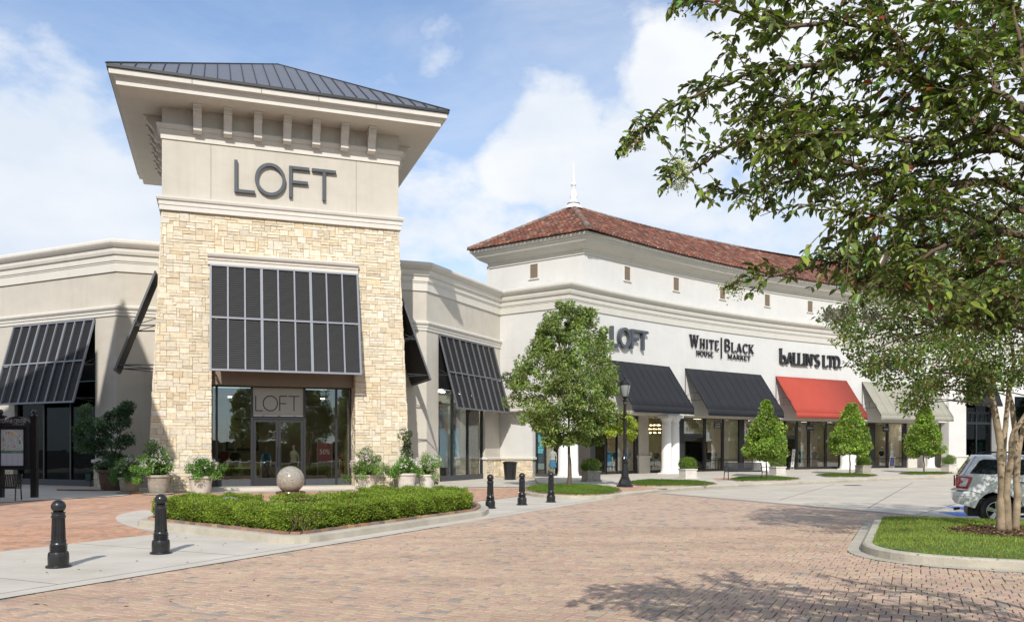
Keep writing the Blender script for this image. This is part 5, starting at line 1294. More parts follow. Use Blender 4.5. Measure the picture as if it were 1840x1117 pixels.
# parking bay symbols
M_BLUE = mat('blue_road_paint', (.045, .13, .42), .7, .15, 3); M_WPAINT = mat('white_road_paint', (.72, .71, .68), .7, .1, 3)
for k, (cx, cy) in enumerate(((13.0, 23.0), (14.4, 25.3))):
    fr = Fr((cx, cy), -8)
    rt_ = bpy.data.objects.new('parking_symbol', None); COL.objects.link(rt_); rt_.location = (cx, cy, 0)
    tag(rt_, ('blue wheelchair parking symbol painted nearest the white car\'s bumper', 'blue wheelchair parking symbol painted behind the nearer one')[k], 'road marking', 'painted parking symbols')
    q = MB(); q.box(fr, -.95, .95, -.75, .75, -.014, -.0115); q.build('blue_field', M_BLUE, rt_)
    q = MB(); P = lambda x, o, z: (*fr(x, z)[:2], -.0112 + o)
    for pts in (arc(-.05, -.15, .38, .32, 110, 395, 16), [(-.15, .5), (-.12, .05), (.3, .02), (.48, -.45), (.62, -.4)], [(-.14, .25), (.22, .24)], arc(-.17, .58, .05, .05, 0, 360, 8)): ribbon(q, P, pts, .09, 0, .001 + .0002 * len(pts) / 10)
    q.build('wheelchair_figure', M_WPAINT, rt_)
# ================================================================ hedge planter in front of the tower
E0, E1, E2 = (-8.4, 19.4), (-4.15, 15.95), (-1.06, 22.1)       # brick edging, left end - tip - right end
pl = [E0, (E1[0], E1[1]), E2, (-.95, 23.4), (-1.2, 25.3), (-4.7, 25.8), (-6.3, 22.5), (-8.9, 22.7)]
pl = ccw(rounded(pl, [.3, .35, .2, .5, .6, .3, .4, .5], 4))
curb_ring(pl, .34, .15, gut=0); e_ = edging(pl, .14, '', seed=9, limit=140, ln=.215); tag(e_, 'brick edging on the kerb round the hedge planter', 'brick edging')
q = MB(); q.poly(pl, .148); struct(q.build('soil_bed', M_SOIL))
slab([G(6.1, 0)[:2], G(13.6, 0)[:2], G(13.6, 3.6)[:2], G(7.2, 6.6)[:2], G(6.3, 4.5)[:2]], .001, 'sidewalk')
def hedge(path, wd, h, n, label, seed, z0=.14, base=(.20, .275, .034)):
    r = np.random.default_rng(seed); L_ = 0; seg = []
    root = thing('clipped_hedge', ((path[0][0] + path[-1][0]) / 2, (path[0][1] + path[-1][1]) / 2, z0), label, 'hedge', 'clipped box hedges of the planter')
    rp = rounded(path, .3, 3) if False else path
    q = MB(); hw = wd / 2
    q.sweep(path, [(-hw + .1, z0), (hw - .1, z0), (hw - .08, z0 + h * .5), (hw - .12, z0 + h - .09), (-hw + .12, z0 + h - .09), (-hw + .08, z0 + h * .5)]); q.build('twig_core', mat('hedge_core', (.035, .05, .012), .95, .4, 14, .8, 30), root)
    P = []; D = []; 
    lens = [math.hypot(path[i + 1][0] - path[i][0], path[i + 1][1] - path[i][1]) for i in range(len(path) - 1)]; tot = sum(lens)
    for i in range(len(path) - 1):
        k = int(n * lens[i] / tot); d = Vector((path[i + 1][0] - path[i][0], path[i + 1][1] - path[i][1])) / lens[i]; nx = Vector((-d.y, d.x))
        ext = hw * .9
        t = r.uniform(-ext * (i == 0) * 1 - ext * .9 * (i > 0), lens[i] + ext, k); face = r.random(k); side = np.where(face < .42, -1.0, np.where(face < .62, 1.0, 0.0))
        cr = r.uniform(-hw, hw, k); zz = r.uniform(0.03, h, k); 
        lump = .055 * np.sin(t * 5.1 + seed) + .04 * np.sin(t * 11.3 + zz * 7) + .03 * np.sin(zz * 13 + t * 3)
        top = side == 0
        endm = r.random(k) < .12
        across = np.where(top, cr, side * (hw + lump * .8)); z = np.where(top, h + .035 * np.sin(t * 6.3 + cr * 5) + .03 * np.sin(t * 13 + cr * 9) - .05 * (np.abs(cr) / hw) ** 4, zz)
        across = np.where(endm, r.uniform(-hw, hw, k), across); t = np.where(endm, np.where(r.random(k) < .5, -ext - lump * .5, lens[i] + ext + lump * .5), t); z = np.where(endm, zz, z)
        across = across * np.where(z < .12, .88, 1)
        x = path[i][0] + d.x * t + nx.x * across; y = path[i][1] + d.y * t + nx.y * across
        jit = r.normal(size=(k, 3)) * .022; P.append(np.stack([x, y, z0 + z], 1) + jit)
        nn = np.where(top[:, None], np.array([0, 0, 1.0]), np.stack([nx.x * side, nx.y * side, side * 0 + .35], 1)); D.append(nn)
    P = np.concatenate(P); Dn = np.concatenate(D); k = len(P)
    dirs = Dn * .8 + unit(k, r) * .8 + np.array([0, 0, .25]); nrm_ = unit(k, r) + Dn * .7
    cl = 1 + .22 * np.sin(P[:, 0] * 4 + P[:, 2] * 9 + 3 * np.sin(P[:, 1] * 3)) * np.sin(P[:, 1] * 5 + P[:, 2] * 3)
    col = leafcols(k, base, r, .25, .12, spots=[(.06, (.26, .30, .05)), (.02, (.2, .14, .05))]) * cl[:, None]
    leaf_mesh('foliage', P, dirs, nrm_, .045 * (1 + r.normal(size=k) * .2), .024, np.clip(col, .004, .9), M_HEDGE, root, False); return root
def ins(p, q_, o): return p
hedge([(-8.05, 20.1), (-4.6, 17.2)], .85, .44, 32000, 'left front arm of the clipped hedge, running from the apron to the planter tip', 1)
hedge([(-4.15, 17.2), (-1.65, 22.2)], .85, .46, 38000, 'right front arm of the clipped hedge, from the planter tip along the paved road', 2)
hedge([(-8.5, 21.9), (-6.9, 21.9)], .6, .40, 11000, 'short rear hedge on the left of the gap in the planter', 3)
hedge([(-5.65, 20.9), (-4.3, 21.6), (-2.7, 22.9)], .7, .45, 16000, 'inner hedge on the right of the gap in front of the granite ball', 4)
hedge([(-4.15, 24.9), (-1.7, 24.4)], .7, .47, 13000, 'rearmost hedge on the right, in front of the flower urns', 5)
# bare stems at the tip
q = MB(); rr = random.Random(3)
for i in range(26):
    b = (-4.25 + rr.uniform(-.35, .35), 16.75 + rr.uniform(-.1, .3), .14); q.tube([b, (b[0] + rr.uniform(-.12, .12), b[1] + rr.uniform(-.1, .1), .32), (b[0] + rr.uniform(-.2, .2), b[1] + rr.uniform(-.12, .12), .5)], [.008, .006, .003], 4)
tag(q.build('bare_stems', M_TWIG, label='x'), 'pale bare twigs showing through the hedge at the planter tip', 'twigs')
q = MB(); q.ball((-7.1, 21.0, .42), .27, 16, 10, sc=(1, .8, .62)); o = q.build('boulder', mat('blue_grey_rock', (.16, .21, .20), .85, .2, 4, .6, 12), smooth=True); tag(o, 'smooth blue-grey boulder lying inside the hedge planter', 'rock')

# granite ball
gx, gy, _ = at(522, 862, 30.6)
root = thing('granite_ball', (gx, gy, 0), 'polished speckled granite ball on a red-brown round base before the tower doors', 'stone ball')
def granite():
    m = bpy.data.materials.new('granite'); m.use_nodes = True; t = m.node_tree; b = t.nodes['Principled BSDF']; g = N(t, 'ShaderNodeNewGeometry')
    v = N(t, 'ShaderNodeTexVoronoi'); v.inputs['Scale'].default_value = 75; link(t, g.outputs['Position'], v.inputs['Vector']); cr = N(t, 'ShaderNodeValToRGB'); sp_ = N(t, 'ShaderNodeSeparateColor'); link(t, v.outputs['Color'], sp_.inputs[0]); link(t, sp_.outputs[0], cr.inputs[0])
    e = cr.color_ramp.elements; e[0].color = (.085, .075, .06, 1); e[1].color = (.43, .40, .34, 1); e[1].position = .75; x = e.new(.35); x.color = (.25, .225, .185, 1)
    link(t, cr.outputs[0], b.inputs['Base Color']); b.inputs['Roughness'].default_value = .12; return m
q = MB(); q.ball((gx, gy, .655), .50, 40, 26); q.build('ball', granite(), root, smooth=True)
q = MB(); q.lathe((gx, gy, 0), [(.50, 0), (.50, .06), (.44, .08), (.46, .12), (.52, .14), (.535, .18), (.52, .22), (.42, .235)], 36); q.build('base', mat('red_granite', (.10, .045, .035), .25, .3, 30), root, smooth=40)

# ================================================================ bollards
def bollard(p, label):
    root = thing('bollard', (p[0], p[1], 0), label, 'bollard', 'black fluted bollards with ball tops')
    q = MB(); q.lathe((p[0], p[1], 0), [(.175, 0), (.18, .02), (.17, .035), (.145, .04), (.148, .14), (.145, .20), (.135, .235), (.115, .25)], 28); q.build('base', M_BLACKPAINT, root, smooth=30)
    q = MB(); pr = [(.112, .25)]
    for k in range(3): z = .262 + k * .032; pr += [(.112, z), (.126, z + .006), (.126, z + .016), (.112, z + .022)]
    pr += [(.108, .37), (.104, .375)]; q.lathe((p[0], p[1], 0), pr, 28); q.build('ring_moulding', M_BLACKPAINT, root, smooth=30)
    q = MB(); q.lathe((p[0], p[1], 0), [(.104, .375), (.100, .42), (.090, .74), (.092, .75)], 32, flute=.10); q.build('shaft', M_BLACKPAINT, root)
    q = MB(); q.lathe((p[0], p[1], 0), [(.098, .75), (.104, .76), (.104, .775), (.094, .785), (.090, .81), (.098, .82), (.098, .835), (.06, .845)], 28); q.build('collar', M_BLACKPAINT, root, smooth=30)
    q = MB(); q.ball((p[0], p[1], .922), .103, 24, 16); q.build('ball_top', M_BLACKPAINT, root, smooth=True)
    q = MB()
    for k in range(8): a = k * math.pi / 4; q.ball((p[0] + .108 * math.cos(a), p[1] + .108 * math.sin(a), .40), .009, 6, 4)
    q.build('bolt', M_BLACKPAINT, root)
    return root
b0_ = gnd(105, 1018.5)
bo = bollard(b0_, 'nearest black bollard, at the left edge of the concrete strip')
for (u, v, lb) in ((289, 994, 'black bollard in front of the left end of the hedge'), (881, 912.8, 'black bollard closest to the right end of the hedge planter'), (938, 906.8, 'middle black bollard of the three on the right'), (990, 901.8, 'black bollard in front of the oval lawn, rightmost of the three')):
    g_ = gnd(u, v); copy_thing(bo, (g_[0] - b0_[0], g_[1] - b0_[1], 0), lb, scale=1.0 if u < 400 else 1.0)

# ================================================================ pots and urns with flowers
M_POTG = mat('pot_weathered', (.34, .31, .26), .9, .3, 7, .5, 30, grime=.5); M_POTW = mat('pot_white', (.58, .55, .50), .85, .12, 6, .4, 30, grime=.3); M_POTB = mat('pot_brown', (.11, .07, .05), .8, .3, 8, .4, 30)
M_LEAFD = M_LEAF
def flowers(root, c, rx, h, n, seed, base=(.075, .15, .028), petals=(.66, .60, .66), nf=70, zc=None):
    r = np.random.default_rng(seed); cen = r.normal(size=(34, 3)) * [rx * .50, rx * .50, h * .25] + [c[0], c[1], c[2] + h * .52]; cen[:, 2] -= .25 * ((cen[:, 0] - c[0]) ** 2 + (cen[:, 1] - c[1]) ** 2) / max(.1, rx)
    p, d, nn, l, w_, col = clumps(cen, .22, n // 34, r, .075, .035, tuple(q * 1.8 for q in base), cvar=.2, hollow=.05)
    leaf_mesh('foliage', p, d, nn, l, w_, col, M_LEAF, root, True)
    k = nf * 9; a = r.random(nf) * 2 * math.pi; rr = rx * np.sqrt(r.random(nf)) * 1.0; fc = np.stack([c[0] + rr * np.cos(a), c[1] + rr * np.sin(a), c[2] + h * (1.0 - .55 * (rr / rx) ** 2) + r.normal(size=nf) * .07 - .02 * (rr / rx)], 1)
    fc = np.repeat(fc, 9, axis=0) + r.normal(size=(k, 3)) * .028; leaf_mesh('blossoms', fc, unit(k, r), unit(k, r) + np.array([0, -.4, .6]), .044, .040, leafcols(k, petals, r, .12, .05), M_PETAL, root, False)
def pot(root, c, r0, r1, h, m_, saucer=False):
    q = MB(); z = 0
    if saucer: q.lathe(c, [(r1 * 1.2, 0), (r1 * 1.28, .03), (r1 * 1.25, .055), (r1 * .8, .06)], 28); z = .06
    if saucer: q.build('saucer', m_, root, smooth=40); q = MB()
    q.lathe((c[0], c[1], c[2] + z), [(r0 * .93, 0), (r0, .04), (r0 + (r1 - r0) * .4, h * .4), (r1 * .96, h * .82), (r1 * .98, h * .86), (r1 * 1.08, h * .88), (r1 * 1.10, h * .95), (r1 * 1.06, h), (r1 * .92, h), (r1 * .90, h * .93), (.02, h * .92)], 32); q.build('pot', m_, root, smooth=40)
    q = MB(); q.lathe((c[0], c[1], c[2] + z + h * .925), [(r1 * .88, 0), (r1 * .8, .02), (.01, .03)], 20); q.build('soil', M_SOIL, root)
    return z + h
def topiary(root, c, z, h, rx, n, seed, base, ln=.06):
    r = np.random.default_rng(seed); cen = []
    for i in range(26):
        t = i / 25; a = r.random() * 6.28; rr_ = rx * (.35 + .5 * r.random()) * (1.1 - .4 * abs(t - .75)); cen.append((c[0] + rr_ * math.cos(a) + .1 * math.sin(t * 5 + seed), c[1] + rr_ * math.sin(a), z + h * t))
    p, d, nn, l, w_, col = clumps(np.array(cen), rx * .55, n // 26, r, ln, ln * .5, base, cvar=.2); leaf_mesh('shrub_foliage', p, d, nn, l, w_, col, M_LEAF, root, True)
    q = MB(); q.tube([(c[0], c[1], z - .2), (c[0] + .03, c[1], z + h * .5), (c[0] - .02, c[1], z + h * .95)], [.022, .016, .008], 6); q.build('stem', M_BARK, root)
FG = 'flower pots round the foot of the stone tower'
def flower_pot(u, v, Y, r0, r1, h, m_, label, rx, fh, n, seed, sauc=False, top=None, base=(.075, .15, .028), petals=(.66, .60, .66), nf=95):
    x, y, _ = at(u, v, Y); root = thing('flower_pot', (x, y, 0), label, 'flower pot', FG); z = pot(root, (x, y, .006), r0, r1, h, m_, sauc)
    flowers(root, (x, y, z - .06), rx, fh, n, seed, base, petals, nf)
    if top: topiary(root, (x + top[0], y, 0), z + .1, top[1], top[2], 2600, seed + 50, (.045, .095, .02))
    return root
flower_pot(361, 883, 33.6, .36, .46, .68, M_POTW, 'white pot with lilac-white flowers directly left of the tower doors', .78, .92, 5200, 1, petals=(.72, .66, .70))
flower_pot(285, 888, 32.6, .35, .44, .70, M_POTG, 'stained pale urn with a tall clipped shrub at the left corner of the tower', .70, .85, 5200, 2, True, (-.05, 1.15, .36))
flower_pot(233, 884, 33.4, .34, .40, .58, M_POTG, 'small grey urn with white flowers in the shadow left of the tower corner', .55, .85, 4200, 3, True, base=(.055, .12, .03))
flower_pot(659, 877, 36.1, .33, .42, .66, M_POTW, 'white urn with pink-white flowers right of the tower doors', .85, 1.05, 5600, 4, False, base=(.085, .14, .035), petals=(.70, .58, .66))
flower_pot(730, 876, 36.9, .35, .44, .70, M_POTW, 'white pot with a tall climbing shrub at the right corner of the tower', .68, .75, 5000, 5, False, (.0, 1.75, .30), petals=(.78, .78, .76))
flower_pot(766, 876, 37.8, .30, .38, .62, M_POTW, 'pale pot with loose flowers beside the wing\'s stone base', .62, .95, 4200, 6, False, base=(.10, .16, .05))
# big brown pot with tall shrub
x, y, _ = at(199, 878, 35.6); root = thing('potted_shrub', (x, y, 0), 'big brown pot with a tall dark leafy shrub against the shaded wing wall', 'potted shrub'); z = pot(root, (x, y, .006), .38, .50, .88, M_POTB)
r = np.random.default_rng(77); cen = []
for (u, v, ru) in ((155, 735, 10), (158, 752, 14), (165, 770, 18), (175, 790, 24), (200, 790, 26), (150, 765, 12), (205, 745, 14), (214, 738, 10), (228, 738, 9), (225, 755, 13), (212, 765, 18), (190, 775, 22), (170, 810, 22), (195, 815, 26), (218, 800, 18), (230, 790, 9), (205, 835, 20), (182, 830, 16), (150, 790, 12), (145, 775, 8), (160, 800, 14), (215, 825, 14), (229, 730, 6), (186, 760, 16), (200, 850, 14)):
    for _ in range(3): X, Y_, Z = at(u + r.normal() * ru * .4, v + r.normal() * ru * .35, 35.6 + r.normal() * .25); cen.append((X, Y_, Z))
p, d, nn, l, w_, col = clumps(np.array(cen), .27, 130, r, .10, .055, (.075, .135, .07), cvar=.25, hollow=.02); leaf_mesh('foliage', p, d, nn, l, w_, col, M_LEAF, root, True)
q = MB(); q.tube([(x, y, z - .1), (x + .12, y, z + .5), (x - .05, y + .05, z + 1.1)], [.05, .04, .03], 7); q.tube([(x + .12, y, z + .5), (x + .35, y, z + 1.3), (x + .5, y, z + 2.0)], [.03, .025, .012], 6); q.tube([(x - .05, y + .05, z + 1.1), (x - .4, y, z + 1.6), (x - .75, y, z + 2.2)], [.03, .02, .01], 6); q.build('stem', M_BARK, root)
q = MB(); fr = Fr((x - 2.2, y - .2), -10); 
for i in range(9): q.box(fr, i * .24, i * .24 + .225, 0, .11, 0, .07, 0, random.choice([(.25, .12, .08), (.2, .12, .09), (.3, .16, .1)]))
o = q.build('brick_row', M_PAVER); tag(o, 'short row of loose bricks on the shaded walk by the brown pot', 'bricks')

# box planters with round shrubs along the arcade
def box_planter(u, v, ht, sq, label, seed, yel=False):
    x, y = gnd(u, v, .13); root = thing('box_planter', (x, y, .125), label, 'planter', 'square planters with round shrubs along the arcade'); fr = Fr((x, y), 20); s_ = sq / 2
    q = MB(); q.box(fr, -s_ * 1.15, s_ * 1.15, -s_ * 1.15, s_ * 1.15, .12, .20); q.box(fr, -s_, s_, -s_, s_, .20, .12 + ht - .08); q.box(fr, -s_ * 1.1, s_ * 1.1, -s_ * 1.1, s_ * 1.1, .12 + ht - .08, .12 + ht); q.build('box', M_POTW if not yel else M_POTG, root, bevel=.015)
    r = np.random.default_rng(seed); cen = unit(40, r) * [sq * .52, sq * .52, sq * .42] + [x, y, .12 + ht + sq * .38]
    p, d, nn, l, w_, col = clumps(cen, .18, 70, r, .06, .03, (.13, .21, .03), cvar=.15, spots=[(.05, (.3, .28, .05))]); leaf_mesh('shrub', p, d, nn, l, w_, col, M_LEAF, root, True)
for (u, v, lb) in ((1062, 864.5, 'square planter with a bright round shrub right of the street tree trunk'), (1236, 859, 'pale square planter with a yellow-green shrub beside the second column pair'), (1397, 853, 'white square planter with a round shrub between the holly and the boutique door'),
                   (1551, 849.6, 'square planter with a small round shrub right of the fourth column pair'), (1705, 847.3, 'square planter with a small round shrub at the pilaster right of the sage awning')):
    box_planter(u, v, .55, .72, lb, int(u), yel=(u in (1062, 1551)))

# ================================================================ litter bins
def litter_bin(p, z, label, h=1.0, r0=.33, r1=.42, gp=None):
    root = thing('litter_bin', (p[0], p[1], z), label, 'litter bin', gp)
    q = MB(); q.lathe((p[0], p[1], z), [(r0 * .9, 0), (r0, .03), (r0, .06), (r0 * .97, .07), (r1 * .92, h * .86), (r1 * .98, h * .87), (r1, h * .9), (r1, h * .94), (r1 * .86, h * .95), (r1 * .8, h * .9), (.05, h * .6)], 30, flute=.03); q.build('bin_body', M_BLACKPAINT, root)
    q = MB(); q.lathe((p[0], p[1], z + h * .94), [(r1 * .99, 0), (r1 * .8, .05), (r1 * .4, .075), (.02, .08)], 24); q.build('lid', M_BLACKPAINT, root, smooth=40)
    q = MB(); q.tube([(p[0] + r1 * .9 * math.cos(a), p[1] + r1 * .9 * math.sin(a), z + h * .72) for a in np.linspace(0, 2 * math.pi, 20)], .014, 5); q.build('hoop', M_BLACKPAINT, root)
litter_bin(gnd(916.5, 861.5), .006, 'black slatted litter bin in front of the stone base by the corner', 1.06)
litter_bin(C(s_of(1741), .9), .13, 'black litter bin by the white pilaster behind the parked car', 1.15, .42, .46)
# electrical boxes on the left walk
q = MB(); x, y = gnd(163, 874)
q.beam((x, y, 0), (x, y, .3), .06); q.box(Fr((x - .1, y), 10), -.12, .12, -.1, .1, .28, .62); q.box(Fr((x + .42, y + .1), 10), -.12, .12, -.1, .1, .08, .42); o = q.build('electrical_box', mat('green_grey_box', (.06, .09, .085), .6), bevel=.015); tag(o, 'pair of small grey-green electrical boxes by the left window sill', 'electrical box')

# ================================================================ benches
def bench(p, ang, L_, label, z=0.0):
    root = thing('park_bench', (p[0], p[1], z), label, 'bench', 'black metal park benches'); fr = Fr(p, ang)
    def side(a):
        q = MB(); q.tube([fr(a, -.30, z), fr(a, -.27, z + .30), fr(a, -.26, z + .45)], .022, 6); q.tube([fr(a, .30, z), fr(a, .22, z + .42), fr(a, .30, z + .70), fr(a, .36, z + .90)], .022, 6)
        q.tube([fr(a, -.26, z + .45), fr(a, -.30, z + .66), fr(a, -.22, z + .68), fr(a, .30, z + .66)], .018, 6); q.beam(fr(a, -.27, z + .43), fr(a, .24, z + .40), .03); return q
    for a in (-L_ / 2, L_ / 2): side(a).build('side_frame', M_BLACKPAINT, root)
    q = MB()
    n = int(L_ / .055)
    for i in range(n + 1):
        a = -L_ / 2 + .03 + (L_ - .06) * i / n; q.beam(fr(a, .24, z + .46), fr(a, .36, z + .88), .04, .012)
    q.beam(fr(-L_ / 2, .36, z + .88), fr(L_ / 2, .36, z + .88), .03); q.beam(fr(-L_ / 2, .24, z + .45), fr(L_ / 2, .24, z + .45), .03); q.build('backrest', M_BLACKPAINT, root)
    q = MB()
    for i in range(n + 1):
        a = -L_ / 2 + .03 + (L_ - .06) * i / n; q.beam(fr(a, -.27, z + .44), fr(a, .23, z + .42), .03, .01)
    q.beam(fr(-L_ / 2, -.27, z + .44), fr(L_ / 2, -.27, z + .44), .035); q.build('seat', M_BLACKPAINT, root)
bench(gnd(1339, 861.0, .13), 9, 2.15, 'black metal bench with slatted back beside the leftmost conical holly', .13)
bench((-17.9, 28.6), 12, 1.8, 'black bench end at the left picture edge beneath the directory sign', .006)

# ================================================================ street lamp with hanging basket
lx, ly = gnd(1123, 877, .06); root = thing('street_lamp', (lx, ly, .1), 'black cast street lamp with a lantern and hanging flower basket beside the street tree', 'street lamp')
c = (lx, ly, .125)
q = MB(); q.lathe(c, [(.36, 0), (.37, .06), (.34, .10), (.30, .12), (.27, .22), (.22, .34), (.19, .36), (.20, .40), (.17, .44)], 8); q.build('plinth', M_BLACKPAINT, root)
q = MB(); q.lathe(c, [(.165, .44), (.155, .60), (.12, 1.02), (.16, 1.05), (.17, 1.10), (.13, 1.14), (.15, 1.22), (.11, 1.32)], 24, flute=.08); q.build('fluted_base', M_BLACKPAINT, root)
q = MB(); q.lathe(c, [(.095, 1.30), (.085, 1.6), (.062, 3.55), (.08, 3.58), (.08, 3.64), (.06, 3.68)], 20); q.build('pole', M_BLACKPAINT, root, smooth=40)
q = MB(); q.lathe(c, [(.06, 3.66), (.12, 3.74), (.05, 3.80), (.09, 3.86), (.16, 3.92)], 16); q.build('lantern_holder', M_BLACKPAINT, root, smooth=40)
q = MB(); q.lathe((c[0], c[1], c[2] + 3.92), [(.13, 0), (.20, .22), (.235, .46), (.22, .52)], 16); q.build('lantern_globe', mat('frosted_globe', (.22, .23, .23), .15, .03, 2), root, smooth=50)
q = MB(); q.lathe((c[0], c[1], c[2] + 4.42), [(.26, 0), (.27, .03), (.20, .14), (.10, .24), (.04, .28), (.05, .33), (.02, .40), (.005, .48)], 16)
for k in range(4): a = k * math.pi / 2 + .5; q.tube([(c[0] + .15 * math.cos(a), c[1] + .15 * math.sin(a), c[2] + 3.92), (c[0] + .25 * math.cos(a), c[1] + .25 * math.sin(a), c[2] + 4.44)], .012, 5)
q.build('lantern_cap', M_BLACKPAINT, root)
q = MB(); q.tube([(lx, ly, 2.98), (lx - .45, ly - .1, 3.02), (lx - .8, ly - .15, 2.95)], .018, 6); q.tube([(lx, ly, 2.7), (lx - .3, ly - .08, 2.9), (lx - .5, ly - .1, 3.0)], .012, 5); q.tube([(lx, ly, 2.98), (lx + .4, ly + .1, 3.02)], .018, 6); q.build('arm', M_BLACKPAINT, root)
bx, by, bz = at(1118, 760, 36.6)
hb = thing('hanging_basket', (bx, by, bz + .5), 'trailing yellow-green plant in a basket hanging from the street lamp', 'hanging basket')
r = np.random.default_rng(12); cen = []
for (u, v) in ((1135, 752), (1128, 758), (1122, 765), (1112, 770), (1104, 775), (1097, 780), (1118, 758), (1128, 748), (1132, 775), (1129, 785), (1140, 765), (1125, 775), (1112, 762), (1101, 768), (1137, 782), (1090, 772), (1122, 745)):
    for _ in range(2): cen.append(np.array(at(u + r.normal() * 2, v + r.normal() * 2, 36.6 + r.normal() * .18)))
p, d, nn, l, w_, col = clumps(np.array(cen), .15, 60, r, .10, .05, (.36, .44, .06), cvar=.2, spots=[(.05, (.25, .14, .06))]); d[:, 2] -= .6; leaf_mesh('foliage', p, d, nn, l, w_, col, M_LEAF, hb, True)
k = 260; cf = np.array([at(1122 + r.normal() * 11, 741 + r.normal() * 2, 36.6 + r.normal() * .15) for _ in range(40)]); cf = np.repeat(cf, 8, axis=0) + r.normal(size=(320, 3)) * .02
leaf_mesh('blossoms', cf, unit(320, r), unit(320, r), .035, .03, leafcols(320, (.62, .55, .62), r, .15, .05), M_PETAL, hb, False)
q = MB(); q.lathe((bx + .1, by, bz + .12), [(.05, 0), (.2, .08), (.26, .24), (.27, .28)], 16)
for k in range(3): a = k * 2.1; q.tube([(bx + .1 + .26 * math.cos(a), by + .26 * math.sin(a), bz + .4), (bx + .1, by, 2.98)], .006, 4)
q.build('basket', M_BARK, hb)

# ================================================================ directory sign
root = thing('directory_sign', (-17.3, 31.7, 0), 'black arched mall directory board with a coloured map between two posts', 'directory sign')
D = Fr((at(62, 880, 30.6)[0], 30.6), 4.0)   # right post
xl = D.a_of(1)
for a in (0, xl):
    q = MB(); q.box(D, a - .10, a + .10, -.10, .10, 0, 2.93); q.box(D, a - .15, a + .15, -.15, .15, 2.93, 2.99); q.lathe((*D(a, 0)[:2], 2.99), [(.13, 0), (.06, .05), (.05, .08)], 12); q.ball((*D(a, 0)[:2], 3.13), .095, 16, 10); q.build('post', M_BLACKPAINT, root)
q = MB(); n = 14; a0, a1 = xl + .11, -.11; zt = lambda t: 2.72 + .24 * max(0.0, math.sin(math.pi * t)) ** .8
vs = []
for k in range(n + 1): t = k / n; a = a0 + (a1 - a0) * t; vs += [D(a, -.12, 1.02), D(a, -.12, zt(t)), D(a, .12, 1.02), D(a, .12, zt(t))]
fs = []
for k in range(n): b = 4 * k; fs += [(b, b + 4, b + 5, b + 1), (b + 2, b + 3, b + 7, b + 6), (b + 1, b + 5, b + 7, b + 3), (b, b + 2, b + 6, b + 4)]
fs += [(0, 1, 3, 2), (4 * n, 4 * n + 2, 4 * n + 3, 4 * n + 1)]; q.add(vs, fs); q.build('cabinet', M_DARKMET, root, recalc=True)
m0, m1 = D.a_of(5), D.a_of(45.5); zz = lambda v: H + (HY - v) / F * 30.5
q = MB(); z0, z1 = zz(836), zz(771); q.box(D, m0 - .09, m1 + .09, -.145, -.121, z0 - .08, z0); q.box(D, m0 - .09, m1 + .09, -.145, -.121, z1, z1 + .08); q.box(D, m0 - .09, m0, -.145, -.121, z0, z1); q.box(D, m1, m1 + .09, -.145, -.121, z0, z1); q.build('map_frame', M_BLACKPAINT, root)
DP = lambda x, o, z: D(x, -.122 - o, z)
def sheet(root, P, x0, x1, z0, z1, col, o, name, col2=None):
    q = MB(); q.quad(P(x0, o, z0), P(x1, o, z0), P(x1, o, z1), P(x0, o, z1), 0, None); m_ = mat('print_%02d%02d%02d' % tuple(int(c * 99) for c in col), col, .6, .03, 3); return q.build(name, m_, root)
L_ = m1 - m0; zs_ = z0 + (z1 - z0) * .34
sheet(root, DP, m0, m1, z0, z1, (.45, .47, .46), .001, 'map_sheet'); sheet(root, DP, m0, m1, z0, zs_, (.50, .50, .56), .002, 'index_sheet'); sheet(root, DP, m0, m1, zs_, zs_ + .1, (.09, .20, .12), .002, 'map_band')
for i in range(1, 4): sheet(root, DP, m0 + L_ * i / 4 - .004, m0 + L_ * i / 4 + .004, z0 + .02, zs_ - .02, (.2, .2, .22), .003, 'index_rule')
for (x, z, w_, h_, c) in ((.30, .90, .18, .06, (.55, .22, .22)), (.55, .88, .20, .08, (.60, .48, .12)), (.78, .80, .10, .10, (.45, .12, .08)), (.84, .66, .10, .12, (.12, .32, .24)), (.50, .68, .09, .06, (.35, .33, .45)), (.60, .52, .09, .07, (.45, .25, .26)), (.1, .72, .07, .1, (.25, .28, .18)), (.16, .56, .1, .08, (.5, .35, .3)), (.32, .56, .05, .07, (.3, .32, .3)), (.12, .44, .06, .05, (.3, .2, .2))):
    sheet(root, DP, m0 + L_ * (x - w_ / 2), m0 + L_ * (x + w_ / 2), z0 + (z1 - z0) * (z - h_ / 2), z0 + (z1 - z0) * (z + h_ / 2), c, .004, 'map_block')
q = MB()
ribbon(q, DP, [(m0 + L_ * (.30 + .66 * math.sin(rad(t))), zs_ + (z1 - zs_) * (.18 + .78 * math.cos(rad(t)))) for t in range(-5, 92, 8)], .035, .0, .005)
for (xa, za, xb, zb) in ((.0, .45, .8, .8), (.1, .95, .45, .45), (.45, .45, .95, .6), (.2, .4, .3, .95), (.55, .95, .7, .5)): ribbon(q, DP, [(m0 + L_ * xa, z0 + (z1 - z0) * za), (m0 + L_ * xb, z0 + (z1 - z0) * zb)], .014, .0, .0052)
q.build('map_streets', mat('map_street', (.62, .62, .62), .6), root)
M_SILV = mat('silver_letter', (.42, .42, .44), .5, .03, 3)
flat_text(root, 'DIRECTORY', DP, m0 + L_ * .72, zs_ + .018, .055, M_SILV, .006, 'map_title', L_ * .5)
flat_text(root, 'TOWNE CENTER', DP, (m0 + m1) / 2 + .03, zz(759.5), .15, M_SILV, .004, 'sign_title', .92)
flat_text(root, 'AT CEDAR LODGE', DP, (m0 + m1) / 2 + .22, zz(763.2), .05, M_SILV, .004, 'sign_subtitle', .42)

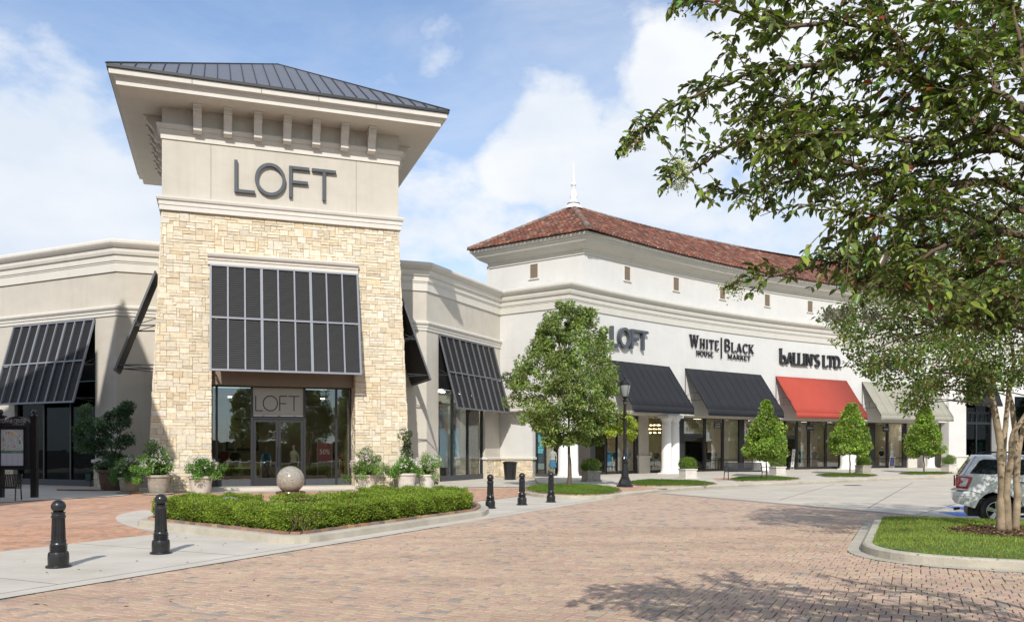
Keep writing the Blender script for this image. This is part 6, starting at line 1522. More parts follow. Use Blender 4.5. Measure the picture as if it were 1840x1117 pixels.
# ================================================================ posters, hanging signs and stands
sg = thing('window_poster', LF(a0 if False else sp + .6, .3, .3), 'tall window poster with blue lettering ending in OF SUMMER', 'poster')
fa0, fa1 = LF.a_of(960, .45), LF.a_of(979, .45)
PP = lambda x, o, z: LF(x, .46 - o, z)
sheet(sg, PP, fa0, fa1, .5, 3.9, (.10, .10, .11), .0, 'poster_sheet')
sheet(sg, PP, fa0 + .05, fa1 - .03, .55, .9, (.30, .36, .38), .003, 'poster_footer')
M_CYAN = mat('cyan_print', (.22, .72, .88), .6)
Yp = LF((fa0 + fa1) / 2, .45)[1]; zz2 = lambda v: H + (HY - v) / F * Yp; cxp = (fa0 + fa1) / 2
for tx, v, wd in (('DAY', 786, .50), ('OF', 793.5, .40), ('SUM', 803.5, .62), ('MER', 813, .64)): flat_text(sg, tx, PP, cxp - (.0 if tx != 'OF' else .08), zz2(v), .26, M_CYAN, .005, 'lettering', wd, bold=.02)
flat_text(sg, 'EVERY', PP, cxp, zz2(778), .2, M_CYAN, .005, 'lettering', .55, bold=.015)
q = MB(); 
for k in range(5): q.quad(*[PP(fa0 + .1 + x * .75, .004, .95 + k * .16 + z) for x, z in ((.05, .0), (.7, .12), (.75, .2), (.1, .08))])
q.build('poster_figure', mat('blue_stripe_print', (.06, .16, .26), .6), sg)
def blade_sign(u, v, text, label, wd=.75, hh=.42, off=-1.0):
    s_ = s_of(u, off); fr = CF(s_, off); Y = C(s_, off)[1]; z = H + (HY - v) / F * Y
    sg = thing('hanging_sign', fr(0, 0, z), label, 'hanging sign', 'small hanging shop signs under the arcade')
    q = MB(); q.box(fr, -wd / 2, wd / 2, -.03, .03, z - hh / 2, z + hh / 2); q.build('board', M_DARKMET, sg, bevel=.01)
    q = MB(); q.beam(fr(-wd / 2 - .3, 0, z + hh / 2 + .10), fr(wd / 2 + .3, 0, z + hh / 2 + .10), .025)
    for a in (-wd * .4, wd * .4): q.beam(fr(a, 0, z + hh / 2), fr(a, 0, 3.97), .012)
    q.build('bracket', M_DARKMET, sg)
    lines = text.split('|'); n = len(lines)
    for i, t in enumerate(lines): flat_text(sg, t, lambda x, o, zz_: fr(x, -.031 - o, zz_), 0, z + (.02 - .17 * i if n > 1 else -.05), .11, M_PAINT, .003, 'lettering', wd * .7)
blade_sign(1289, 763.5, 'WHITE|BLACK', 'small black hanging sign reading White Black over the second shop front')
blade_sign(1455, 768.3, 'ballins', 'small black hanging sign over the boutique window behind the red awning', .85)
blade_sign(1592, 770.6, 'HEMLINE', 'small black hanging sign above the sage awning\'s window', .75)
def stand_sign(fr_p, z0, z1, wd, col, label, txt, th, tcol=(.8, .8, .8), vertical=False, cat='sign', frame=(.30, .29, .27), legs=0.0, lean=0):
    P = lambda x, o, z: (fr_p(x, -o - (z - z0) * lean, z) if True else 0)
    sg = thing('stand_sign', fr_p(0, 0, z0 - legs), label, cat)
    q = MB()
    for (xa, xb, za, zb) in ((-wd / 2 - .03, -wd / 2, z0 - .03, z1 + .03), (wd / 2, wd / 2 + .03, z0 - .03, z1 + .03), (-wd / 2, wd / 2, z0 - .03, z0), (-wd / 2, wd / 2, z1, z1 + .03)):
        q.hexa([P(xa, .012, za), P(xb, .012, za), P(xb, -.012, za), P(xa, -.012, za), P(xa, .012, zb), P(xb, .012, zb), P(xb, -.012, zb), P(xa, -.012, zb)])
    q.build('sign_frame', mat('frame_%d' % int(frame[0] * 100), frame, .5), sg)
    q = MB(); q.hexa([P(-wd / 2, .006, z0), P(wd / 2, .006, z0), P(wd / 2, -.006, z0), P(-wd / 2, -.006, z0), P(-wd / 2, .006, z1), P(wd / 2, .006, z1), P(wd / 2, -.006, z1), P(-wd / 2, -.006, z1)]); q.build('sign_panel', mat('print_%02d%02d%02d' % tuple(int(c * 99) for c in col), col, .6, .03, 3), sg)
    if legs:
        q = MB(); q.beam(P(-wd / 2, 0, z0), P(-wd / 2, 0, z0 - legs), .025); q.beam(P(wd / 2, 0, z0), P(wd / 2, 0, z0 - legs), .025); q.beam(P(-wd / 2 - .1, 0, z0 - legs + .02), P(wd / 2 + .1, 0, z0 - legs + .02), .04); q.build('stand_leg', MATS['frame_%d' % int(frame[0] * 100)], sg)
    m_ = mat('ink_%02d%02d%02d' % tuple(int(c * 99) for c in tcol), tcol, .6)
    for (t, zc, h_, w_) in txt: flat_text(sg, t, P, 0, zc, h_, m_, .009, 'lettering', w_)
    return sg
st = Fr(T(T.a_of(583.5, 2.2), 2.2)[:2], TA); Yt = T(T.a_of(583.5, 2.2), 2.2)[1]; zt_ = lambda v: H + (HY - v) / F * Yt
stand_sign(st, zt_(828), zt_(795), .64, (.34, .09, .13), 'purple-red 50 percent sign on a thin stand inside the tower window', [('50%', zt_(815.5), .24, .46)], .2, legs=zt_(828) - .17)
fr = CF(s_of(1346, REC), REC - .18); 
stand_sign(fr, 1.0, 2.0, .62, (.72, .04, .07), 'bright red sale placard behind the glass left of the first conical holly', [('40', 1.5, .26, .34), ('OFF', 1.16, .18, .34)], .2, frame=(.72, .7, .68), legs=.8)
fr = CF(s_of(1341, REC), REC + .02); sg = thing('window_letter', fr(0, 0, 2.9), 'large white letter b on the shop window left of the first conical holly', 'lettering'); flat_text(sg, 'b', lambda x, o, z: fr(x, -o, z), 0, 2.75, .95, M_PAINT, .004, 'lettering', .42, bold=.05)
fr = CF(s_of(1419, REC), REC + .25)
sg = stand_sign(fr, .35, 1.7, .30, (.62, .62, .60), 'narrow white SALE placard leaning at the boutique door', [('S', 1.42, .2, .16), ('A', 1.12, .2, .18), ('L', .82, .2, .14), ('E', .52, .2, .15)], .2, tcol=(.02, .02, .02), frame=(.5, .5, .5), lean=.12, legs=.2)
fr = CF(s_of(1589, REC), REC + .75)
stand_sign(fr, .28, 1.05, .52, (.02, .025, .06), 'small easel blackboard with pale frame standing in front of the shop window', [('NEW', .80, .12, .3), ('IN', .62, .12, .14), ('STORE', .42, .12, .36)], .1, tcol=(.12, .16, .45), frame=(.42, .40, .36), lean=.12, legs=.14)

# fashion posters in the right wing window: plain figures
def fashion_poster(frame, a0, a1, w_, z0, z1, label, seed):
    sg = thing('window_poster', frame((a0 + a1) / 2, w_, z0), label, 'poster'); P = lambda x, o, z: frame(x, w_ - o, z); r = random.Random(seed)
    sheet(sg, P, a0, a1, z0, z1, (.36, .37, .36), 0, 'poster_sheet'); W_ = a1 - a0; H_ = z1 - z0
    def blobp(pts, col, o): q = MB(); q.add([P(a0 + x * W_, o, z0 + y * H_) for x, y in pts], [tuple(range(len(pts)))]); q.build('poster_figure', mat('print_%02d%02d%02d' % tuple(int(c * 99) for c in col), col, .6, .03, 3), sg)
    el = lambda cx, cy, rx, ry, t=0: [(cx + rx * math.cos(a) * math.cos(t) - ry * math.sin(a) * math.sin(t), cy + (rx * math.cos(a) * math.sin(t) + ry * math.sin(a) * math.cos(t)) * .45) for a in np.linspace(0, 2 * math.pi, 18)[:-1]]
    blobp(el(.42, .95, .16, .16), (.10, .06, .045), .002); blobp(el(.45, .92, .10, .12), (.46, .29, .22), .003); blobp([(.25, .84), (.38, .88), (.62, .87), (.78, .80), (.72, .55), (.35, .52), (.22, .60)], (.16, .22, .30), .004)
    blobp([(.60, .84), (.82, .76), (.95, .56), (.84, .54), (.66, .66)], (.46, .29, .22), .006); blobp([(.30, .60), (.84, .60), (.95, .22), (.60, .12), (.28, .18)], (.30, .42, .54), .005); blobp([(.12, .66), (.30, .70), (.40, .3), (.26, .12), (.1, .3)], (.07, .09, .13), .007)
    blobp([(.05, .80), (.28, .76), (.50, .66), (.48, .61), (.2, .66), (.05, .68)], (.48, .31, .24), .008)
n3 = [0.0, 5.41 * .34, 5.41 * .67, 5.41]
fashion_poster(WR2, .15, 1.6, .34, .75, 4.3, 'large fashion poster with a woman in pale blue in the right wing\'s left pane', 1)
fashion_poster(WR2, 2.35, 3.25, .48, .8, 4.4, 'second fashion poster with a dark-clothed woman in the right wing\'s middle pane', 2)
q = MB(); q.box(WR2, 2.1, 5.1, .75, 1.2, .2, 1.3); o = q.build('display_counter', mat('counter_grey', (.30, .31, .30), .6), bevel=.01); tag(o, 'pale display counter behind the right wing window', 'counter')

# ================================================================ mannequins and shop fittings
M_SKIN = mat('mannequin_shell', (.55, .50, .44), .5, .03, 3)
CL = {k: mat('cloth_' + k, c, .85, .12, 8, .2, 40) for k, c in dict(red=(.25, .02, .03), blue=(.03, .16, .30), navy=(.015, .018, .03), cream=(.50, .46, .38), white=(.62, .61, .58), teal=(.10, .42, .36), grey=(.16, .16, .16), green=(.03, .13, .08), black=(.012, .012, .014), stripe=(.20, .18, .16), sky=(.10, .28, .48)).items()}
def ringloft(mb, rings, n=14):                # rings: (cx, cy, z, rx, ry)
    vs = []; fs = []
    for (cx, cy, z, rx, ry) in rings:
        for k in range(n): a = 2 * math.pi * k / n; vs.append((cx + rx * math.cos(a), cy + ry * math.sin(a), z))
    for i in range(len(rings) - 1):
        for k in range(n): k2 = (k + 1) % n; fs.append((i * n + k, i * n + k2, (i + 1) * n + k2, (i + 1) * n + k))
    fs.append(tuple(range(n - 1, -1, -1))); fs.append(tuple(range((len(rings) - 1) * n, len(rings) * n))); mb.add(vs, fs)
def mannequin(p, z, label, top, bottom='', skirt=False, ht=1.78, head=True, pose=0, legs='skin'):
    root = thing('mannequin', (p[0], p[1], z), label, 'mannequin', 'mannequins in the shop windows'); k = ht / 1.78; x, y = p
    R = lambda L: [(x + a, y + b, z + c * k, rx * k, ry * k) for a, b, c, rx, ry in L]
    q = MB()
    rg = [(0, 0, .80, .15, .10), (0, 0, .90, .175, .115), (0, 0, 1.02, .135, .09), (0, 0, 1.12, .125, .085), (0, -.01, 1.26, .155, .105), (0, 0, 1.38, .175, .09), (0, 0, 1.44, .13, .07), (0, 0, 1.47, .055, .05), (0, 0, 1.54, .048, .05)]
    if head: rg += [(0, -.01, 1.57, .06, .07), (0, -.015, 1.63, .072, .09), (0, -.01, 1.70, .07, .088), (0, 0, 1.76, .045, .06), (0, 0, 1.78, .01, .01)]
    ringloft(q, R(rg))
    for s_ in (-1, 1):
        q.tube([(x + s_ * .08, y, z + .86 * k), (x + s_ * (.09 + .02 * pose), y - .02, z + .48 * k), (x + s_ * (.10 + .03 * pose), y, z + .08 * k), (x + s_ * .10, y - .12, z + .02)], [.085 * k, .055 * k, .035 * k, .03], 8)
        e = .06 if s_ * pose <= 0 else .16; q.tube([(x + s_ * .165, y, z + 1.38 * k), (x + s_ * (.20 + e * .6), y + .02, z + 1.10 * k), (x + s_ * (.20 + e * (0 if pose else .4)), y - .08, z + .86 * k), (x + s_ * .21, y - .10, z + .78 * k)], [.042, .034, .025, .02], 7)
    q.build('body', M_SKIN, root, smooth=60)
    q = MB(); ringloft(q, R([(0, 0, .86 if not skirt else .96, .185, .125), (0, 0, 1.02, .15, .105), (0, 0, 1.12, .14, .10), (0, -.01, 1.26, .17, .12), (0, 0, 1.38, .188, .105), (0, 0, 1.43, .15, .085)]))
    for s_ in (-1, 1): q.tube([(x + s_ * .16, y, z + 1.38 * k), (x + s_ * .22, y + .02, z + 1.16 * k)], [.055, .048], 8)
    q.build('top', CL[top], root, smooth=60)
    if bottom:
        q = MB()
        if skirt: ringloft(q, R([(0, 0, .52, .24, .18), (0, 0, .75, .21, .15), (0, 0, .98, .15, .105)]))
        else:
            for s_ in (-1, 1): q.tube([(x + s_ * .085, y, z + .90 * k), (x + s_ * .095, y - .02, z + .48 * k), (x + s_ * .105, y, z + .10 * k)], [.10 * k, .075 * k, .06 * k], 9)
            ringloft(q, R([(0, 0, .78, .16, .12), (0, 0, .9, .19, .13), (0, 0, 1.0, .155, .11)]))
        q.build('skirt' if skirt else 'trousers', CL[bottom], root, smooth=60)
    q = MB(); q.lathe((x, y, z), [(.18, 0), (.18, .01), (.02, .015)], 16); q.build('stand', M_DARKMET, root)
def mq(u, off, *a, fr=None, **k):
    p = C(s_of(u, off), off); mannequin(p, .1, *a, **k)
p = LF(LF.a_of(993, .9), .9)[:2]; mannequin(p, .12, 'mannequin in a bright blue skirt beside the SUMMER poster', 'white', 'sky', True, 1.85)
mq(1094, -2.55, 'mannequin in a blue dress left of the street lamp', 'blue', 'blue', True); mq(1106, -2.6, 'mannequin in a blue patterned top behind the hanging basket', 'blue', 'white'); mq(1128, -2.6, 'mannequin in a blue top right behind the street lamp', 'sky', 'white')
mq(1168, -2.6, 'mannequin in a cream jacket and black trousers under the chandelier', 'cream', 'black', False, 1.7, False); mq(1179, -2.5, 'mannequin in white trousers beside the cream-jacketed one', 'grey', 'white', False, 1.72, False)
mq(1274, -2.7, 'mannequin in dark clothes nearest the door under the second awning', 'black', 'navy', False, 1.75, False); mq(1283, -2.8, 'mannequin in a pale striped top under the second awning', 'stripe', 'navy', False, 1.75, False); mq(1293, -2.7, 'mannequin in a white shirt behind the hanging sign', 'white', 'navy', False, 1.75, False)
mq(1440, -2.6, 'mannequin posing in a dark green dress right of the boutique door', 'green', 'green', True, 1.85, True, 1); mq(1463, -2.7, 'slim white mannequin behind the car reflection in the boutique window', 'stripe', '', False, 1.8, True, 1)
mq(1584, -2.6, 'mannequin in a navy top and white trousers above the easel blackboard', 'navy', 'white', False, 1.82); mq(1603, -2.6, 'mannequin in a white top and dark skirt in the window right of the easel blackboard', 'white', 'black', True, 1.84)
p = C(s_of(1748, -1.2), -1.2); mannequin(p, .9, 'headless mannequin in grey left of the turquoise one in the tall shop window', 'grey', '', False, 1.6, False)
p = C(s_of(1761, -1.2), -1.2); mannequin(p, 1.0, 'headless mannequin in a turquoise top in the tall shop window above the car', 'teal', '', False, 1.6, False)
def tm(u, w_, *a, **k): p = T(T.a_of(u, w_), w_)[:2]; mannequin(p, .16, *a, **k)
tm(402, 2.1, 'mannequin in a red dress in the left tower window', 'red', 'red', True, 1.86); tm(423, 3.4, 'mannequin in black further inside the left tower window', 'black', 'black', True, 1.8)
tm(528, 2.6, 'mannequin in a pale blouse behind the right tower door', 'cream', 'black', True, 1.86); tm(478, 3.2, 'mannequin in a blue-grey shirt behind the left tower door', 'sky', 'navy', False, 1.75)
tm(619, 3.0, 'mannequin in a dark red dress at the right edge of the tower window', 'red', 'red', True, 1.7, head=False)
q = MB()
for i in range(11): q.box(T, T.a_of(600, 4.4) + i * .13, T.a_of(600, 4.4) + i * .13 + .05, 4.3, 4.8, .5, 1.55, 0, random.choice([(.3, .03, .04), (.05, .05, .06), (.25, .2, .18), (.12, .03, .05)]))
root = thing('clothes_rail', T(7.5, 4.5, .15), 'rail of hanging dark and red clothes deep in the tower shop', 'clothes rail'); q.build('garments', mat('garment', (1, 1, 1), .9, .1, 5, attr=True), root, kind='stuff'); q = MB(); a = T.a_of(600, 4.4); q.beam(T(a - .1, 4.55, 1.6), T(a + 1.5, 4.55, 1.6), .03); q.beam(T(a - .1, 4.55, .15), T(a - .1, 4.55, 1.6), .03); q.beam(T(a + 1.5, 4.55, .15), T(a + 1.5, 4.55, 1.6), .03); q.build('rail', M_LOUVBAR, root)
def table(fr, a, w_, L_, label, z=.15, h=.78):
    root = thing('display_table', fr(a, w_, z), label, 'table'); q = MB(); q.box(fr, a - L_ / 2, a + L_ / 2, w_ - .35, w_ + .35, z + h - .05, z + h); q.build('table_top', M_POTW, root)
    for s0 in (-1, 1):
        for s1 in (-1, 1): q = MB(); q.box(fr, a + s0 * (L_ / 2 - .05) - .03, a + s0 * (L_ / 2 - .05) + .03, w_ + s1 * .3 - .03, w_ + s1 * .3 + .03, z, z + h - .05); q.build('leg', M_POTW, root)
    q = MB()
    for i in range(5): q.box(fr, a - L_ / 2 + .15 + i * .26, a - L_ / 2 + .35 + i * .26, w_ - .2, w_ + .2, z + h, z + h + .08 + .03 * (i % 3), 0, random.choice([(.3, .28, .25), (.1, .1, .14), (.3, .08, .08)]))
    q.build('folded_clothes', MATS['garment'], root)
table(T, T.a_of(430, 3.0), 3.0, 1.5, 'white display table with folded clothes in the left tower window'); table(T, T.a_of(510, 4.2), 4.2, 1.4, 'white display table behind the tower doors')
for u, lb in ((424, 'left dark picture frame on the back wall of the tower shop'), (447, 'right dark picture frame on the back wall of the tower shop')):
    a = T.a_of(u, 9.4); root = thing('picture_frame', T(a, 9.5, 1.9), lb, 'picture frame'); q = MB(); q.box(T, a - .5, a + .5, 9.5, 9.58, 1.7, 3.4); q.build('frame', M_DARKMET, root); q = MB(); q.box(T, a - .4, a + .4, 9.47, 9.498, 1.8, 3.3); q.build('picture', M_ROOM, root)
# lit chandelier in the arcade shop
M_BULB = emit('bulb_light', (1, .66, .32), 12)
pc = C(s_of(1177, -3.6), -3.6); root = thing('chandelier', (pc[0], pc[1], 3.0), 'lit tiered chandelier in the window left of the second column pair', 'chandelier')
q = MB(); b = MB()
for (rr_, z, n) in ((.75, 2.85, 14), (.55, 3.12, 10), (.33, 3.4, 7)):
    q.tube([(pc[0] + rr_ * math.cos(t), pc[1] + rr_ * math.sin(t), z) for t in np.linspace(0, 2 * math.pi, 24)], .015, 5)
    for k in range(n): t = 2 * math.pi * k / n; b.ball((pc[0] + rr_ * math.cos(t), pc[1] + rr_ * math.sin(t), z + .05), .045, 8, 6)
q.tube([(pc[0], pc[1], 2.85), (pc[0], pc[1], 4.0)], .012, 5); q.build('ring', M_DARKMET, root); b.build('bulb', M_BULB, root)
q = MB()
for i in range(14): fr = CF(s_of(1238, -4) + .13 * i, -4.0); q.box(fr, -.03, .04, -.25, .25, .5, 2.3, 0, random.choice([(.06, .05, .05), (.09, .04, .04), (.05, .05, .07)]))
tag(q.build('hanging_garments', MATS['garment']), 'long dark clothes hanging behind the door under the second awning', 'clothes', kind='stuff')
# ================================================================ trees
def limb_mesh(q, pts, r0, r1, n=7):
    k = len(pts); q.tube(pts, [r0 + (r1 - r0) * i / (k - 1) for i in range(k)], n)
def curve(pts, n=4, wob=0.0, rr=random):
    out = []
    for i in range(len(pts) - 1):
        p0 = Vector(pts[max(i - 1, 0)]); p1 = Vector(pts[i]); p2 = Vector(pts[i + 1]); p3 = Vector(pts[min(i + 2, len(pts) - 1)])
        for k in range(n):
            t = k / n; v = .5 * ((2 * p1) + (-p0 + p2) * t + (2 * p0 - 5 * p1 + 4 * p2 - p3) * t * t + (-p0 + 3 * p1 - 3 * p2 + p3) * t ** 3)
            if wob: v += Vector((rr.gauss(0, wob), rr.gauss(0, wob), rr.gauss(0, wob)))
            out.append(v)
    out.append(Vector(pts[-1])); return out
def crown_tree(name, base, z0, prof, height, ncl, per, rc, ln, color, seed, label, group=None, trunk_h=2.0, tr=.13, spots=None, bark=None, lean=0.0, cvar=.14, lobes=0.0, mat_=None, wdk=.5):
    """prof(t) radius at height fraction t of the crown"""
    r = np.random.default_rng(seed); rr = random.Random(seed); root = thing(name, (base[0], base[1], z0), label, 'tree', group)
    cen = []
    while len(cen) < ncl:
        t = r.random(); a = r.random() * 2 * math.pi; R_ = prof(t) * (1 + lobes * math.sin(a * 3 + seed) * math.sin(t * 7 + seed)); q_ = math.sqrt(r.random()) if r.random() < .5 else (.72 + .28 * r.random())
        if r.random() > (R_ / max(prof(.35), .01)) ** .8 + .1: continue
        cen.append((base[0] + lean * t + R_ * q_ * math.cos(a), base[1] + R_ * q_ * math.sin(a), z0 + trunk_h + height * t))
    cen = np.array(cen); p, d, nn, l, w_, col = clumps(cen, rc * (1 + .25 * r.normal(size=ncl)) * np.array([.38 + .62 * min(1, prof(max(0, (c_[2] - z0 - trunk_h) / height)) / prof(.35)) for c_ in cen]), per, r, ln, ln * wdk, color, cvar=cvar, spots=spots)
    leaf_mesh('crown', p, d, nn, l, w_, col, mat_ or M_LEAF, root, True)
    q = MB(); top = Vector((base[0] + lean * .8, base[1], z0 + trunk_h + height * .8)); b = Vector((base[0], base[1], z0 - .03))
    tp = curve([b, (base[0] + .02, base[1], z0 + trunk_h * .5), (base[0] - .02, base[1], z0 + trunk_h), top], 4, .006, rr); limb_mesh(q, tp, tr, .02, 9)
    q.tube([b, b + Vector((0, 0, .12))], [tr * 1.5, tr * 1.02], 9)
    idx = rr.sample(range(ncl), min(ncl, 46))
    for i in idx:
        c = Vector(cen[i]); h = max(.2, min(.9, (c.z - z0 - trunk_h) / height * .8)); s_ = b.lerp(top, 0) ; zs_ = z0 + trunk_h * .92 + (c.z - z0 - trunk_h * .92) * .45
        k = min(range(len(tp)), key=lambda j: abs(tp[j].z - zs_)); a = tp[k]; mid = a.lerp(c, .5) + Vector((rr.gauss(0, .06), rr.gauss(0, .06), .10)); limb_mesh(q, curve([a, mid, c], 3), tr * .28, .008, 5)
    q.build('trunk', bark or M_BARK, root, smooth=True); return root
tx, ty = gnd(1023, 873, .13)
def prof_round(t): return 2.38 * float(np.interp(t, [0, .1, .25, .45, .62, .77, .9, 1.0], [.45, .78, .97, 1.0, .88, .66, .48, .26]))
crown_tree('street_tree', (tx, ty), .12, prof_round, 6.05, 290, 130, .36, .13, (.21, .275, .082), 5, 'round leafy tree with a slim dark trunk on the oval lawn before the arcade corner', trunk_h=1.95, tr=.115, spots=[(.03, (.25, .26, .05))], lean=-.05, lobes=.24, cvar=.24, wdk=.46)
def prof_cone(t): return 1.28 * ((1 - t) ** .80 + .05) * (min(1, .62 + t * 3.2))
HG = 'conical hollies in front of the arcade columns'
HC = (.20, .30, .05)
for i, (u, v, vt, vb, ru, lb) in enumerate(((1377, 856, 724, 824, 41, 'leftmost conical holly, bright green, in front of the second awning'), (1527, 851, 727, 814, 39, 'middle conical holly in front of the red awning'), (1660, 848.5, 733, 818, 37, 'rightmost conical holly in front of the sage awning'))):
    x, y = gnd(u, v, .135); s_ = y / F; hgt = (vb - vt) * s_; th_ = (v - vb) * s_ + .05; rk = ru * s_ / 1.38
    crown_tree('conical_holly', (x, y), .13, lambda t, rk=rk: prof_cone(t) * rk, hgt * 1.0, 210, 125, .27, .125, HC, 60 + i, lb, HG, trunk_h=th_, tr=.055, spots=[(.20, (.20, .29, .03)), (.05, (.30, .33, .05))], lean=(.0, .12, .1)[i], cvar=.28, mat_=M_LEAFG, lobes=.10, wdk=.5)

# ---- the smooth-barked tree on the island
root = thing('crape_myrtle', (TREE2[0], TREE2[1], .2), 'multi-stemmed smooth-barked tree growing in the mulch ring on the island', 'tree'); r = np.random.default_rng(31); rr = random.Random(31)
Y2 = 16.2
stems = [([(1799, 956), (1800, 900), (1801, 860), (1797, 800), (1786, 732), (1776, 690), (1750, 640), (1700, 590)], -.08, .095, .03), ([(1811, 956), (1809, 900), (1810, 860), (1816, 835), (1820, 783), (1832, 762), (1850, 730), (1890, 640), (1940, 560)], -.12, .075, .03),
         ([(1802, 860), (1804, 800), (1808, 753), (1812, 700), (1822, 640), (1800, 560), (1790, 500)], .05, .06, .02), ([(1824, 956), (1828, 900), (1827, 860), (1826, 800), (1819, 732), (1815, 690), (1860, 620), (1840, 520)], .1, .075, .025), ([(1827, 870), (1833, 800), (1846, 740), (1880, 690), (1960, 640)], .22, .05, .02)]
q = MB(); tips = []
for px_, dy, ra, rb in stems:
    pts = [at(u, v, Y2 + dy * (1 + i * .5)) for i, (u, v) in enumerate(px_)]; pts[0] = (pts[0][0], pts[0][1], .17 if ra > .06 else pts[0][2]); c = curve(pts, 4, .004, rr); limb_mesh(q, c, ra, rb, 10); tips += c[len(c) // 2:]
q.build('trunk', M_CRAPE, root, smooth=True)
SIL = [(1478, 575), (1530, 540), (1550, 490), (1600, 430), (1700, 380), (1900, 350), (2100, 450), (2140, 600), (2050, 700), (1900, 715), (1850, 690), (1800, 690), (1745, 722), (1715, 690), (1690, 700), (1660, 735), (1632, 735), (1610, 700), (1585, 705), (1560, 668), (1535, 650), (1510, 610)]
N_ = 3400; uu = r.uniform(1470, 2140, N_); vv = r.uniform(350, 740, N_); k = in_poly(uu, vv, SIL); uu, vv = uu[k][:860], vv[k][:860]
cen = np.array([at(u, v, Y2 + r.normal() * 1.15) for u, v in zip(uu, vv)])
p, d, nn, l, w_, col = clumps(cen, .23, 54, r, .074, .038, (.125, .18, .04), cvar=.22, spots=[(.025, (.30, .08, .04)), (.05, (.26, .20, .05)), (.10, (.16, .21, .03))], hollow=.1)
leaf_mesh('crown', p, d, nn, l, w_, col, M_LEAF, root, True)
q = MB()
for i in range(0, len(cen), 3):
    c = Vector(cen[i]); a = min(tips, key=lambda t: (t - c).length + max(0, t.z - c.z) * .5); mid = a.lerp(c, .55) + Vector((0, 0, .12)); limb_mesh(q, curve([a, mid, c], 3, .01, rr), .014, .004, 4)
q.build('twig', M_TWIG, root)
fl = [(1565, 572), (1490, 568), (1620, 535), (1650, 525), (1690, 560), (1700, 575), (1760, 520), (1850, 530)]
cf = np.array([at(u, v, Y2 - .8 + r.normal() * .2) for u, v in fl]); cf = np.repeat(cf, 150, axis=0) + r.normal(size=(len(fl) * 150, 3)) * [.12, .1, .07]
leaf_mesh('blossoms', cf, unit(len(cf), r), unit(len(cf), r), .03, .028, leafcols(len(cf), (.42, .40, .37), r, .2, .03), M_PETAL, root, False)

# ---- the near tree whose boughs hang into the picture
NT = (6.0, 5.0); root = thing('crape_myrtle', (NT[0], NT[1], 0), 'near tree with large glossy leaves whose boughs fill the upper right corner', 'tree'); r = np.random.default_rng(17); rr = random.Random(17)
head = (5.6, 5.05, 1.75)
limbs = [([(1840, 255), (1763, 228), (1700, 180), (1657, 139), (1610, 70), (1574, 0), (1540, -60)], 4.9, .030), ([(1700, 190), (1600, 120), (1540, 100), (1469, 117), (1358, 133), (1263, 167), (1191, 205), (1150, 238), (1118, 268)], 5.0, .020),
         ([(1840, 345), (1740, 330), (1650, 330), (1524, 294), (1446, 244), (1391, 205), (1350, 190)], 5.1, .024), ([(1524, 294), (1430, 270), (1340, 250), (1270, 290), (1225, 318), (1195, 335)], 4.9, .014),
         ([(1840, 285), (1700, 290), (1552, 311), (1450, 320), (1391, 333), (1330, 345), (1295, 352)], 5.3, .018), ([(1840, 425), (1700, 440), (1580, 455), (1500, 470), (1420, 490), (1350, 500), (1305, 515)], 5.2, .020),
         ([(1840, 480), (1740, 500), (1660, 520), (1600, 520), (1540, 500)], 5.0, .018), ([(1610, 70), (1500, 40), (1400, 50), (1320, 20), (1260, 0), (1215, 12)], 4.8, .014), ([(1574, 0), (1480, -20), (1380, -30), (1300, -60)], 4.9, .012),
         ([(1657, 139), (1600, 200), (1500, 210), (1420, 180), (1330, 150)], 5.3, .012), ([(1840, 120), (1780, 80), (1720, 30), (1690, -40)], 5.2, .022), ([(1840, 60), (1800, 20), (1780, -60)], 5.4, .022), ([(1840, 540), (1780, 560), (1740, 570), (1720, 585)], 4.9, .016),
         ([(1763, 228), (1700, 260), (1600, 250), (1500, 240), (1440, 270)], 4.7, .014), ([(1740, 330), (1680, 390), (1600, 390), (1530, 380), (1450, 375)], 4.8, .014), ([(1840, 590), (1800, 580), (1770, 590)], 5.3, .014),
         ([(1900, 300), (1850, 180), (1830, 60), (1800, -40)], 5.1, .028), ([(1700, 440), (1640, 480), (1620, 540)], 4.7, .012), ([(1840, 200), (1780, 150), (1740, 120), (1690, 60)], 4.6, .016), ([(1840, 380), (1780, 400), (1700, 370), (1640, 400)], 5.5, .016),
         ([(2380, 420), (2200, 360), (2050, 330), (1960, 300)], 5.0, .020), ([(2350, 250), (2200, 180), (2060, 100), (1950, 60)], 5.2, .020), ([(2400, 500), (2250, 520), (2080, 500), (1930, 520)], 4.9, .018), ([(2450, 150), (2300, 40), (2150, -60)], 5.3, .018), ([(2300, 430), (2150, 430), (2000, 420), (1900, 440)], 4.6, .016)]
q = MB(); trunk_c = curve([(NT[0], NT[1], -.02), (NT[0] - .06, NT[1], .9), head], 4); limb_mesh(q, trunk_c, .11, .085, 10); limb_mesh(q, curve([(NT[0] + .16, NT[1] + .1, -.02), (NT[0] + .25, NT[1] + .1, 1.2), (6.4, 5.3, 3.0)], 4), .09, .05, 9); limb_mesh(q, curve([(NT[0] - .05, NT[1] + .15, -.02), (NT[0] - .0, NT[1] + .3, 1.2), (5.7, 5.8, 3.2)], 4), .08, .04, 9)
q.build('trunk', M_CRAPE, root, smooth=True)
q = MB(); LP = []; LD = []; LN = []
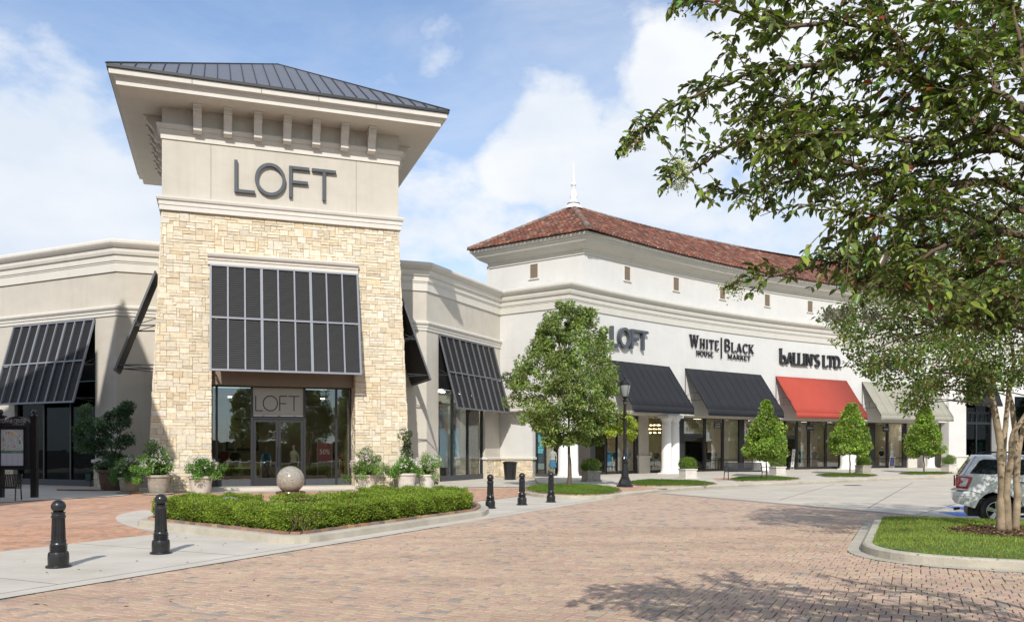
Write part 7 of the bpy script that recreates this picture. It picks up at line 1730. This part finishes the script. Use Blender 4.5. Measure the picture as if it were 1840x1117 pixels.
def leafy(c, every, dens=1.0):
    """leaves in near-opposite pairs along a twig"""
    for i in range(len(c) - 1):
        a, b = c[i], c[i + 1]; L_ = (b - a).length; n = max(1, int(L_ / every)); d = (b - a).normalized(); s_ = d.cross(Vector((0, 0, 1))); s_ = s_.normalized() if s_.length > .1 else Vector((1, 0, 0))
        for k in range(n):
            if rr.random() > dens: continue
            p = a.lerp(b, (k + rr.random()) / n)
            for sg_ in (-1, 1):
                if rr.random() < .12: continue
                dd = d * .55 + s_ * sg_ * (.75 + rr.gauss(0, .2)) + Vector((rr.gauss(0, .25), rr.gauss(0, .25), -.28 + rr.gauss(0, .3))); nn_ = Vector((rr.gauss(0, .35), rr.gauss(0, .35), 1)) - d * .2
                LP.append(tuple(p)); LD.append(tuple(dd.normalized())); LN.append(tuple(nn_))
SIL2 = [(1105, 290), (1108, 240), (1170, 185), (1235, 135), (1300, 100), (1285, 70), (1195, 40), (1190, -400), (2600, -400), (2600, 900), (1880, 640), (1800, 606), (1745, 600), (1700, 606), (1640, 575), (1590, 548), (1530, 538), (1480, 510), (1430, 545), (1295, 535), (1285, 500), (1400, 460), (1480, 430), (1500, 400), (1420, 400), (1380, 402), (1285, 370), (1240, 365), (1180, 352), (1172, 308), (1205, 290), (1205, 250), (1180, 265)]
def proj(p): return (CX + F * p[0] / p[1], HY - F * (p[2] - H) / p[1])
def inside1(p):
    u, v = proj(p); x, y = np.array([u]), np.array([v]); return bool(in_poly(x, y, SIL2)[0])
first_ = True
for li, (px_, Yb, ra) in enumerate(limbs):
    pts = [Vector(at(u, v, Yb + .18 * math.sin(i * 1.3 + li))) for i, (u, v) in enumerate(px_)]
    if px_[0][0] >= 1830:                     # limbs that come in from the trunk outside the frame
        a = Vector(head); pts = [a, a.lerp(pts[0], .5) + Vector((0, 0, .12))] + pts
        ra2 = ra * 1.35
    else: ra2 = ra
    c = curve(pts, 5, .004, rr); limb_mesh(q, c, ra2, .004, 7)
    n0 = 3 if px_[0][0] >= 1830 else 2
    leafy(c[-7:], .034)
    tot = len(c)
    for i in range(n0, tot - 1):
        vis = proj(c[i])[0] < 2000
        for _ in range((rr.choice((1, 2)) if proj(c[i])[0] < 1480 else rr.choice((1, 2, 2, 3)) if vis else 3)):
            a = c[i].lerp(c[i + 1], rr.random()); d = (c[i + 1] - c[i]).normalized(); L_ = rr.uniform(.14, .48) * (1 if i < tot * .75 else .6)
            dd = (d * rr.uniform(.1, .9) + Vector((rr.gauss(-.15, .5), rr.gauss(0, .5), rr.gauss(-.05, .5)))).normalized(); e = a + dd * L_; m_ = a.lerp(e, .5) + Vector((0, 0, .03)); e = e - Vector((0, 0, .05))
            if not inside1(e): continue
            tw = curve([a, m_, e], 3, .003, rr); limb_mesh(q, tw, .0045, .0018, 4); leafy(tw, .033, .95)
            for _2 in range(rr.choice((1, 1, 2, 2))):
                j = rr.randrange(1, len(tw) - 1); a2 = tw[j]; d2 = (dd * .4 + Vector((rr.gauss(0, .6), rr.gauss(0, .6), rr.gauss(-.1, .5)))).normalized(); e2 = a2 + d2 * rr.uniform(.10, .24)
                if inside1(e2): tw2 = [a2, a2.lerp(e2, .5) + Vector((0, 0, .01)), e2]; limb_mesh(q, tw2, .003, .0014, 4); leafy(tw2, .034)
q.build('branch', M_TWIG, root, smooth=True)
LP, LD, LN = np.array(LP), np.array(LD), np.array(LN)
n = len(LP); pu = CX + F * LP[:, 0] / LP[:, 1]; pv = HY - F * (LP[:, 2] - H) / LP[:, 1]; kp_ = in_poly(pu, pv, SIL2) | (r.random(n) < .03)
LP, LD, LN, pu, pv = LP[kp_], LD[kp_], LN[kp_], pu[kp_], pv[kp_]; n = len(LP); print('near leaves', n)
ll = np.clip(.054 * (1 + r.normal(size=n) * .3), .022, .095); lw = ll * (.46 + r.normal(size=n) * .05)
lc = leafcols(n, (.155, .205, .052), r, .36, .14, spots=[(.014, (.32, .06, .035)), (.008, (.26, .12, .04)), (.16, (.24, .30, .05)), (.03, (.10, .07, .04))])
# the 290 leaves that show largest are parts of their own, the rest one mass
vis = (pu > 1100) & (pu < 1835) & (pv > 5) & (pv < 600); sc_ = np.where(vis, ll / LP[:, 1] + (pu < 1450) * .004, -1); order = np.argsort(-sc_); big = order[:290]; rest = order[290:]
leaf_mesh('foliage', LP[rest], LD[rest], LN[rest], ll[rest], lw[rest], lc[rest], M_LEAFG, root, True)
for i in big: leaf_mesh('leaf', LP[i:i + 1], LD[i:i + 1], LN[i:i + 1], ll[i:i + 1], lw[i:i + 1], lc[i:i + 1], M_LEAFG, root, True, None)
def blossom(pts, spread, n, base, nm='blossom_cluster'):
    c = np.array([at(*p_) for p_ in pts]); c = np.repeat(c, n, axis=0) + r.normal(size=(len(pts) * n, 3)) * spread; leaf_mesh(nm, c, unit(len(c), r), unit(len(c), r), .012, .011, leafcols(len(c), base, r, .18, .05, spots=[(.15, (.30, .26, .10))]), M_PETAL, root, False)
blossom([(1120, 272, 5.0), (1130, 264, 5.0), (1137, 250, 5.0), (1142, 240, 5.0), (1147, 262, 5.02)], .016, 130, (.50, .42, .30)); blossom([(1216, 300, 4.95), (1224, 296, 4.95), (1220, 308, 4.95), (1228, 304, 4.95)], .022, 150, (.70, .70, .58)); blossom([(1215, 330, 4.95), (1222, 336, 4.95), (1228, 325, 4.95)], .022, 120, (.62, .66, .70))
blossom([(1498, 563, 5.0), (1486, 566, 5.0), (1510, 570, 5.0), (1520, 560, 5.0)], .018, 130, (.34, .33, .31)); blossom([(1563, 572, 5.0), (1572, 566, 5.0), (1556, 562, 5.0)], .02, 130, (.34, .34, .31)); blossom([(1414, 165, 5.1), (1408, 150, 5.1), (1420, 185, 5.1)], .03, 90, (.50, .46, .30)); blossom([(1225, 12, 4.8), (1250, 6, 4.8), (1260, 14, 4.8), (1215, 18, 4.8)], .02, 40, (.10, .09, .04)); blossom([(1308, 520, 5.2), (1318, 514, 5.2), (1325, 522, 5.2)], .03, 90, (.28, .34, .06))

# ================================================================ parked white car
CA = Fr((11.14, 19.15), -25.6)
car = thing('parked_car', CA(1.3, .9, -.016), 'white family car seen from its rear right side, parked behind the island tree', 'car')
GZ = -.016
V = lambda x, y, z: CA(x, y, z + GZ)        # x forward from the rear axle, y inwards from the near side
M_CARW = mat('car_paint_white', (.72, .73, .74), .28, .015, 1, spec=.5, coat=.8); M_CARG = mat('car_glass', (.012, .014, .018), .05, .05, 2, spec=.8); M_TYRE = mat('tyre', (.018, .018, .019), .8, .15, 20, .3, 80); M_RIM = mat('alloy', (.50, .51, .53), .25, .05, 4, metal=.8); M_BLK = mat('black_plastic', (.014, .014, .015), .5, .1, 4); M_RED = mat('tail_red', (.42, .012, .02), .12, .05, 5, spec=.6); M_CLR = mat('tail_clear', (.62, .60, .60), .15, .05, 5, spec=.6)
HWD = .905
def ycar(x, z, rear, front):
    """half width of the body at x, z"""
    y = HWD
    dr = x - rear; df = front - x
    if dr < .30: y -= .20 * (1 - max(0, dr) / .30) ** 2.2
    if df < .45: y -= .30 * (1 - max(0, df) / .45) ** 2
    if z < .5: y -= .05 * (.5 - z) / .3
    if .62 < z < .84: y += .010
    if z > .95: y -= .10 * (max(0.0, z - .95) / .30) ** 1.6 * .35
    return y
AR = .415
def zlow(x):
    z = .30 if .2 < x < 2.4 else (.42 if x < -.42 or x > 3.0 else .32)
    if x < -.42: z = .42 + .12 * min(1, (-.42 - x) / .45)
    for c in (0.0, 2.62):
        dx = abs(x - c)
        if dx < AR + .02: z = max(z if dx > AR - .02 else 0, .37 + math.sqrt(max(0, (AR + .02) ** 2 - dx * dx)) + .02)
    return z
zr = [0, .52, .60, .70, .80, .835, .86, .95, 1.05, 1.13, 1.19]
rearx = lambda z: -.90 + (.04 if z < .6 else 0) if z < .83 else (-.80 + .05 * (z - .86) / .3)
frontx = lambda z: 3.50 if z < .75 else 3.50 - .28 * ((z - .75) / .4) ** 1.5
q = MB(); xs = sorted(set([round(-1 + .0 + i * .05, 3) for i in range(0, 92)])); cols_ = np.linspace(0, 1, 98); vs = []; nr_ = len(zr)
for side in (0, 1):
    for t in cols_:
        for j, z in enumerate(zr):
            x = rearx(z) + (frontx(z) - rearx(z)) * t; zl = zlow(x); zz_ = zl + (1.19 - zl) * 0 if j == 0 else max(z, zl + .008 * j)
            if x > 2.35: zz_ = min(zz_, 1.19 - .18 * ((x - 2.35) / 1.1) ** 1.3 - (0 if j == nr_ - 1 else .005 * (nr_ - 1 - j)))
            y = ycar(x, zz_, rearx(z), frontx(z)); vs.append(V(x, HWD - y if side == 0 else HWD + y, zz_))
nc = len(cols_); fs = []; mi = []
for side in (0, 1):
    o = side * nc * nr_
    for i in range(nc - 1):
        for j in range(nr_ - 1): f = (o + i * nr_ + j, o + (i + 1) * nr_ + j, o + (i + 1) * nr_ + j + 1, o + i * nr_ + j + 1); fs.append(f if side == 0 else f[::-1])
o = nc * nr_
for j in range(nr_ - 1): fs.append((j, j + 1, o + j + 1, o + j)); b = (nc - 1) * nr_; fs.append((b + j, o + b + j, o + b + j + 1, b + j + 1))
for i in range(nc - 1): fs.append((i * nr_ + nr_ - 1, (i + 1) * nr_ + nr_ - 1, o + (i + 1) * nr_ + nr_ - 1, o + i * nr_ + nr_ - 1))
q.add(vs, fs); q.build('body', M_CARW, car, smooth=38, recalc=True)
# greenhouse
def ygh(z): return .875 - .20 * (max(0.0, z - 1.19) / .47) ** 1.15
gz = [1.185, 1.25, 1.35, 1.45, 1.55, 1.61, 1.645, 1.665]
def gx(z, t):
    k = (z - 1.185) / .48; r_ = -.755 + .29 * k; f_ = 2.45 - .85 * k; return r_ + (f_ - r_) * t
q = MB(); vs = []; cg = np.linspace(0, 1, 30)
for side in (0, 1):
    for t in cg:
        for z in gz:
            x = gx(z, t); y = ygh(min(z, 1.62)) - (0.06 if z > 1.63 else 0) - (.08 if z > 1.66 else 0)
            e = min(t, 1 - t) * 3.1; y -= .14 * max(0, 1 - e / .22) ** 2; vs.append(V(x, HWD - y if side == 0 else HWD + y, z))
ng = len(gz); fs = []
for side in (0, 1):
    o = side * len(cg) * ng
    for i in range(len(cg) - 1):
        for j in range(ng - 1): f = (o + i * ng + j, o + (i + 1) * ng + j, o + (i + 1) * ng + j + 1, o + i * ng + j + 1); fs.append(f if side == 0 else f[::-1])
o = len(cg) * ng
for i in range(len(cg) - 1): fs.append((i * ng + ng - 1, (i + 1) * ng + ng - 1, o + (i + 1) * ng + ng - 1, o + i * ng + ng - 1))
for j in range(ng - 1): fs.append((j, j + 1, o + j + 1, o + j)); b = (len(cg) - 1) * ng; fs.append((b + j, o + b + j, o + b + j + 1, b + j + 1))
q.add(vs, fs); q.build('cabin', M_CARW, car, smooth=38, recalc=True)
def side_patch(pts, name, m_, far=False, lift=.006, gh=True, sub=6, parent=car):
    q = MB(); n = len(pts); ins_ = []
    def mp(x, z, l): y = (ygh(z) if gh else ycar(x, z, -.80 if z > .84 else -.9, 3.4)) + l; return V(x, HWD - y if not far else HWD + y, z)
    cx = sum(p[0] for p in pts) / n; cz = sum(p[1] for p in pts) / n; out = []
    for i in range(n):
        a, b = pts[i], pts[(i + 1) % n]
        for k in range(sub): t = k / sub; out.append((a[0] + (b[0] - a[0]) * t, a[1] + (b[1] - a[1]) * t))
    m_n = len(out); vs = [mp(x, z, lift) for x, z in out] + [mp(cx + (x - cx) * .5, cz + (z - cz) * .5, lift) for x, z in out] + [mp(cx, cz, lift)]
    fs = [(i, (i + 1) % m_n, m_n + (i + 1) % m_n, m_n + i) for i in range(m_n)] + [(m_n + i, m_n + (i + 1) % m_n, 2 * m_n) for i in range(m_n)]
    if far: fs = [f[::-1] for f in fs]
    q.add(vs, fs); return q.build(name, m_, parent, smooth=True)
def shrink(pts, d):
    cx = sum(p[0] for p in pts) / len(pts); cz = sum(p[1] for p in pts) / len(pts); return [(x + (cx - x) * d, z + (cz - z) * d) for x, z in pts]
wins = [[(-.56, 1.235), (-.04, 1.215), (.06, 1.27), (.165, 1.50), (.15, 1.555), (-.28, 1.56), (-.345, 1.54)], [(.30, 1.21), (1.02, 1.21), (1.02, 1.56), (.40, 1.56), (.35, 1.52), (.28, 1.30)], [(1.12, 1.21), (2.02, 1.22), (1.98, 1.28), (1.56, 1.55), (1.12, 1.56)]]
for far in (False, True):
    for w__ in wins: a = side_patch(w__, 'window_frame', M_BLK, far, .004); side_patch(shrink(w__, .05), 'window', M_CARG, far, .009)
tl = [(-.815, .885), (-.60, .875), (-.505, 1.13), (-.52, 1.155), (-.775, 1.165)]
for far in (False, True):
    t_ = side_patch(tl, 'tail_light', M_RED, far, .012, False, 4); side_patch([(-.78, .93), (-.64, .93), (-.585, 1.10), (-.61, 1.125), (-.74, 1.13), (-.74, 1.09), (-.655, 1.085), (-.69, .975), (-.78, .97)], 'tail_light_lens', M_CLR, far, .016, False, 3, parent=t_)
q = MB()                                    # rear face: lamps wrap round, hatch glass, plate, bumper step
q.hexa([V(-.862, .30, 1.22), V(-.862, 1.51, 1.22), V(-.72, 1.51, 1.22), V(-.72, .30, 1.22), V(-.60, .36, 1.56), V(-.60, 1.45, 1.56), V(-.5, 1.45, 1.56), V(-.5, .36, 1.56)]); 
o_ = q; q = MB(); q.quad(V(-.755, .28, 1.23), V(-.535, .34, 1.57), V(-.535, 1.47, 1.57), V(-.755, 1.53, 1.23)); q.build('hatch_glass', M_CARG, car)
for s0 in (.20, 1.40): q = MB(); q.box(Fr(V(-.835, s0, 0)[:2], -25.6), 0, .03, 0, .21, .88 + GZ, 1.15 + GZ); q.build('tail_light', M_RED, car)
# lines, handle, rack, mouldings
def line_strip(pts, wd, name, m_, far=False, gh=False, lift=.003):
    for (a, b) in zip(pts[:-1], pts[1:]):
        dx, dz = b[0] - a[0], b[1] - a[1]; l = math.hypot(dx, dz); nx, nz = -dz / l * wd / 2, dx / l * wd / 2
        side_patch([(a[0] + nx, a[1] + nz), (a[0] - nx, a[1] - nz), (b[0] - nx, b[1] - nz), (b[0] + nx, b[1] + nz)], name, m_, far, lift, gh, 2)
line_strip([(-.87, .835), (-.55, .835), (-.32, .76)], .012, 'bumper_seam', M_BLK); line_strip([(-.88, .70), (-.58, .70)], .010, 'bumper_seam', M_BLK)
line_strip([(.30, 1.17), (.36, .95), (.42, .70), (.52, .45)], .012, 'door_seam', M_BLK); line_strip([(1.07, 1.18), (1.07, .40)], .012, 'door_seam', M_BLK); line_strip([(2.05, 1.16), (2.02, .40)], .012, 'door_seam', M_BLK)
line_strip([(-.69, 1.19), (-.43, 1.63)], .010, 'hatch_seam', M_BLK, gh=True)
line_strip([(.45, .42), (2.15, .42)], .14, 'sill_cladding', M_BLK, lift=.012)
for x in (.42, 1.2): q = MB(); q.tube([V(x, -.012, 1.04), V(x + .03, -.04, 1.045), V(x + .20, -.04, 1.045), V(x + .23, -.012, 1.04)], .014, 6); q.build('door_handle', M_BLK, car)
q = MB()
for y in (.30, 1.51): q.tube([V(-.35, y, 1.68), V(-.25, y, 1.725), V(1.45, y, 1.725), V(1.55, y, 1.68)], .018, 6)
for x in (.0, .9): q.beam(V(x, .30, 1.72), V(x, 1.51, 1.72), .04, .02)
q.build('roof_rack', M_BLK, car)
q = MB(); q.tube([V(-.75, .35, .40), V(-.88, .35, .38)], .03, 8); q.build('bumper_underside', M_BLK, car)
q = MB(); q.box(CA, -.6, 3.3, .12, 1.69, .24 + GZ, .60 + GZ); q.build('underbody', M_BLK, car)
for c in (0.0, 2.62):
    for y0 in (.03, 1.78):
        q = MB(); n = 20
        q.add([V(c + (AR + .03) * math.cos(math.pi * i / n), y0 + (0 if y0 < 1 else 0), .37 + (AR + .03) * math.sin(math.pi * i / n)) for i in range(n + 1)] + [V(c + (AR + .03) * math.cos(math.pi * i / n), y0 + (.28 if y0 < 1 else -.28), .37 + (AR + .03) * math.sin(math.pi * i / n)) for i in range(n + 1)], [(i, i + 1, n + 2 + i, n + 1 + i) for i in range(n)]); q.build('wheel_arch', M_BLK, car)
def wheel(cx, yo, sgn):
    root_ = bpy.data.objects.new('wheel', None); COL.objects.link(root_); root_.location = V(cx, yo, .3675); bpy.context.view_layer.update(); attach(root_, car)
    def ring_(prof, n=40):
        m = MB(); vs = []
        for (r_, y) in prof:
            for k in range(n): a = 2 * math.pi * k / n; vs.append(V(cx + r_ * math.cos(a), yo + sgn * y, .3675 + r_ * math.sin(a)))
        m.add(vs, [(i * n + k, i * n + (k + 1) % n, (i + 1) * n + (k + 1) % n, (i + 1) * n + k) for i in range(len(prof) - 1) for k in range(n)]); return m
    ring_([(.20, .22), (.34, .22), (.365, .19), (.3675, .05), (.355, .02), (.30, -.0), (.235, .008), (.222, .02), (.21, .03)]).build('tyre', M_TYRE, root_, smooth=50, recalc=True)
    ring_([(.222, .015), (.225, .006), (.212, .004), (.205, .02), (.195, .06), (.19, .10)]).build('rim', M_RIM, root_, smooth=50, recalc=True)
    ring_([(.20, .10), (.01, .10)]).build('brake', M_BLK, root_, recalc=True)
    m = MB()
    for k in range(5):
        a = 2 * math.pi * k / 5 + math.pi / 2; ca, sa = math.cos(a), math.sin(a); P = lambda r_, t, y: V(cx + r_ * ca - t * sa, yo + sgn * y, .3675 + r_ * sa + t * ca)
        m.hexa([P(.05, -.036, .035), P(.05, .036, .035), P(.05, .036, .06), P(.05, -.036, .06), P(.207, -.050, .014), P(.207, .050, .014), P(.207, .050, .05), P(.207, -.050, .05)])
    m.build('spoke', M_RIM, root_, recalc=True)
    ring_([(.001, .018), (.035, .02), (.045, .035), (.07, .04), (.07, .06)], 20).build('hub', M_RIM, root_, recalc=True, smooth=40)
wheel(0, .02, 1); wheel(2.62, .02, 1); wheel(0, 1.79, -1); wheel(2.62, 1.79, -1)
q = MB(); q.ball(V(1.95, -.09, 1.26), .11, 12, 8, sc=(.7, 1, .8)); q.build('wing_mirror', M_CARW, car, smooth=True)

# ================================================================ out of frame: added blocks shading the left wing; trees reflected in shop glass
sp_ = Fr((-18.0, 19.0), 29 - 45)
root = thing('added_shade_tower', (-18, 19, 0), 'unseen slim stucco tower with a steep dark pyramid roof, added outside the left picture edge to shade the left wing', 'building')  # unseen tower added so its shadow peaks on the left wing
q = MB(); h_ = 2.2 / math.sqrt(2); q.box(sp_, -h_, h_, -h_, h_, -.05, 11.5); q.build('shaft', M_BEIGE, root)
q = MB(); e = 4.7 / math.sqrt(2); b4 = [sp_(-e, -e, 11.4), sp_(e, -e, 11.4), sp_(e, e, 11.4), sp_(-e, e, 11.4)]; q.add(b4 + [(-18, 19, 23.4)], [(3, 2, 1, 0), (0, 1, 4), (1, 2, 4), (2, 3, 4), (3, 0, 4)]); q.build('roof', M_ROOFMET, root)
root = thing('added_shade_block', (-30, 17, 0), 'unseen tall plain dark brick block added outside the left picture edge to shade the left wing', 'building')  # unseen block added to carry that shadow on to the left
q = MB(); q.hexa([(-46, 12, -.05), (-19.4, 12, -.05), (-19.4, 21, -.05), (-46, 21, -.05), (-46, 12, 18), (-19.4, 12, 19.9), (-19.4, 21, 19.9), (-46, 21, 18)]); q.build('wall', mat('dark_brick', (.12, .07, .05), .9, .15, 3), root)
q = MB(); q.box(WORLD, -46.3, -19.1, 11.7, 11.99, 16.5, 17.3); q.build('cornice', M_TRIM, root)
st_ = [o for o in COL.objects if o.get('category') == 'tree' and o.name.startswith('street_tree')][0]
rr = random.Random(9)
k_ = 0
for row, (x0, y0, dx, dy, n) in enumerate(((-30, -30, 7.2, .6, 12), (56, 12, 1.2, 8.0, 8))):
    for i in range(n):
        X = x0 + dx * i + rr.uniform(-1, 1); Yb = y0 + dy * i + rr.uniform(-1, 1)
        copy_thing(st_, (X - st_.location.x, Yb - st_.location.y, -.1), 'leafy tree in the car park row %s' % ('behind the camera' if row == 0 else 'beyond the right picture edge'), rot=i * 1.3, scale=rr.uniform(1.0, 1.3), group='trees of the car park behind the camera' if row == 0 else 'trees beyond the right picture edge')
for (x0, y0, x1, y1, h_, lb) in ((-50, -38, 70, -36, 2.6, 'long hedge behind the camera'), (66, -30, 68, 90, 2.8, 'long hedge beyond the right picture edge')):
    q = MB(); q.box(WORLD, x0, x1, y0, y1, -.05, h_); tag(q.build('long_hedge', MATS['hedge_core']), lb + ' closing the car park', 'hedge')
bpy.context.view_layer.update()

# fallen leaves on the lawn, the kerb side and the pavers
r = np.random.default_rng(91); P_ = []
for (u0, u1, v0, v1, n, z) in ((1580, 1835, 932, 1000, 130, None), (1450, 1840, 1000, 1060, 45, .004), (860, 1500, 900, 1000, 40, .004), (300, 860, 962, 1010, 26, .008), (20, 600, 1000, 1090, 24, .006)):
    for _ in range(n):
        x, y = gnd(r.uniform(u0, u1), r.uniform(v0, v1), .2 if z is None else 0)
        P_.append((x, y, (float(mound(np.array(x), np.array(y))) + .045) if z is None else z))
P_ = np.array(P_); n = len(P_); d = unit(n, r); d[:, 2] *= .15
o = leaf_mesh('fallen_leaves', P_, d, unit(n, r) * .3 + np.array([0, 0, 1]), .05 * (.6 + r.random(n) * .8), .028, leafcols(n, (.34, .19, .07), r, .3, .15, spots=[(.3, (.42, .30, .12)), (.12, (.30, .07, .03))]), M_LEAF, None, True, None)
tag(o, 'scattered dry fallen leaves on the island lawn and the pavers', 'fallen leaves', kind='stuff')
